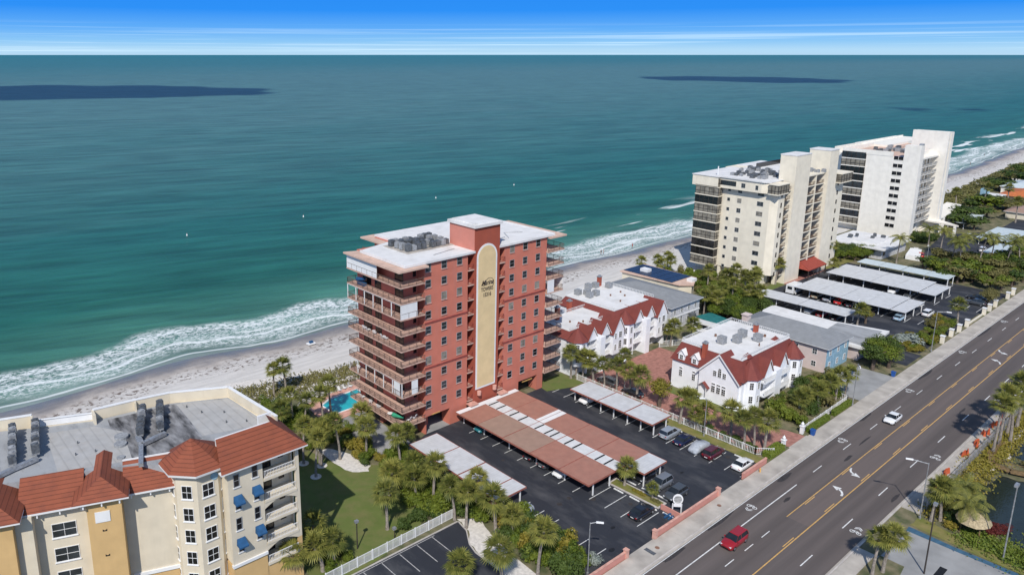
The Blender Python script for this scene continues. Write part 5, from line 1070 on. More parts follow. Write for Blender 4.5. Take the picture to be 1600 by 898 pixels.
HS_ = [(189.4, 113.2), (196.6, 116.8), (197.2, 136), (184.8, 136), (186.2, 116)]
MB().prism([(189.4, 113.8), (196.0, 117.0), (196.6, 135.5), (185.4, 135.5), (186.7, 116.4)], 0, 4.6).build('wall', 'cream_wall', HS)
MB().prism(HS_, 4.6, 4.95).build('roof', 'tan_roof', HS)
b = MB()
for i in range(5):
    for j in range(6): b.box(186.2 + 2.02 * i, 188.1 + 2.02 * i, 118.4 + 2.9 * j, 121.15 + 2.9 * j, 5.05, 5.12)
b.build('solar_panel', 'solar', HS); MB().box(189, 191.2, 129, 131.6, 4.95, 6.0).box(191, 193.5, 114.8, 116.6, 4.95, 5.8).build('roof_hatch', 'white_paint', HS)
for y in (119, 123.5, 128, 132.5): window(HS, 186.1, y, 1.4, 2.0, 1.6, '-X', 1, 0, 'bronze', 'glass_dark')
HO = thing('beach_house', 'far house with orange tiled roof near the right edge among trees', 'house', (485, 103, 0))
MB().box(442, 466, 86, 103, 0, 3.4).build('wall', 'cream_wall', HO); MB().hip(440.5, 467.5, 84.5, 104.5, 3.4, 6.0).build('roof', mat('tile_orange', (.5, .15, .05), .8, .1, 1), HO)
for k in range(4): window(HO, 444.5 + 6 * k, 86, 1.0, 2.4, 1.8, '-Y', 1, 0, 'white_paint', 'glass_dark')
HW = hip_house('beach_house', 'far pale house with a light grey roof behind the orange roofed house', 471, 497, 98, 110, 3.6, 5.4, 'tower_white', 'sheet_blue')
HD = thing('beach_house', 'far dark modern house with white frames and a blue tower', 'house', (447, 105, 0))
MB().box(434, 441, 101, 107, 0, 3.6).build('wall', 'bronze', HD); MB().box(436, 440, 107, 110, 0, 6).build('tower', 'blue_wall', HD); MB().box(433.4, 441.6, 100.3, 107.6, 3.6, 3.8).build('roof', 'white_roof', HD)
b = MB()
for x in (434, 437.5, 441): MB().box(x - .3, x + .3, 100.4, 100.9, 0, 3.6).build('column', 'white_paint', HD)
HT = hip_house('beach_house', 'far house with low brown roof at the right edge', 399, 414, 82, 90, 3.0, 4.6, 'cream_wall', 'sheet_brown_pale')

# ================================================================== CARPORTS
def carport(label, panels, m, edges, posts, z=2.6, group=None, extra=None, slope=0.0):
    """panels = list of (x0,x1,y0,y1[,material]) sheets; posts = list of (x,y)"""
    x0 = min(p[0] for p in panels); x1 = max(p[1] for p in panels); y0 = min(p[2] for p in panels); y1 = max(p[3] for p in panels)
    H = thing('carport', label, 'carport', ((x0 + x1) / 2, (y0 + y1) / 2, 0), group)
    for i, p in enumerate(panels):
        dz = .03 * (i % 2); mm = p[4] if len(p) > 4 else m
        a = MB(); a.box(p[0], p[1], p[2] + .06, p[3] - .06, z + dz, z + dz + .1); o = a.build('roof_panel', mm, H)
        if edges: b = MB(); b.box(p[0] - .05, p[0] - .002, p[2], p[3], z + dz - .16, z + dz + .14); b.box(p[1] + .002, p[1] + .05, p[2], p[3], z + dz - .16, z + dz + .14); b.box(p[0], p[1], p[2] + .01, p[2] + .057, z + dz - .16, z + dz + .14); b.box(p[0], p[1], p[3] - .057, p[3] - .01, z + dz - .16, z + dz + .14); b.build('fascia', edges, o)
    b = None
    for (x, y) in posts: b = MB(); b.box(x - .09, x + .09, y - .09, y + .09, 0, z - .01); b.build('post', 'white_paint', H)
    b = MB(); xs_ = sorted(set(x for x, y in posts))
    for x in xs_: yy_ = [p[1] for p in posts if p[0] == x]; b.box(x - .07, x + .07, min(yy_) - .2, max(yy_) + .2, z - .2, z - .012)
    b.build('beam', 'white_paint', H); return H
YS = [100.3, 94.1, 87.4, 80.6, 73.9, 67.5]
bp_ = []
cols = ['sheet_brown', 'sheet_brown_pale', 'sheet_brown_pale', 'sheet_brown', 'sheet_brown']
mat('edge_brown', (0.33, 0.12, 0.09), 0.7)
for i in range(5):
    a, c = YS[i + 1], YS[i]
    bp_.append((86.9, 93.6, a, c, cols[i])); bp_.append((93.65, 96.5, a, c, 'sheet_white')); bp_.append((96.55, 103.1, a, c, 'sheet_brown'))
bp_.append((96.6, 102.9, 63.8, 67.5, 'sheet_white_y'))
CP = carport('wide brown and white roofed carport with many bays standing in front of the red tower', bp_, 'sheet_brown', 'edge_brown', [(x, y) for y in (68, 74, 80.5, 87.3, 94, 99.8) for x in (88.6, 92.9, 97.2, 101.6)] + [(97.2, 64.3), (101.8, 64.3)])
b = MB(); b.box(86.9, 103.1, 99.2, 100.3, 2.74, 2.78); b.box(96.6, 103.0, 86.3, 87.35, 2.76, 2.80); b.box(96.6, 103.0, 87.5, 88.3, 2.76, 2.80); b.build('flashing', 'white_paint', CP)
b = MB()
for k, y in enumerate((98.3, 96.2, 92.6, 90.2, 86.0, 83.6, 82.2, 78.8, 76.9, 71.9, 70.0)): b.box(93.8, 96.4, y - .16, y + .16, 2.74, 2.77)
b.build('gap_shadow', 'black', CP); CP.children[-1].name = 'painted_gap_shadow'  # black strips painted in as shadow gaps between the roof panels
carport('long grey corrugated carport beside the palm strip left of the red tower lot', [(72.6, 78.8, 90.0, 96.3), (72.6, 78.8, 83.3, 89.9), (72.6, 78.8, 76.9, 83.2), (72.6, 78.8, 73.6, 76.8)], 'sheet_white_y', 'edge_brown', [(x, y) for y in (74, 80, 86, 92, 95.8) for x in (74.0, 77.8)])
carport('light grey carport of three bays along the white picket fence', [(112.0, 118.0, 86.0, 93.1), (112.0, 118.0, 79.5, 85.9), (112.0, 118.0, 73.0, 79.4)], 'sheet_white_y', 'edge_brown', [(x, y) for y in (73.5, 76.4, 79.5, 82.8, 86, 89.5, 92.7) for x in (113.2, 117.2)])
GC = 'pale carports in the car park of the cream towers'
carport('narrow pale carport nearest the motel roof in the cream towers lot', [(202, 209.2, 88.6, 101.4), (202, 209.2, 75.8, 88.5)], 'sheet_white_y', None, [(x, y) for y in (76.2, 82, 88, 95, 101) for x in (203, 208)], group=GC)
carport('wide white carport in the cream towers lot, second from the motel', [(217.4, 232.6, a, a + 6.6) for a in (97.2 - 6.6 * k for k in range(1, 5))] + [(217.4, 231.5, 66.8, 70.7)], 'sheet_white_y', None, [(x, y) for y in (67.3, 74, 80, 87, 93, 97) for x in (219, 225, 231)], group=GC)
carport('wide white carport in the cream towers lot, third from the motel', [(240.6, 255.4, a, a + 6.6) for a in (97.9 - 6.6 * k for k in range(1, 5))] + [(240.2, 252.5, 67, 71.4)], 'sheet_white_y', None, [(x, y) for y in (67.5, 74, 80, 87, 93, 97.5) for x in (242, 248, 254)], group=GC)
carport('narrow pale green carport at the far side of the cream towers lot', [(261.2, 268, a, a + 6.6) for a in (97 - 6.7 * k for k in range(1, 5))], 'sheet_blue', None, [(x, y) for y in (70.5, 77, 83, 90, 96) for x in (262, 267)], group=GC)
carport('pale blue carport beside the parking deck of the far white tower', [(357, 383, 93.5, 100)], 'sheet_blue', None, [(x, y) for y in (94, 99.5) for x in (358, 370, 382)])
carport('pale blue carport among palms beside the road, nearest of the far pair', [(309, 328, 69.5, 74.5)], 'sheet_blue', None, [(x, y) for y in (70, 74) for x in (310, 318, 327)])
carport('pale blue carport among palms beside the road, farther of the far pair', [(333, 360, 72, 83)], 'sheet_blue', None, [(x, y) for y in (73, 82) for x in (334, 346, 359)])

# ================================================================== WALLS, FENCES, SIGN
def lowwall(label, x0, x1, ends, group):
    H = thing('low_wall', label, 'wall', ((x0 + x1) / 2, 55, 0), group)
    MB().box(x0, x1, 54.78, 55.02, 0, 1.05).build('wall', 'lowwall_pink', H); MB().box(x0, x1, 54.72, 55.08, 1.05, 1.13).build('coping', 'salmon', H)
    for e in ends: MB().box(e - .3, e + .3, 54.6, 55.2, 0, 1.35).box(e - .36, e + .36, 54.54, 55.26, 1.35, 1.45).build('pillar', 'salmon', H)
GW = 'salmon boundary walls of the red tower lot'
lowwall('salmon boundary wall left of the first lot entrance, at the bottom edge', 66, 79.7, (79.9,), GW)
lowwall('salmon boundary wall between the two lot entrances, below the oval sign', 86.8, 104.4, (86.9, 104.3), GW)
lowwall('salmon boundary wall beside the parked white sedan', 111.9, 120.0, (), GW)
b = MB(); b.prism([(93.9, 55.1), (94.1, 55.1), (94.1, 58.7), (93.9, 58.7)], 0, .9); tag(b.build('low_wall', 'lowwall_pink'), 'short salmon cross wall behind the oval entrance sign', 'wall')
S_ = thing('entrance_sign', 'white oval entrance sign on two posts above the salmon wall', 'sign', (95.2, 56.4, 0))
fs = lambda p: (94.7 + p[0] * .72 , 56.6 - p[0] * .69 , p[2]) 
b = MB(); b.box(94.35, 94.5, 56.85, 57.0, 0, 1.7); b.box(95.3, 95.45, 55.9, 56.05, 0, 1.7); b.build('post', 'white_paint', S_)
b = MB(); pts = [(math.cos(2 * math.pi * i / 20) * .8, 2.5 + math.sin(2 * math.pi * i / 20) * .9) for i in range(20)]
fr_ = lambda x, z, o_: (94.92 + x * .7 - o_ * .7, 56.42 - x * .7 - o_ * .7, z)
def oval(r0, o0, o1, m, nm, par):
    b = MB(); p = [(x * r0, 2.5 + (z - 2.5) * r0) for x, z in pts]; n = 20
    b.add([fr_(x, z, o1) for x, z in p] + [fr_(x, z, o0) for x, z in p], [tuple(range(n)), tuple(range(2 * n - 1, n - 1, -1))] + [(i, n + i, n + (i + 1) % n, (i + 1) % n) for i in range(n)])
    return b.build(nm, m, par)
oval(1.0, 0, .12, 'white', 'board', S_); oval(.78, .121, .14, 'blind', 'emblem', S_)
b = MB()
for z, w_ in ((2.85, .45), (2.6, .62), (2.35, .62), (2.1, .4)): b.add([fr_(-w_, z, .15), fr_(w_, z, .15), fr_(w_, z + .1, .15), fr_(-w_, z + .1, .15)], [(0, 1, 2, 3)])
b.build('lettering', 'metal_dark', S_); MB().box(94.5, 95.3, 56.1, 56.9, .0, .02)
b = MB(); b.add([fr_(-.6, 1.2, 0), fr_(.6, 1.2, 0), fr_(.6, 1.7, 0), fr_(-.6, 1.7, 0), fr_(-.6, 1.2, .1), fr_(.6, 1.2, .1), fr_(.6, 1.7, .1), fr_(-.6, 1.7, .1)], [(4, 5, 6, 7), (3, 2, 1, 0), (7, 6, 2, 3)]); b.build('lower_board', 'white', S_)
b = MB(); b.box(92.2, 93.9, 56.7, 57.0, .05, .25); b.box(92.4, 93.8, 56.2, 56.4, .05, .2); b.box(93.0, 93.2, 55.9, 57.6, .1, .22); tag(b.build('folded_awning', 'blue_cloth'), 'blue frame lying on the asphalt beside the cross wall', 'frame')
for k, (x, y) in enumerate(((94.9, 62.6),)): pass
def picket(label, pts, h=1.3, group=None, m='white_paint', pitch=.3, post=2.4):
    H = thing('picket_fence', label, 'fence', (*pts[0], 0), group)
    for a, c in zip(pts, pts[1:]):
        railing(H, *a, *c, 0.02, h, m, pitch, 'fence_panel', .028)
        v = Vector(c) - Vector(a); n = max(1, int(v.length / post)); b = MB()
        for i in range(n + 1): q = Vector(a) + v * (i / n); MB().box(q.x - .07, q.x + .07, q.y - .07, q.y + .07, 0, h + .15).build('post', m, H)
    return H
picket('long white picket fence between the red tower lot and the brick drive', [(121.25, 99.0), (121.3, 57.6), (123.6, 55.4)])
picket('white picket fence along the sidewalk beside the clipped hedges', [(135.9, 56.0), (156.4, 56.3), (156.6, 58.0)], 1.2)
picket('white metal fence along the kerb of the lower left car park', [(44.0, 77.6), (67.3, 77.9)], 1.5, pitch=.18)
picket('white fence beside the near end of the far brick drive', [(151.5, 98.5), (158, 95.5)], 1.5)
def finial(x, y, label, g):
    H = thing('gate_pillar', label, 'gate pillar', (x, y, 0), g); MB().box(x - .3, x + .3, y - .3, y + .3, 0, 1.5).box(x - .42, x + .42, y - .42, y + .42, 1.5, 1.66).build('pillar', 'white_paint', H)
    b = MB()
    for z, r in ((1.66, .12), (1.8, .26), (2.0, .32), (2.2, .24), (2.38, .08)): pass
    ring = lambda z, r: [(x + r * math.cos(2 * math.pi * i / 10), y + r * math.sin(2 * math.pi * i / 10), z) for i in range(10)]
    P_ = [(1.66, .2), (1.78, .1), (1.9, .28), (2.08, .3), (2.26, .16), (2.5, .03)]
    for (z0, r0), (z1, r1) in zip(P_, P_[1:]): b.loft(ring(z0, r0), ring(z1, r1), cap=False)
    b.build('finial', 'white_paint', H)
finial(127.6, 55.6, 'white gate pillar with a pineapple finial on the left of the brick entrance', 'white gate pillars'); finial(135.5, 55.9, 'white gate pillar with finial by the blue bin right of the brick entrance', 'white gate pillars')
for i, (x, y) in enumerate(((208.1, 55.1), (215.2, 55.3), (220.7, 55.15), (226.5, 55.1), (241.1, 55.2), (245.9, 55.2), (251.5, 55.3), (263, 55.2), (268.8, 55.3))):
    H = thing('stone_pillar', 'cream boundary pillar along the far sidewalk, %s from the left' % ORD[i], 'pillar', (x, y, 0), 'cream pillars along the sidewalk')
    MB().box(x - .4, x + .4, y - .4, y + .4, 0, 1.9).build('shaft', 'tower_cream', H); MB().box(x - .52, x + .52, y - .52, y + .52, 1.9, 2.1).build('cap', 'white_paint', H)
b = MB(); b.box(227, 241, 55.2, 55.4, 0, .6); tag(b.build('low_wall', 'tower_cream'), 'low cream kerb wall between the boundary pillars', 'wall')
# construction fence beyond the road with orange barriers
F_ = thing('mesh_fence', 'tall grey mesh fence along the far side of the mini golf', 'fence', (140, 31.8, 0))
railing(F_, 126, 31.75, 185, 31.75, 0.02, 1.9, 'metal', .5, 'fence_panel', .025); b = MB()
for i in range(14): MB().box(126 + 4.5 * i, 126.1 + 4.5 * i, 31.7, 31.8, 0, 2.1).build('post', 'metal', F_)
for i, (x, y) in enumerate(((134.2, 33.2), (138.9, 33.1), (140.6, 33.4), (149.6, 33.5), (150.6, 33.2), (155.1, 33.0), (156.3, 33.4), (161.2, 33.6), (162.5, 33.2), (166.4, 33.6), (167.8, 33.1), (172.5, 33.4), (178.0, 33.5))):
    H = thing('traffic_barrier', 'orange plastic barrier on the mini golf sidewalk, %s from the bottom' % ORD[i], 'barrier', (x, y, 0), 'orange barriers along the sidewalk', R(rg.uniform(-30, 30)))
    b = MB(); b.loft([(-.6, -.22, 0), (.6, -.22, 0), (.6, .22, 0), (-.6, .22, 0)], [(-.55, -.08, .95), (.55, -.08, .95), (.55, .08, .95), (-.55, .08, .95)]); b.build('body', 'orange_plastic', H, loc=(0, 0, 0)).location = (0, 0, .13)
    b = MB(); b.tube((-.2, .0, .95), (-.2, .5, .15), .05); b.tube((.4, 0, .95), (.4, .35, .15), .05); b.build('foot', 'orange_plastic', H, loc=(0, 0, 0)).location = (0, 0, .13)

# ================================================================== LAMPS AND POLES
def lamp(x, y, h, ang, label, m='metal', arm=2.0, head=.5, r=.1):
    H = thing('street_lamp', label, 'street lamp', (x, y, 0), 'street lamps')
    MB().tube((x, y, 0), (x, y, h), r, r * .6).tube((x, y, 0), (x, y, .4), r * 1.8).build('pole', m, H, smooth=False)
    dx, dy = math.cos(R(ang)), math.sin(R(ang))
    MB().tube((x, y, h - .15), (x + dx * arm, y + dy * arm, h + .15), .06).build('arm', m, H)
    px, py = -dy, dx; b = MB(); a0, a1 = arm - .1, arm + head * 1.8
    b.loft([(x + dx * a + px * c, y + dy * a + py * c, h + .05) for a, c in ((a0, -.13), (a1, -.1), (a1, .1), (a0, .13))], [(x + dx * a + px * c, y + dy * a + py * c, h + .25) for a, c in ((a0, -.1), (a1, -.07), (a1, .07), (a0, .1))]); b.build('lamp_head', 'white', H)
lamp(72.9, 56.1, 8.2, -50, 'tall grey street lamp beside the bushes at the lower lot entrance', arm=.9)
lamp(120.2, 67.2, 7.6, 140, 'grey lamp pole on the grass strip between parked cars and picket fence', arm=.5)
lamp(124.6, 88.8, 7.2, 200, 'lamp pole among the row of palms behind the light grey carport', arm=.5)
lamp(155.2, 54.75, 9.2, -150, 'grey street lamp at the end of the clipped hedge', arm=1.8)
lamp(200.1, 54.9, 10.3, -70, 'grey street lamp between the fan palm and the sidewalk', arm=1.9)
lamp(122.8, 31.6, 9.6, 120, 'grey street lamp beyond the road above the palm shadow', arm=2.2)
lamp(205.6, 74.2, 7.0, 180, 'cream lamp pole beside the motel in the cream towers lot', arm=.3)
lamp(278.4, 81.8, 8.4, 180, 'cream lamp pole behind the pale green carport', arm=.4)
def pole(x, y, h, label, m='bronze', r=.11, heads=1):
    H = thing('floodlight_pole', label, 'light pole', (x, y, 0), 'dark floodlight poles'); MB().tube((x, y, 0), (x, y, h), r, r * .7).build('pole', m, H)
    for k in range(heads): MB().box(x - .3 - .5 * k, x + .25 - .5 * k, y - .2, y + .25, h - .1, h + .25).build('floodlight', 'metal', H)
pole(109.1, 26.5, 10.8, 'dark floodlight pole beside the paved forecourt'); pole(120.9, 20.4, 12.0, 'tall grey floodlight pole standing on the grass by the pond', 'metal', heads=2)
pole(51.4, 81.1, 4.4, 'black lamp post on the lawn of the apartment block'); pole(57.0, 79.6, 1.6, 'small black bollard light near the lawn fence', r=.08)
def bin_(x, y, label):
    H = thing('wheelie_bin', label, 'bin', (x, y, 0), 'blue bins'); MB().loft([(x - .28, y - .3, .05), (x + .28, y - .3, .05), (x + .28, y + .3, .05), (x - .28, y + .3, .05)], [(x - .36, y - .4, 1.15), (x + .36, y - .4, 1.15), (x + .36, y + .4, 1.15), (x - .36, y + .4, 1.15)]).build('body', 'blue_plastic', H); MB().box(x - .4, x + .4, y - .44, y + .46, 1.15, 1.25).build('lid', 'blue_plastic', H)
    MB().tube((x - .3, y + .35, .15), (x + .3, y + .35, .15), .15).build('wheel', 'black', H)
bin_(136.3, 54.2, 'blue wheelie bin on the sidewalk by the white gate pillar'); bin_(177.0, 55.0, 'blue wheelie bin at the far edge of the concrete driveway'); bin_(171.0, 61.5, 'blue wheelie bin under the corner palm near the two tone house')
H = thing('fire_hydrant', 'small pale fire hydrant beside the salmon wall and wet patch', 'hydrant', (116.2, 54.0, .13)); MB().tube((116.2, 54.0, .13), (116.2, 54, .8), .14).tube((116.2, 54, .8), (116.2, 54, .95), .14, .04).tube((115.95, 54, .6), (116.45, 54, .6), .07).build('body', 'paint_yellow', H)
for x, y, l in ((85.2, 53.3, 'round manhole cover on the sidewalk by the lower lot entrance'), (101.8, 53.2, 'round manhole cover on the sidewalk below the oval sign')):
    b = MB(); b.disc(x, y, .126, .35, .012, 16); tag(b.build('manhole_cover', 'rust'), l, 'manhole cover')
b = MB(); b.box(83.3, 84.0, 52.6, 54.3, .136, .15); tag(b.build('drain_grate', 'metal_dark'), 'dark rectangular drain grate across the sidewalk', 'grate')
# ================================================================== POOL
H = thing('swimming_pool', 'turquoise swimming pool beside the red tower', 'pool', (74, 121, 0))
MB().prism([(67.5, 117.8), (70.4, 116.6), (84, 117.0), (84, 127.6), (73, 127.4), (68.4, 126)], 0, .2).build('pool_deck', 'salmon', H)
MB().prism([(71.0, 118.9), (76.2, 118.9), (80.5, 121.5), (80.5, 125.5), (73.5, 125.0), (71.0, 123.6)], .2, .21).build('water', 'pool_water', H)
b = MB(); wallpath(b, [(71.0, 118.8), (76.3, 118.8), (80.7, 121.4), (80.7, 125.7), (73.3, 125.2), (70.8, 123.7), (71.0, 118.8)], .3, .2, .28); b.build('coping', 'white', H)
sheet('pool_terrace', [(80, 119), (86, 122), (86, 130), (70, 131), (67, 127)], .06, 'concrete')
for i, (x, y) in enumerate(((77.2, 127.1), (78.6, 127.2), (80.0, 127.2), (81.4, 127.0))): lounger(x, y, .2, R(20 * i), 'white_paint', 'white pool chair on the far side of the swimming pool', 'white pool chairs')
sheet('terrace', [(68.6, 97.5), (76, 98.5), (76.2, 117), (70.4, 116.4), (69, 110)], .03, 'concrete_grey')

# ================================================================== VEHICLES
PAINT = {'white': (.78, .78, .77), 'red': (.30, .012, .018), 'black': (.012, .013, .018), 'navy': (.012, .017, .05), 'silver': (.28, .31, .35), 'maroon': (.09, .012, .02), 'grey': (.16, .17, .19), 'gold': (.30, .26, .18), 'lblue': (.35, .50, .62), 'teal': (.02, .16, .19), 'bright_red': (.55, .02, .02), 'cover': (.40, .43, .47), 'dark_grey': (.06, .065, .07)}
def paint(c):
    n = 'paint_car_' + c
    if n not in M: mat(n, PAINT[c], .28, .03, .5, spec=.6); M[n].node_tree.nodes['Principled BSDF'].inputs['Coat Weight'].default_value = .6
    return n
mat('tyre', (.015, .015, .015), .9); mat('rim', (.45, .46, .48), .35, metal=.8); mat('lamp_glass', (.7, .72, .75), .1); mat('tail_red', (.35, .01, .01), .3)
CARS = {}
def build_car(style, color):
    t = thing('parked_car', 'car', 'car')
    Lh, W_ = (2.32, .92); suv = style == 'suv'
    zt = {'sedan': .92, 'suv': 1.08, 'hatch': .98}[style]; roof = {'sedan': 1.43, 'suv': 1.72, 'hatch': 1.5}[style]
    # stations: x, half width, bottom, belt height
    st = [(-Lh, .66, .42, zt - .22), (-Lh + .12, .84, .28, zt - .06), (-Lh + .6, W_, .22, zt), (-.9, W_ + .01, .2, zt), (.5, W_ + .01, .2, zt), (1.05, W_, .22, zt - .02), (1.75, .89, .24, zt - .13), (Lh - .15, .8, .28, zt - .25), (Lh, .6, .38, zt - .38)]
    vs = []; fs = []
    for x, w_, zb, z1 in st:
        zm = (zb + z1) / 2 + .05
        ring = [(-w_ * .9, zb), (w_ * .9, zb), (w_, zb + .12), (w_, zm), (w_ * .96, z1 - .05), (w_ * .86, z1), (0, z1 + .05), (-w_ * .86, z1), (-w_ * .96, z1 - .05), (-w_, zm), (-w_, zb + .12)]
        vs += [(x, y, z) for y, z in ring]
    n = 11
    for i in range(len(st) - 1):
        for j in range(n): a = i * n + j; c = i * n + (j + 1) % n; fs.append((a, a + n, c + n, c))
    fs += [tuple(range(n)), tuple(len(vs) - 1 - k for k in range(n))]
    MB().add(vs, fs).build('body', paint(color), t, loc=(0, 0, 0), smooth=True)
    xb0, xr0, xr1, xb1 = {'sedan': (-1.75, -1.05, .25, 1.05), 'suv': (-2.2, -1.95, .35, 1.1), 'hatch': (-2.15, -1.6, .3, 1.1)}[style]
    r = roof - .06; wb, wr = .82, .66
    base = [(xb0, -wb, zt - .02), (xb1, -wb, zt - .02), (xb1, wb, zt - .02), (xb0, wb, zt - .02)]; top = [(xr0, -wr, r), (xr1, -wr, r), (xr1, wr, r), (xr0, wr, r)]
    MB().loft(base, top).build('windows', 'glass_car', t, loc=(0, 0, 0))
    b = MB(); b.loft([(xr0 - .04, -wr - .02, r), (xr1 + .04, -wr - .02, r), (xr1 + .04, wr + .02, r), (xr0 - .04, wr + .02, r)], [(xr0 + .1, -wr + .1, roof), (xr1 - .1, -wr + .1, roof), (xr1 - .1, wr - .1, roof), (xr0 + .1, wr - .1, roof)])
    for (bx, tx) in ((xb0, xr0), (xb1, xr1), (-.35, -.35)):
        for s_ in (-1, 1):
            w2 = .05; p0 = (bx, s_ * (wb + .012), zt - .02); p1 = (tx, s_ * (wr + .012), r)
            b.add([(p0[0] - w2, p0[1], p0[2]), (p0[0] + w2, p0[1], p0[2]), (p1[0] + w2, p1[1], p1[2]), (p1[0] - w2, p1[1], p1[2])], [(0, 1, 2, 3) if s_ < 0 else (3, 2, 1, 0)])
    b.build('roof', paint(color), t, loc=(0, 0, 0))
    for x in (-1.42, 1.42):
        for s_ in (-1, 1):
            o = MB().tube((0, -.1, 0), (0, .1, 0), .33, .33, 16).build('wheel', 'tyre', t, loc=(0, 0, 0)); o.location = (x, s_ * .82, .33)
            q = MB().tube((0, s_ * .09, 0), (0, s_ * .115, 0), .2, .19, 12).build('rim', 'rim', o, loc=(0, 0, 0))
    for s_ in (-1, 1):
        MB().box(Lh - .22, Lh - .04, s_ * .5, s_ * .76, zt - .42, zt - .29).build('headlight', 'lamp_glass', t, loc=(0, 0, 0)); MB().box(-Lh - .01, -Lh + .12, s_ * .5, s_ * .76, zt - .3, zt - .17).build('tail_light', 'tail_red', t, loc=(0, 0, 0))
        MB().box(.78, .95, s_ * .88, s_ * 1.06, zt, zt + .13).build('mirror', paint(color), t, loc=(0, 0, 0))
    MB().box(-Lh - .02, -Lh + .05, -.26, .26, .5, .62).build('licence_plate', 'white_paint', t, loc=(0, 0, 0))
    MB().box(Lh - .06, Lh + .02, -.42, .42, .42, .52).build('grille', 'black', t, loc=(0, 0, 0))
    return t
def car(x, y, ang, style, color, label, z=0.0, name='parked_car', sc=1.08):
    k = (style, color)
    if k not in CARS: CARS[k] = build_car(style, color); o = CARS[k]
    else: o = copy_tree(CARS[k])
    o.name = name; o.location = (x, y, z); o.rotation_euler = (0, 0, R(ang)); o.scale = (sc, sc, sc); o['label'] = label
    if name == 'parked_car': o['group'] = 'parked cars'
    return o
car(94.9, 46.75, 180, 'suv', 'red', 'dark red wagon driving along the near side of the road', name='driving_car')
car(154.3, 46.9, 180, 'sedan', 'white', 'white sedan driving along the middle of the road', name='driving_car')
car(90.3, 59.7, 0, 'sedan', 'black', 'black sedan parked near the salmon wall between marked bays')
car(115.3, 71.3, 0, 'suv', 'silver', 'silver grey suv parked at the end of the light grey carport')
car(115.2, 68.2, 0, 'sedan', 'navy', 'dark navy sedan parked between the silver suv and the covered car')
car(115.1, 62.2, 0, 'suv', 'maroon', 'maroon wagon parked beside the covered car')
car(115.6, 56.9, 0, 'sedan', 'white', 'white sedan with dark sunroof parked beside the salmon wall')
car(114.9, 90.4, 180, 'suv', 'white', 'white suv under the light grey carport')
car(99.2, 62.4, 180, 'suv', 'grey', 'grey suv parked beside the small palm of the lot island')
car(99.8, 65.6, 180, 'sedan', 'black', 'dark car under the white end of the wide brown carport')
car(98.9, 59.2, 180, 'hatch', 'dark_grey', 'dark hatchback in shade behind the oval sign')
car(90.2, 82.2, 0, 'sedan', 'black', 'black sedan under the wide brown carport, upper of the dark pair')
car(90.2, 78.9, 0, 'hatch', 'dark_grey', 'dark hatchback under the wide brown carport, lower of the dark pair')
car(90.0, 75.2, 180, 'hatch', 'white', 'white hatchback under the wide brown carport')
car(90.2, 95.3, 180, 'hatch', 'teal', 'teal car under the wide brown carport near the red tower')
car(100.2, 91.3, 180, 'sedan', 'silver', 'silver sedan deep under the wide brown carport'); car(100.4, 81.8, 180, 'suv', 'navy', 'navy suv deep under the wide brown carport')
car(77.4, 86, 180, 'sedan', 'grey', 'grey sedan under the long grey carport')
car(220.9, 91.6, 0, 'sedan', 'gold', 'tan sedan under the second cream towers carport'); car(220.7, 88.2, 0, 'sedan', 'silver', 'silver sedan between the tan and pink red cars under the carport')
car(220.6, 84.9, 0, 'hatch', 'bright_red', 'bright red hatchback under the wide second carport'); car(220.5, 81.8, 0, 'sedan', 'black', 'dark sedan next to the bright red hatchback')
car(206, 86.6, 0, 'suv', 'white', 'white suv under the narrow carport nearest the motel'); car(206, 83.4, 0, 'hatch', 'bright_red', 'bright red car under the narrow carport nearest the motel'); car(206, 79.6, 0, 'sedan', 'black', 'black car beside the red car under the narrow carport')
car(243.2, 78.9, 180, 'suv', 'white', 'white suv under the third cream towers carport'); car(219.0, 68.6, 0, 'hatch', 'lblue', 'light blue hatchback at the road end of the second carport')
car(228.6, 64.9, 0, 'suv', 'white', 'white wagon parked in the open near the cream towers lamp'); car(243, 74.5, 180, 'sedan', 'dark_grey', 'dark sedan at the third cream towers carport')
car(249.5, 59.5, 90, 'suv', 'dark_grey', 'dark suv in the shade of trees near the cream pillars'); car(255, 60.8, 90, 'sedan', 'black', 'black sedan in tree shade beside the dark suv')
car(302.2, 92.8, 20, 'hatch', 'white', 'white car before the flat roofed building'); car(296.2, 89.2, 20, 'hatch', 'bright_red', 'red car in front of the low flat building')
car(344, 88.0, 30, 'sedan', 'white', 'white car below the far parking deck'); car(322, 77.5, 10, 'suv', 'white', 'white car under the far palms'); car(124.6, 93.2, 90, 'suv', 'dark_grey', 'dark car behind the palms on the brick drive'); car(124.4, 86.5, 90, 'sedan', 'black', 'black car in the shade of the palm row on the brick drive')
# covered car
t = thing('covered_car', 'car under a pale grey cloth cover beside the maroon wagon', 'car', (115.2, 65.1, 0))
st = [(-2.5, .5, .7), (-2.4, .85, .85), (-1.7, 1.0, 1.1), (-1.0, 1.0, 1.5), (.3, 1.0, 1.52), (1.1, 1.0, 1.1), (2.2, .95, .95), (2.5, .6, .7)]
vs = []; fs = []
for x, w_, zt in st: vs += [(x, y, z) for y, z in ((-w_, .12), (w_, .12), (w_, zt * .55), (w_ * .78, zt * .93), (0, zt), (-w_ * .78, zt * .93), (-w_, zt * .55))]
for i in range(len(st) - 1):
    for j in range(7): a = i * 7 + j; c = i * 7 + (j + 1) % 7; fs.append((a, a + 7, c + 7, c))
fs += [tuple(range(7)), tuple(len(vs) - 1 - k for k in range(7))]
mat('cloth_cover', (.38, .41, .45), .9, .1, 2, bump=.6, bscale=4); MB().add(vs, fs).build('cover', 'cloth_cover', t, loc=(0, 0, 0), smooth=True)
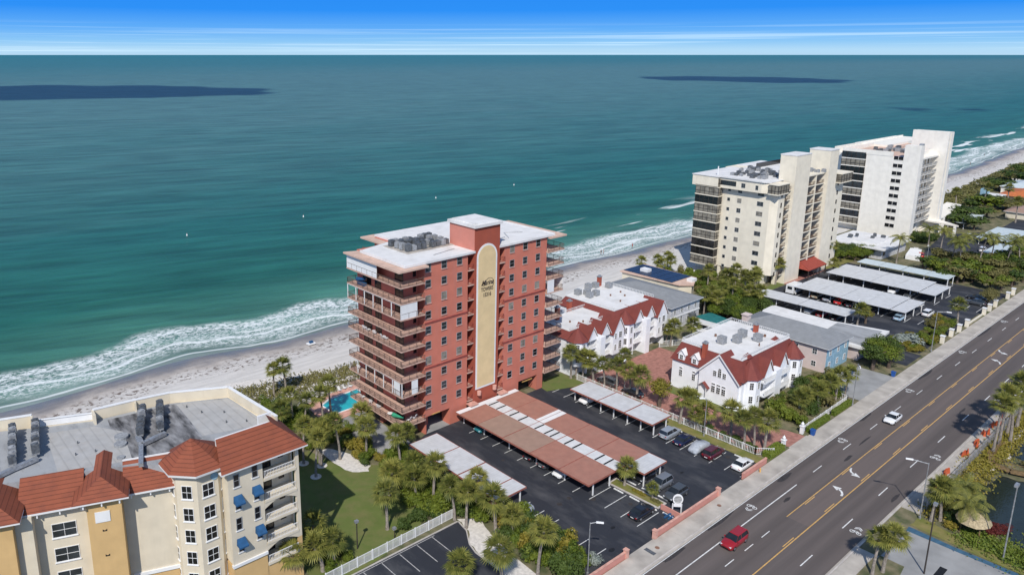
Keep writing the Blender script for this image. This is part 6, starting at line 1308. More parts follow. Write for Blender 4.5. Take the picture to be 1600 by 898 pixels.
for s_ in (-1, 1): o = MB().tube((0, -.1, 0), (0, .1, 0), .3, .3, 12).build('wheel', 'tyre', t, loc=(0, 0, 0)); o.location = (1.5, s_ * .8, .3)
t = thing('covered_car', 'car under a grey blue cover at the bottom of the long grey carport', 'car', (75.8, 71.9, 0)); MB().add(vs, fs).build('cover', 'cloth_cover', t, loc=(0, 0, 0), smooth=True)
# camper van and shuttle bus
def van(name, label, x, y, ang, L_, W_, H_, col, sc=1):
    t = thing(name, label, 'van', (x, y, 0), None, R(ang))
    MB().loft([(-L_ / 2, -W_ / 2, .45), (L_ / 2 - 1.2, -W_ / 2, .45), (L_ / 2 - 1.2, W_ / 2, .45), (-L_ / 2, W_ / 2, .45)], [(-L_ / 2, -W_ / 2 + .08, H_), (L_ / 2 - 1.5, -W_ / 2 + .08, H_), (L_ / 2 - 1.5, W_ / 2 - .08, H_), (-L_ / 2, W_ / 2 - .08, H_)]).build('body', paint(col), t, loc=(0, 0, 0))
    MB().loft([(L_ / 2 - 1.3, -W_ / 2 + .05, .4), (L_ / 2, -W_ / 2 + .12, .4), (L_ / 2, W_ / 2 - .12, .4), (L_ / 2 - 1.3, W_ / 2 - .05, .4)], [(L_ / 2 - 1.3, -W_ / 2 + .1, H_ - .6), (L_ / 2 - .6, -W_ / 2 + .2, 1.3), (L_ / 2 - .6, W_ / 2 - .2, 1.3), (L_ / 2 - 1.3, W_ / 2 - .1, H_ - .6)]).build('cab', paint(col), t, loc=(0, 0, 0))
    b = MB(); b.box(-L_ / 2 + .5, L_ / 2 - 1.9, -W_ / 2 - .03, -W_ / 2 + .06, 1.5, H_ - .5); b.box(-L_ / 2 + .5, L_ / 2 - 1.9, W_ / 2 - .06, W_ / 2 + .03, 1.5, H_ - .5); b.box(-L_ / 2 - .03, -L_ / 2 + .05, -.7, .7, 1.6, H_ - .5); b.build('windows', 'glass_car', t, loc=(0, 0, 0))
    for a in (-L_ / 2 + 1, L_ / 2 - 1):
        for s_ in (-1, 1): o = MB().tube((0, -.12, 0), (0, .12, 0), .38, .38, 14).build('wheel', 'tyre', t, loc=(0, 0, 0)); o.location = (a, s_ * (W_ / 2 - .15), .38)
    return t
van('camper_van', 'white camper van beside the second cream towers carport', 220.6, 98.2, -90 + 90, 6.5, 2.4, 3.0, 'white')
van('shuttle_bus', 'white shuttle bus parked between the grey house and the pink house', 169.2, 95.6, -87, 8.5, 2.4, 2.9, 'white')
H = thing('shade_canopy', 'turquoise shade canopy behind the white shuttle bus', 'canopy', (173, 99, 0)); MB().prism([(171.2, 93.4), (177, 93.8), (178.5, 101), (172.5, 102)], 2.2, 2.3).build('canopy', 'pool_water' if False else 'teal_cloth' if 'teal_cloth' in M else mat('teal_cloth', (.02, .16, .16), .8), H)
b = MB()
for x, y in ((171.6, 93.8), (176.6, 94.2), (178, 100.7), (172.8, 101.6)): b.tube((x, y, 0), (x, y, 2.2), .06)
b.build('post', 'metal', H)

# ================================================================== PLANTS
def fan_crown(seed, nleaf=30, Rl=1.1, blade=1.3):
    rg = random.Random(seed); g = MB(); dd_ = MB()
    for i in range(nleaf):
        az = i * 2.399 + rg.uniform(-.25, .25); el = R(88 - 128 * (i / nleaf) ** .85 + rg.uniform(-9, 9))
        d = Vector((math.cos(az) * math.cos(el), math.sin(az) * math.cos(el), math.sin(el))); side = Vector((-math.sin(az), math.cos(az), 0)); up = side.cross(d).normalized() * -1
        if up.z < 0 and el > 0: up = -up
        b = g; L_ = Rl * rg.uniform(.85, 1.15); c = d * L_ + Vector((0, 0, -.05 * L_))
        w_ = side * .035; b.add([w_, -w_, c - w_, c + w_], [(0, 1, 2, 3)])
        nb = 11
        for k in range(nb):
            a = R(-85 + 170 * k / (nb - 1)); v = (d * math.cos(a) + side * math.sin(a)).normalized(); q = v.cross(up).normalized() * .085; bl = blade * (1 - .22 * abs(k - 5) / 5) * rg.uniform(.9, 1.08)
            m_ = c + v * bl * .6 - Vector((0, 0, .03)); t_ = c + v * bl * 1.08 - Vector((0, 0, .16 + .16 * rg.random()))
            b.add([c - q * .3, c + q * .3, m_ + q, m_ - q, t_], [(0, 1, 2, 3), (3, 2, 4)])
    for i in range(12):    # dry skirt
        az = i * 2.399 + rg.uniform(-.3, .3); el = R(rg.uniform(-85, -50)); d = Vector((math.cos(az) * math.cos(el), math.sin(az) * math.cos(el), math.sin(el))); side = Vector((-math.sin(az), math.cos(az), 0))
        c = d * .55 + Vector((0, 0, -.1))
        for k in range(5):
            a = R(-50 + 25 * k); v = (d * math.cos(a) + side * math.sin(a)); q = v.cross(side.cross(d)).normalized() * .08; t_ = c + v * .8; dd_.add([c - q, c + q, t_ + q * .5, t_ - q * .5], [(0, 1, 2, 3)])
    return g, dd_
def make_palm(seed, h, lean=.25, crown=1.0):
    rg = random.Random(seed); t = thing('cabbage_palm', 'palm', 'palm tree'); az = rg.uniform(0, 6.28); pts = []
    for i in range(7): s_ = i / 6; pts.append(Vector((math.cos(az) * lean * s_ ** 2, math.sin(az) * lean * s_ ** 2, h * s_)))
    b = MB()
    for i, (p, q) in enumerate(zip(pts, pts[1:])): b.tube(p, q + (q - p) * .02, .24 - .012 * i + (.06 if i == 0 else 0), .24 - .012 * (i + 1), 8)
    b.build('trunk', 'trunk_palm', t, loc=(0, 0, 0)); g, d = fan_crown(seed); o = g.build('crown', 'leaf_palm', t, loc=(0, 0, 0)); o.location = pts[-1] + Vector((0, 0, .25)); o.scale = (crown,) * 3
    o = d.build('dead_fronds', 'leaf_dead', t, loc=(0, 0, 0)); o.location = pts[-1] + Vector((0, 0, .2)); o.scale = (crown,) * 3
    return t
PALMS = {}
def palm(x, y, h=6.5, label='', group='cabbage palms', sc=1.0, v=None):
    v = int((x * 13 + y * 7)) % 3 if v is None else v; hk = min((3.0, 4.5, 6.0, 7.5, 9.5), key=lambda k: abs(k - h)); k = (hk, v)
    if k not in PALMS: PALMS[k] = make_palm(100 + v + int(hk * 10), hk, .3 + .3 * v, 1.0 if hk > 4 else .85); o = PALMS[k]
    else: o = copy_tree(PALMS[k])
    o.location = (x, y, 0); o.rotation_euler = (0, 0, (x * 3.1 + y) % 6.28); s_ = sc * h / hk if abs(h / hk - 1) < .3 else sc; o.scale = (s_,) * 3
    o['label'] = label; o['group'] = group; return o
def palms(base_label, group, pts, h=6.5, single=None):
    for i, p in enumerate(pts):
        hh = p[2] if len(p) > 2 else h; (px_, py_) = p[0] if isinstance(p[0], tuple) else (p[0], p[1])
        hh = p[1] if isinstance(p[0], tuple) and len(p) > 1 else hh
        palm(px_, py_, hh, base_label % ORD[i] if '%s' in base_label else base_label, group)
def make_coco(seed, h):
    rg = random.Random(seed); t = thing('coconut_palm', 'palm', 'palm tree'); az = rg.uniform(0, 6.28); pts = [Vector((math.cos(az) * 1.2 * (i / 6) ** 1.5, math.sin(az) * 1.2 * (i / 6) ** 1.5, h * i / 6)) for i in range(7)]
    b = MB()
    for i, (p, q) in enumerate(zip(pts, pts[1:])): b.tube(p, q, .2 - .012 * i + (.1 if i == 0 else 0), .2 - .012 * (i + 1), 8)
    b.build('trunk', 'trunk_palm', t, loc=(0, 0, 0)); g = MB()
    for i in range(17):
        a = i * 2.399; el = R(65 - 75 * i / 17); d = Vector((math.cos(a), math.sin(a), 0)); side = Vector((-math.sin(a), math.cos(a), 0)); P = []; L_ = 3.6 * rg.uniform(.85, 1.1); pos = Vector((0, 0, 0)); e = el
        for k in range(9): P.append(pos.copy()); pos = pos + (d * math.cos(e) + Vector((0, 0, math.sin(e)))) * L_ / 8; e -= .2
        for k in range(8):
            p, q = P[k], P[k + 1]; w_ = side * .04; g.add([p - w_, p + w_, q + w_, q - w_], [(0, 1, 2, 3)])
            for j in range(3):
                c = p.lerp(q, j / 3); ll = .85 * math.sin(math.pi * (.12 + .8 * (k + j / 3) / 8)); v = (q - p).normalized()
                for s_ in (-1, 1):
                    tip = c + side * s_ * ll * .8 + v * ll * .35 - Vector((0, 0, ll * .45)); g.add([c - v * .05, c + v * .05, tip + v * .03, tip - v * .03], [(0, 1, 2, 3)])
    o = g.build('crown', 'leaf_palm', t, loc=(0, 0, 0)); o.location = pts[-1]
    b = MB()
    for i in range(5): a = i * 1.3; b.disc(math.cos(a) * .25, math.sin(a) * .25, -.35, .14, .25, 8)
    o = b.build('coconuts', 'leaf_dead', t, loc=(0, 0, 0)); o.location = pts[-1]; return t
COCO = {}
def coco(x, y, h, label, sc=1.0):
    v = int(x * 3 + y) % 2; k = (round(h / 2) * 2, v)
    if k not in COCO: COCO[k] = make_coco(7 + v + int(h), k[0]); o = COCO[k]
    else: o = copy_tree(COCO[k])
    o.location = (x, y, 0); o.rotation_euler = (0, 0, x % 6.28); o.scale = (sc,) * 3; o['label'] = label; o['group'] = 'coconut palms'; return o
def leafmesh(seed, n, size, lobes, flat=1.0, tall=1.0):
    """a crown of unit radius built from leaves spread over several lobes"""
    rg = random.Random(seed); L_ = []
    for i in range(lobes):
        a = rg.uniform(0, 6.28); r = rg.uniform(.0, .62); L_.append((Vector((r * math.cos(a), r * math.sin(a), rg.uniform(-.25, .45) * tall)), rg.uniform(.28, .5)))
    vs = []; fs = []
    for i in range(n):
        c, r = L_[rg.randrange(lobes)]; d = Vector((rg.gauss(0, 1), rg.gauss(0, 1), rg.gauss(0.25, 1))).normalized(); rr = r * (rg.uniform(.72, 1.06) if rg.random() < .8 else rg.uniform(.2, .8))
        p = c + Vector((d.x, d.y, d.z * flat)) * rr; nrm = (d + Vector((rg.uniform(-.7, .7), rg.uniform(-.7, .7), rg.uniform(-.2, .9)))).normalized(); u = nrm.orthogonal().normalized(); u.rotate(Matrix.Rotation(rg.uniform(0, 6.28), 3, nrm)); w_ = nrm.cross(u); s_ = size * rg.uniform(.6, 1.3)
        k = len(vs); vs += [p - u * s_, p + w_ * s_ * .55, p + u * s_, p - w_ * s_ * .55]; fs.append((k, k + 1, k + 2, k + 3))
    return vs, fs
LM = {}
for nm, (n, s_, lb, fl) in {'bush': (1500, .085, 11, .8), 'tree': (2600, .062, 17, .85), 'far': (700, .12, 10, .8)}.items():
    for v in range(3):
        vs, fs = leafmesh(hash((nm == 'bush', v)) % 1000 + v * 17 + len(nm), n, s_, lb, fl); me = bpy.data.meshes.new(nm + '_leaves'); me.from_pydata([tuple(p) for p in vs], [], fs); LM[(nm, v)] = me
LMM = {}
def leaves(kind, v, m):
    k = (kind, v, m)
    if k not in LMM: me = LM[(kind, v)].copy(); me.materials.clear(); me.materials.append(M[m]); LMM[k] = me
    return LMM[k]
vrg = random.Random(11)
def bush(x, y, r, h, m='leaf_bush', label='round sea grape bush', group='sea grape bushes', kind='bush', name=None, z=0.0):
    name = name or ('sea_grape_bush' if 'sea grape' in group else 'garden_shrub' if 'shrub' in group or 'white house' in group or 'cream' in group or 'golf' in group or 'sidewalk' in group else 'round_bush')
    o = bpy.data.objects.new(name, leaves(kind, vrg.randrange(3), m)); C.objects.link(o); o.location = (x, y, z + h * .42); o.scale = (r * 1.15, r * 1.15, h * .72); o.rotation_euler = (0, 0, vrg.uniform(0, 6.28)); tag(o, label, 'bush', group); return o
TREES = {}
def tree(x, y, h, r, m='leaf_bush', label='', group='broadleaf trees', kind='tree', name='broadleaf_tree', trunk='trunk_tree'):
    t = thing(name, label, 'tree', (x, y, 0), group); k = 'trunkmesh'
    if k not in TREES:
        b = MB(); b.tube((0, 0, 0), (.03, 0, .55), .075, .05, 8)
        for i in range(5): a = i * 1.26; b.tube((.03, 0, .45 + .03 * i), (.03 + .35 * math.cos(a), .35 * math.sin(a), .78 + .03 * i), .035, .012, 6)
        o = b.build('trunk', trunk, t, loc=(0, 0, 0)); TREES[k] = o.data
    else: o = bpy.data.objects.new('trunk', TREES[k]); C.objects.link(o); o.parent = t
    o.scale = (h, h, h * .9)
    c = bpy.data.objects.new('crown', leaves(kind, vrg.randrange(3), m)); C.objects.link(c); c.parent = t; c.location = (0, 0, h * .66); c.scale = (r * 1.15, r * 1.15, h * .48); c.rotation_euler = (0, 0, vrg.uniform(0, 6.28)); return t
def inside(p, poly):
    c = False; n = len(poly)
    for i in range(n):
        (x1, y1), (x2, y2) = poly[i], poly[(i + 1) % n]
        if (y1 > p[1]) != (y2 > p[1]) and p[0] < (x2 - x1) * (p[1] - y1) / (y2 - y1) + x1: c = not c
    return c
def scatter(poly, step, seed, jit=.35):
    rg = random.Random(seed); xs_ = [p[0] for p in poly]; ys_ = [p[1] for p in poly]; out = []; y = min(ys_)
    while y < max(ys_):
        x = min(xs_)
        while x < max(xs_):
            q = (x + rg.uniform(-jit, jit) * step, y + rg.uniform(-jit, jit) * step)
            if inside(q, poly): out.append(q)
            x += step
        y += step * .87
    return out
# ---- strip between the apartment lawn and the red tower lot
G1 = 'sea grape bushes in the strip left of the red tower lot'
for (x, y) in scatter([(68.5, 56), (73.4, 56), (75.2, 61), (74.6, 70.5), (72.2, 73.5), (71.9, 98), (68.5, 99), (66.3, 94), (64.6, 89), (63.2, 84), (62.5, 80.5), (67.6, 79.5), (69.5, 72)], 1.75, 3):
    n_ = y < 74; bush(x, y, vrg.uniform(1.4, 1.9), vrg.uniform(3.0, 4.6) if n_ else vrg.uniform(2.2, 3.4), vrg.choice(['leaf_bush', 'leaf_bush', 'leaf_yellow' if n_ else 'leaf_bush', 'leaf_dark']), 'dense rounded sea grape bush in the green strip beside the long grey carport', G1)
for (x, y) in scatter([(64.5, 98.5), (68.5, 97), (69.5, 103), (70, 112), (69, 117), (65.8, 118.5), (61.5, 116), (61, 110), (64.8, 106)], 2.1, 4): bush(x, y, vrg.uniform(1.1, 1.6), vrg.uniform(1.6, 3.0), vrg.choice(['leaf_bush', 'leaf_dark', 'leaf_bush', 'leaf_yellow']), 'rounded green bush between the lawn sand bed and the pool', 'bushes between the lawn and the pool')
for (x, y) in scatter([(46, 108), (60, 109), (61, 117), (66, 119), (65.5, 128), (60, 133), (53, 133.5), (48, 126), (45, 117)], 2.4, 5): bush(x, y, vrg.uniform(1.4, 2.0), vrg.uniform(1.8, 3.4), vrg.choice(['leaf_bush', 'leaf_dark', 'leaf_olive', 'leaf_bush']), 'rounded green bush in the thicket seaward of the lawn', 'bushes in the thicket seaward of the lawn')
for (x, y) in scatter([(45.2, 78.6), (50, 79.2), (50.5, 82.5), (47.5, 84.5), (45, 83)], 1.8, 6): bush(x, y, 1.1, 1.8, 'leaf_bush', 'green bush at the foot of the balconies of the yellow block', 'bushes at the foot of the yellow block')
for (x, y) in scatter([(58, 79.2), (67, 79.5), (66, 82), (60, 82)], 1.6, 7): bush(x, y, 1.2, 2.0, 'leaf_dark', 'dark green bush behind the white metal fence', 'bushes behind the white metal fence')
PL = [(65.74, 134.72), (68.25, 134.08), (61.62, 118.64), (66.77, 116.27), (70.35, 119.44), (62.68, 103.75), (69.74, 108.18), (66.84, 101.53), (59.10, 104.72), (63.85, 118.20), (58.76, 118.92)]
for i, (p, h, l) in enumerate(zip(PL, (5.5, 6.2, 6.8, 6.8, 6.2, 7.2, 5, 6.0, 7, 5.4, 4.8), ('cabbage palm at the beach edge, left of a close pair', 'cabbage palm at the beach edge, right of a close pair', 'tall cabbage palm in the thicket above the lawn', 'cabbage palm leaning left of the swimming pool', 'slim cabbage palm right by the pool edge', 'tall cabbage palm at the top of the white sand bed', 'cabbage palm right of the sand bed near the terrace', 'cabbage palm in bushes halfway to the red tower', 'cabbage palm between the two gravel ringed palms', 'short cabbage palm in front of the pool palms', 'short cabbage palm at the left end of the thicket'))): palm(p[0], p[1], h, l, 'cabbage palms')
for i, (x, y) in enumerate(((57.0, 106.7), (56.5, 101.6), (59.1, 104.0))): palm(x, y, 6.8, 'lawn palm standing in a white gravel ring, ' + ('farthest of three', 'nearest of three', 'rightmost of three')[i], 'palms in gravel rings')
PE = [((57.42, 82.02), 6.2), ((62.11, 88.06), 5.0), ((69.27, 94.60), 6.0), ((67.42, 83.23), 6.2), ((66.80, 77.25), 5.6), ((66.89, 74.66), 6.0), ((69.53, 70.96), 5.2), ((67.24, 60.17), 7.6), ((62.74, 62.62), 5.2), ((57.06, 65.17), 3.6), ((65.99, 87.23), 5.5), ((64.37, 83.76), 4.8), ((70.65, 76.51), 5.5), ((69.95, 67.80), 4.2)]
for i, (p, h) in enumerate(PE): palm(p[0], p[1], h, 'cabbage palm in the strip between the two left car parks, %s counted from the lawn' % ORD[i], 'palms in the strip between the left car parks')
for p, l in (((46.30, 85.46), 'bushy low palm at the lawn edge near the yellow block'), ((47.01, 80.32), 'bushy low palm above the end of the metal fence'), ((41.01, 81.57), 'palm in front of the lowest arched balcony of the yellow block'), ((45.01, 80.09), 'low palm tuft between the two lawn edge palms')): palm(p[0], p[1], 3.2, l, 'low palms by the yellow block', 1.15)
bush(75.3, 57.0, 1.3, 2.0, 'leaf_silver', 'silver grey shrub beside the tall grey street lamp', 'silver shrubs')
palm(*(97.68, 84.73), 3.0, 'small palm against the left corner of the red tower') if False else None
palm(73.6, 99.0, 4.4, 'small palm against the road side corner of the red tower balconies', 'cabbage palms', .9)
# ---- island palms
palm(94.9, 66.4, 3.4, 'small palm in the lot island next to the brown carport', 'small palms in the lot island', .95); palm(95.0, 61.0, 2.6, 'smallest palm in the lot island beside the grey suv', 'small palms in the lot island', .75)
for i in range(5): bush(94.8, 64.4 - .6 * i * .8, .5, .6, 'leaf_yellow', 'small yellow green shrub in the lot island', 'shrubs in the lot island')
for i in range(3): bush(94.9, 60.9 - .5 * i, .5, .55, 'leaf_olive', 'dry low shrub at the road end of the lot island', 'dry shrubs in the lot island')
# ---- palm row along the picket fence
PC = [((120.63, 100.26), 6.3), ((121.77, 97.87), 5.6), ((122.72, 95.65), 5.2), ((122.86, 92.72), 5.4), ((123.14, 89.74), 5.8), ((132.84, 94.98), 4), ((123.73, 85.01), 5.2), ((124.71, 87.37), 4.8), ((121.06, 72.91), 5.0), ((122.29, 71.00), 5.4), ((123.95, 68.52), 3.6), ((124.02, 63.93), 5.2), ((122.25, 60.26), 5.6), ((124.19, 59.36), 5.6), ((124.17, 57.39), 5.2), ((122.60, 100.41), 5.4), ((121.40, 69.52), 3.0)]
for i, (p, h) in enumerate(PC): palm(p[0], p[1], h, 'cabbage palm along the white picket fence, %s from the red tower' % ORD[i], 'palms along the white picket fence')
tree(*(124.20, 79.79), 6.2, 2.5, 'leaf_yellow', 'round leafy tree on the brick drive beside the light grey carport')
tree(*(144.07, 82.70), 0.1, .1) if False else None
palm(*(154.28, 97.26), 5.0, 'palm in a small bed at the far end of the brick drive', 'cabbage palms'); palm(*(160.68, 95.66), 4.6, 'palm beside the white shuttle bus', 'cabbage palms'); palm(*(154.68, 98.75), 3.8, 'shorter palm beside the grey house corner', 'cabbage palms')
for i in range(9): bush(122.6 + (i % 2) * .8, 58.5 + 1.35 * i, .9, 1.1, 'leaf_dark', 'low dark shrub behind the near end of the picket fence', 'shrubs behind the picket fence')
for i in range(7): bush(122.4, 72.5 + 3.6 * i, .7, .8, 'leaf_olive', 'low purple green shrub under the palm row', 'shrubs under the palm row')
for (x0, x1, y0, y1, l) in ((136.6, 145.3, 54.95, 55.75, 'clipped box hedge outside the picket fence, left of two'), (147.3, 155.3, 54.95, 55.75, 'clipped box hedge outside the picket fence, right of two'), (121.6, 127.0, 54.95, 56.6, 'clipped hedge at the left side of the brick entrance')):
    rg = random.Random(int(x0)); vs = []; fs = []
    for i in range(int((x1 - x0) * 260)):
        p = Vector((rg.uniform(x0, x1), rg.uniform(y0, y1), rg.uniform(.05, 1.0))); f = rg.random()
        if f < .5: p.z = 1.0 + rg.uniform(-.08, .05)
        elif f < .8: p.y = y0 + rg.uniform(-.05, .05)
        u = Vector((rg.gauss(0, 1), rg.gauss(0, 1), rg.gauss(0, .6))).normalized(); w_ = u.orthogonal().normalized(); k = len(vs); s_ = .13; vs += [p - u * s_, p + w_ * s_, p + u * s_, p - w_ * s_]; fs.append((k, k + 1, k + 2, k + 3))
    b = MB(); b.add(vs, fs); b.box(x0 + .1, x1 - .1, y0 + .1, y1 - .1, 0, .92); tag(b.build('box_hedge', 'leaf_bush'), l, 'hedge', 'clipped hedges')
for (x, y) in scatter([(136.8, 57.2), (155.8, 57.6), (165, 63.6), (159, 66), (153, 64.8), (138.5, 65.3)], 2.3, 8): bush(x, y, vrg.uniform(1.3, 2.0), vrg.uniform(2.2, 4.0), vrg.choice(['leaf_bush', 'leaf_dark', 'leaf_bush', 'leaf_olive']), 'leafy green shrub between the white house and the clipped hedge', 'shrubs before the near white house')
for i, (p, h) in enumerate((((149.60, 59.20), 3.6), ((155.16, 58.15), 5.2), ((158.15, 57.50), 5.4), ((145.07, 59.53), 3.4), ((147.56, 58.32), 4.2), ((150.84, 58.07), 5.4), ((142.70, 59.93), 3.4))): palm(p[0], p[1], h, 'palm in the garden between the white house and the road, %s of seven' % ORD[i], 'palms in the garden beside the road')
# ---- around the motel, cream towers and shuttle bus
G2 = 'trees and bushes round the cream towers'
for (x, y) in scatter([(181, 93), (196, 93), (201, 103), (198, 111), (187, 110), (179, 101)], 3.2, 9): tree(x, y, vrg.uniform(4, 6), vrg.uniform(2.4, 3.2), vrg.choice(['leaf_bush', 'leaf_bush', 'leaf_dark']), 'dense round tree in the grove between motel and solar roof', 'trees in the grove behind the motel')
for i, (p, h) in enumerate((((200.63, 106.55), 9), ((198.63, 100.67), 8), ((198.03, 98.73), 9), ((201.06, 103.64), 7.5), ((181.40, 103.14), 6.5), ((179.48, 103.60), 6.2), ((181.19, 101.08), 6), ((202.27, 110.44), 6), ((203.42, 104.69), 6), ((192.93, 98.21), 6), ((194.00, 95.02), 6.5), ((188.58, 104.15), 6.5), ((192.85, 103.00), 7), ((202.84, 107.87), 6.5), ((211.75, 106.06), 6), ((202.59, 116.46), 6))): palm(p[0], p[1], h, 'palm in the clump at the foot of the cream tower, %s of sixteen' % ORD[i], 'palms at the foot of the cream tower')
for i, (p, h) in enumerate((((223.95, 105.83), 6.6), ((259.48, 105.81), 7.2), ((261.38, 105.87), 6.4), ((249.58, 99.27), 3.6))): palm(p[0], p[1], h, 'palm against the wall of the cream tower, %s from the left' % ORD[i], 'palms against the cream tower wall')
for (x, y) in scatter([(200, 108), (214, 108), (216, 122), (212, 134), (199, 137), (198.5, 116)], 3.0, 10): bush(x, y, 1.8, vrg.uniform(2, 3.4), vrg.choice(['leaf_bush', 'leaf_olive']), 'green bush between the solar roof and the cream tower', 'bushes left of the cream tower')
for i, (x, y) in enumerate(((203, 134), (206, 137), (209, 134), (212, 137), (200, 138))): palm(x, y, 4.5, 'palm seaward of the cream tower, %s of five' % ORD[i], 'palms seaward of the cream tower')
for (x, y) in scatter([(187, 112), (192, 112), (186.5, 116), (184, 114)], 2.0, 12): bush(x, y, 1.3, 2, 'leaf_olive', 'olive bush in front of the solar roofed house', 'bushes before the solar house')
for (x, y) in scatter([(264, 105), (283, 97), (279, 114), (268, 116), (263, 112)], 3.2, 13): tree(x, y, vrg.uniform(3.5, 5), vrg.uniform(2.2, 3), vrg.choice(['leaf_bush', 'leaf_bush', 'leaf_dark']), 'round bright green tree beyond the pale green carport', 'trees beyond the pale green carport')
for i, (p, h) in enumerate((((177.5, 59.5), 6), ((180.5, 60.5), 6.5), ((183.5, 61.0), 6.5), ((181.5, 57.6), 5.5), ((185.5, 58.6), 6.0), ((187.5, 60), 5))): tree(p[0], p[1], h, 3.0, 'leaf_bush' if i % 2 else 'leaf_dark', 'dark leafy mango tree between the concrete drive and the small lot, %s of six' % ORD[i], 'mango trees beside the concrete drive')
bush(201.0, 60.4, 3.2, 3.4, 'leaf_silver', 'big silver fan palm beside the tall street lamp', 'silver shrubs', 'far', 'silver_fan_palm')
for (x, y) in scatter([(196, 57), (209, 56.3), (224, 57), (232, 61), (228, 63), (214, 60.5), (205, 63.5), (198, 64.5)], 2.2, 14): bush(x, y, 1.4, vrg.uniform(1.2, 2.3), vrg.choice(['leaf_olive', 'leaf_bush', 'leaf_yellow']), 'olive bush between the far sidewalk pillars and parked cars', 'bushes along the far sidewalk')
palm(*(205.20, 73.98), 4.6, 'palm at the motel roof corner under the cream lamp', 'cabbage palms'); tree(208.5, 73.2, 4.6, 2.0, 'leaf_yellow', 'yellow green tree by the end of the narrow carport'); palm(227.3, 57.5, 5.0, 'single small palm in the paved corner of the cream towers lot', 'cabbage palms'); tree(249.5, 56.5, 5.2, 2.6, 'leaf_olive', 'olive tree between the far boundary pillars, left'); tree(253.5, 57.6, 5.0, 2.4, 'leaf_olive', 'olive tree between the far boundary pillars, right')
# ---- gardens beyond the cream towers lot
for (x, y) in scatter([(269, 57), (350, 55.5), (352, 66), (310, 67), (300, 76), (290, 84), (272, 82), (268.5, 70)], 4.2, 15): tree(x, y, vrg.uniform(3, 5.5), vrg.uniform(2.4, 3.6), vrg.choice(['leaf_bush', 'leaf_olive', 'leaf_dark', 'leaf_olive']), 'rounded tree in the garden between the cream towers lot and the far car park', 'trees beyond the cream towers lot', 'far', 'garden_tree')
for i, (p, h) in enumerate((((280.22, 91.36), 8), ((288.26, 74.79), 9), ((292.84, 71.02), 10), ((302.65, 65.71), 9), ((291.58, 78.38), 8), ((299.39, 75.55), 9), ((305.29, 70.69), 8), ((301.68, 85.00), 8), ((309.56, 63.55), 8), ((371.34, 115.04), 6), ((316.59, 93.34), 6))): coco(p[0], p[1], h, 'coconut palm in the gardens beyond the cream towers lot, %s of eleven' % ORD[i], 1.15)
for (x, y) in scatter([(326, 93), (331, 100), (328, 104), (316, 99), (318, 92)], 2.8, 16): bush(x, y, 1.9, 3, 'leaf_dark', 'dark green bush at the corner of the far white tower', 'bushes at the far white tower', 'far')
G3 = 'trees in the woods along the far shore'
for (x, y) in scatter([(352, 87), (400, 92), (402, 60), (560, 60), (700, 95), (700, 126), (640, 124), (560, 120), (500, 116), (455, 112), (430, 112), (405, 106), (392, 98), (360, 102)], 10.5, 17):
    if 430 < x < 502 and 78 < y < 112 or 394 < x < 418 and 76 < y < 93: continue
    tree(x, y, vrg.uniform(4, 7.5), vrg.uniform(5.0, 7.5), vrg.choice(['leaf_olive', 'leaf_bush', 'leaf_dark', 'leaf_olive', 'leaf_dark']), 'rounded tree in the olive green woods along the far shore', G3, 'far', 'woodland_tree')
for (x, y) in scatter([(405, 57), (760, 60), (760, 92), (560, 62), (405, 62)], 14, 18): tree(x, y, 6, 5.5, 'leaf_bush', 'green tree beside the far end of the road', 'trees beside the far end of the road', 'far')
for (x, y) in scatter([(600, 118), (700, 126), (700, 130), (600, 124)], 12, 19): palm(x, y, 9.5, 'tall palm on the skyline of the far beach', 'palms on the far beach', 1.2)
for (x, y) in ((395, 108), (420, 104), (450, 92), (520, 100), (560, 118), (425, 96), (470, 90), (390, 84), (410, 72), (440, 70)): palm(x, y, 7.5, 'palm rising above the far woods', 'palms above the far woods', 1.2)
# dune scrub: uncountable ground cover
def scrub(name, poly, n, seed, m, hh=.5, sz=.28):
    rg = random.Random(seed); xs_ = [p[0] for p in poly]; ys_ = [p[1] for p in poly]; vs = []; fs = []; cl = []
    while len(cl) < n // 22:
        q = (rg.uniform(min(xs_), max(xs_)), rg.uniform(min(ys_), max(ys_)))
        if inside(q, poly): cl.append((q, rg.uniform(.5, 2.2)))
    for i in range(n):
        (cx, cy), r = cl[rg.randrange(len(cl))]; p = Vector((rg.gauss(cx, r), rg.gauss(cy, r * .6), rg.uniform(.05, hh))); u = Vector((rg.gauss(0, 1), rg.gauss(0, 1), rg.uniform(.2, 1.2))).normalized(); w_ = u.orthogonal().normalized() * sz * .5; u = u * sz; k = len(vs); vs += [p - u, p + w_, p + u, p - w_]; fs.append((k, k + 1, k + 2, k + 3))
    me = bpy.data.meshes.new(name); me.from_pydata([tuple(v) for v in vs], [], fs); me.materials.append(M[m]); o = bpy.data.objects.new(name, me); C.objects.link(o); tag(o, kind='stuff'); return o
tag(scrub('dune_scrub', [(48, 139), (60, 133), (75, 130), (90, 128), (120, 128), (120, 136), (100, 137), (80, 138), (60, 143)], 9000, 1, 'leaf_olive'), 'olive dune scrub along the beach edge behind the pool', 'scrub')
tag(scrub('dune_scrub', [(395, 108), (470, 115), (560, 121), (660, 126), (650, 136), (540, 130), (460, 126), (400, 124)], 12000, 2, 'leaf_olive', 1.2, .9), 'brown green dune scrub along the far beach', 'scrub')
tag(scrub('ground_cover', [(125.2, 31.4), (150, 31.5), (185, 31.5), (185, 28.5), (150, 28.2), (137, 28.6), (128, 29), (124.6, 30)], 9000, 3, 'leaf_yellow', .8, .22), 'yellow green ground cover along the mesh fence', 'ground cover')
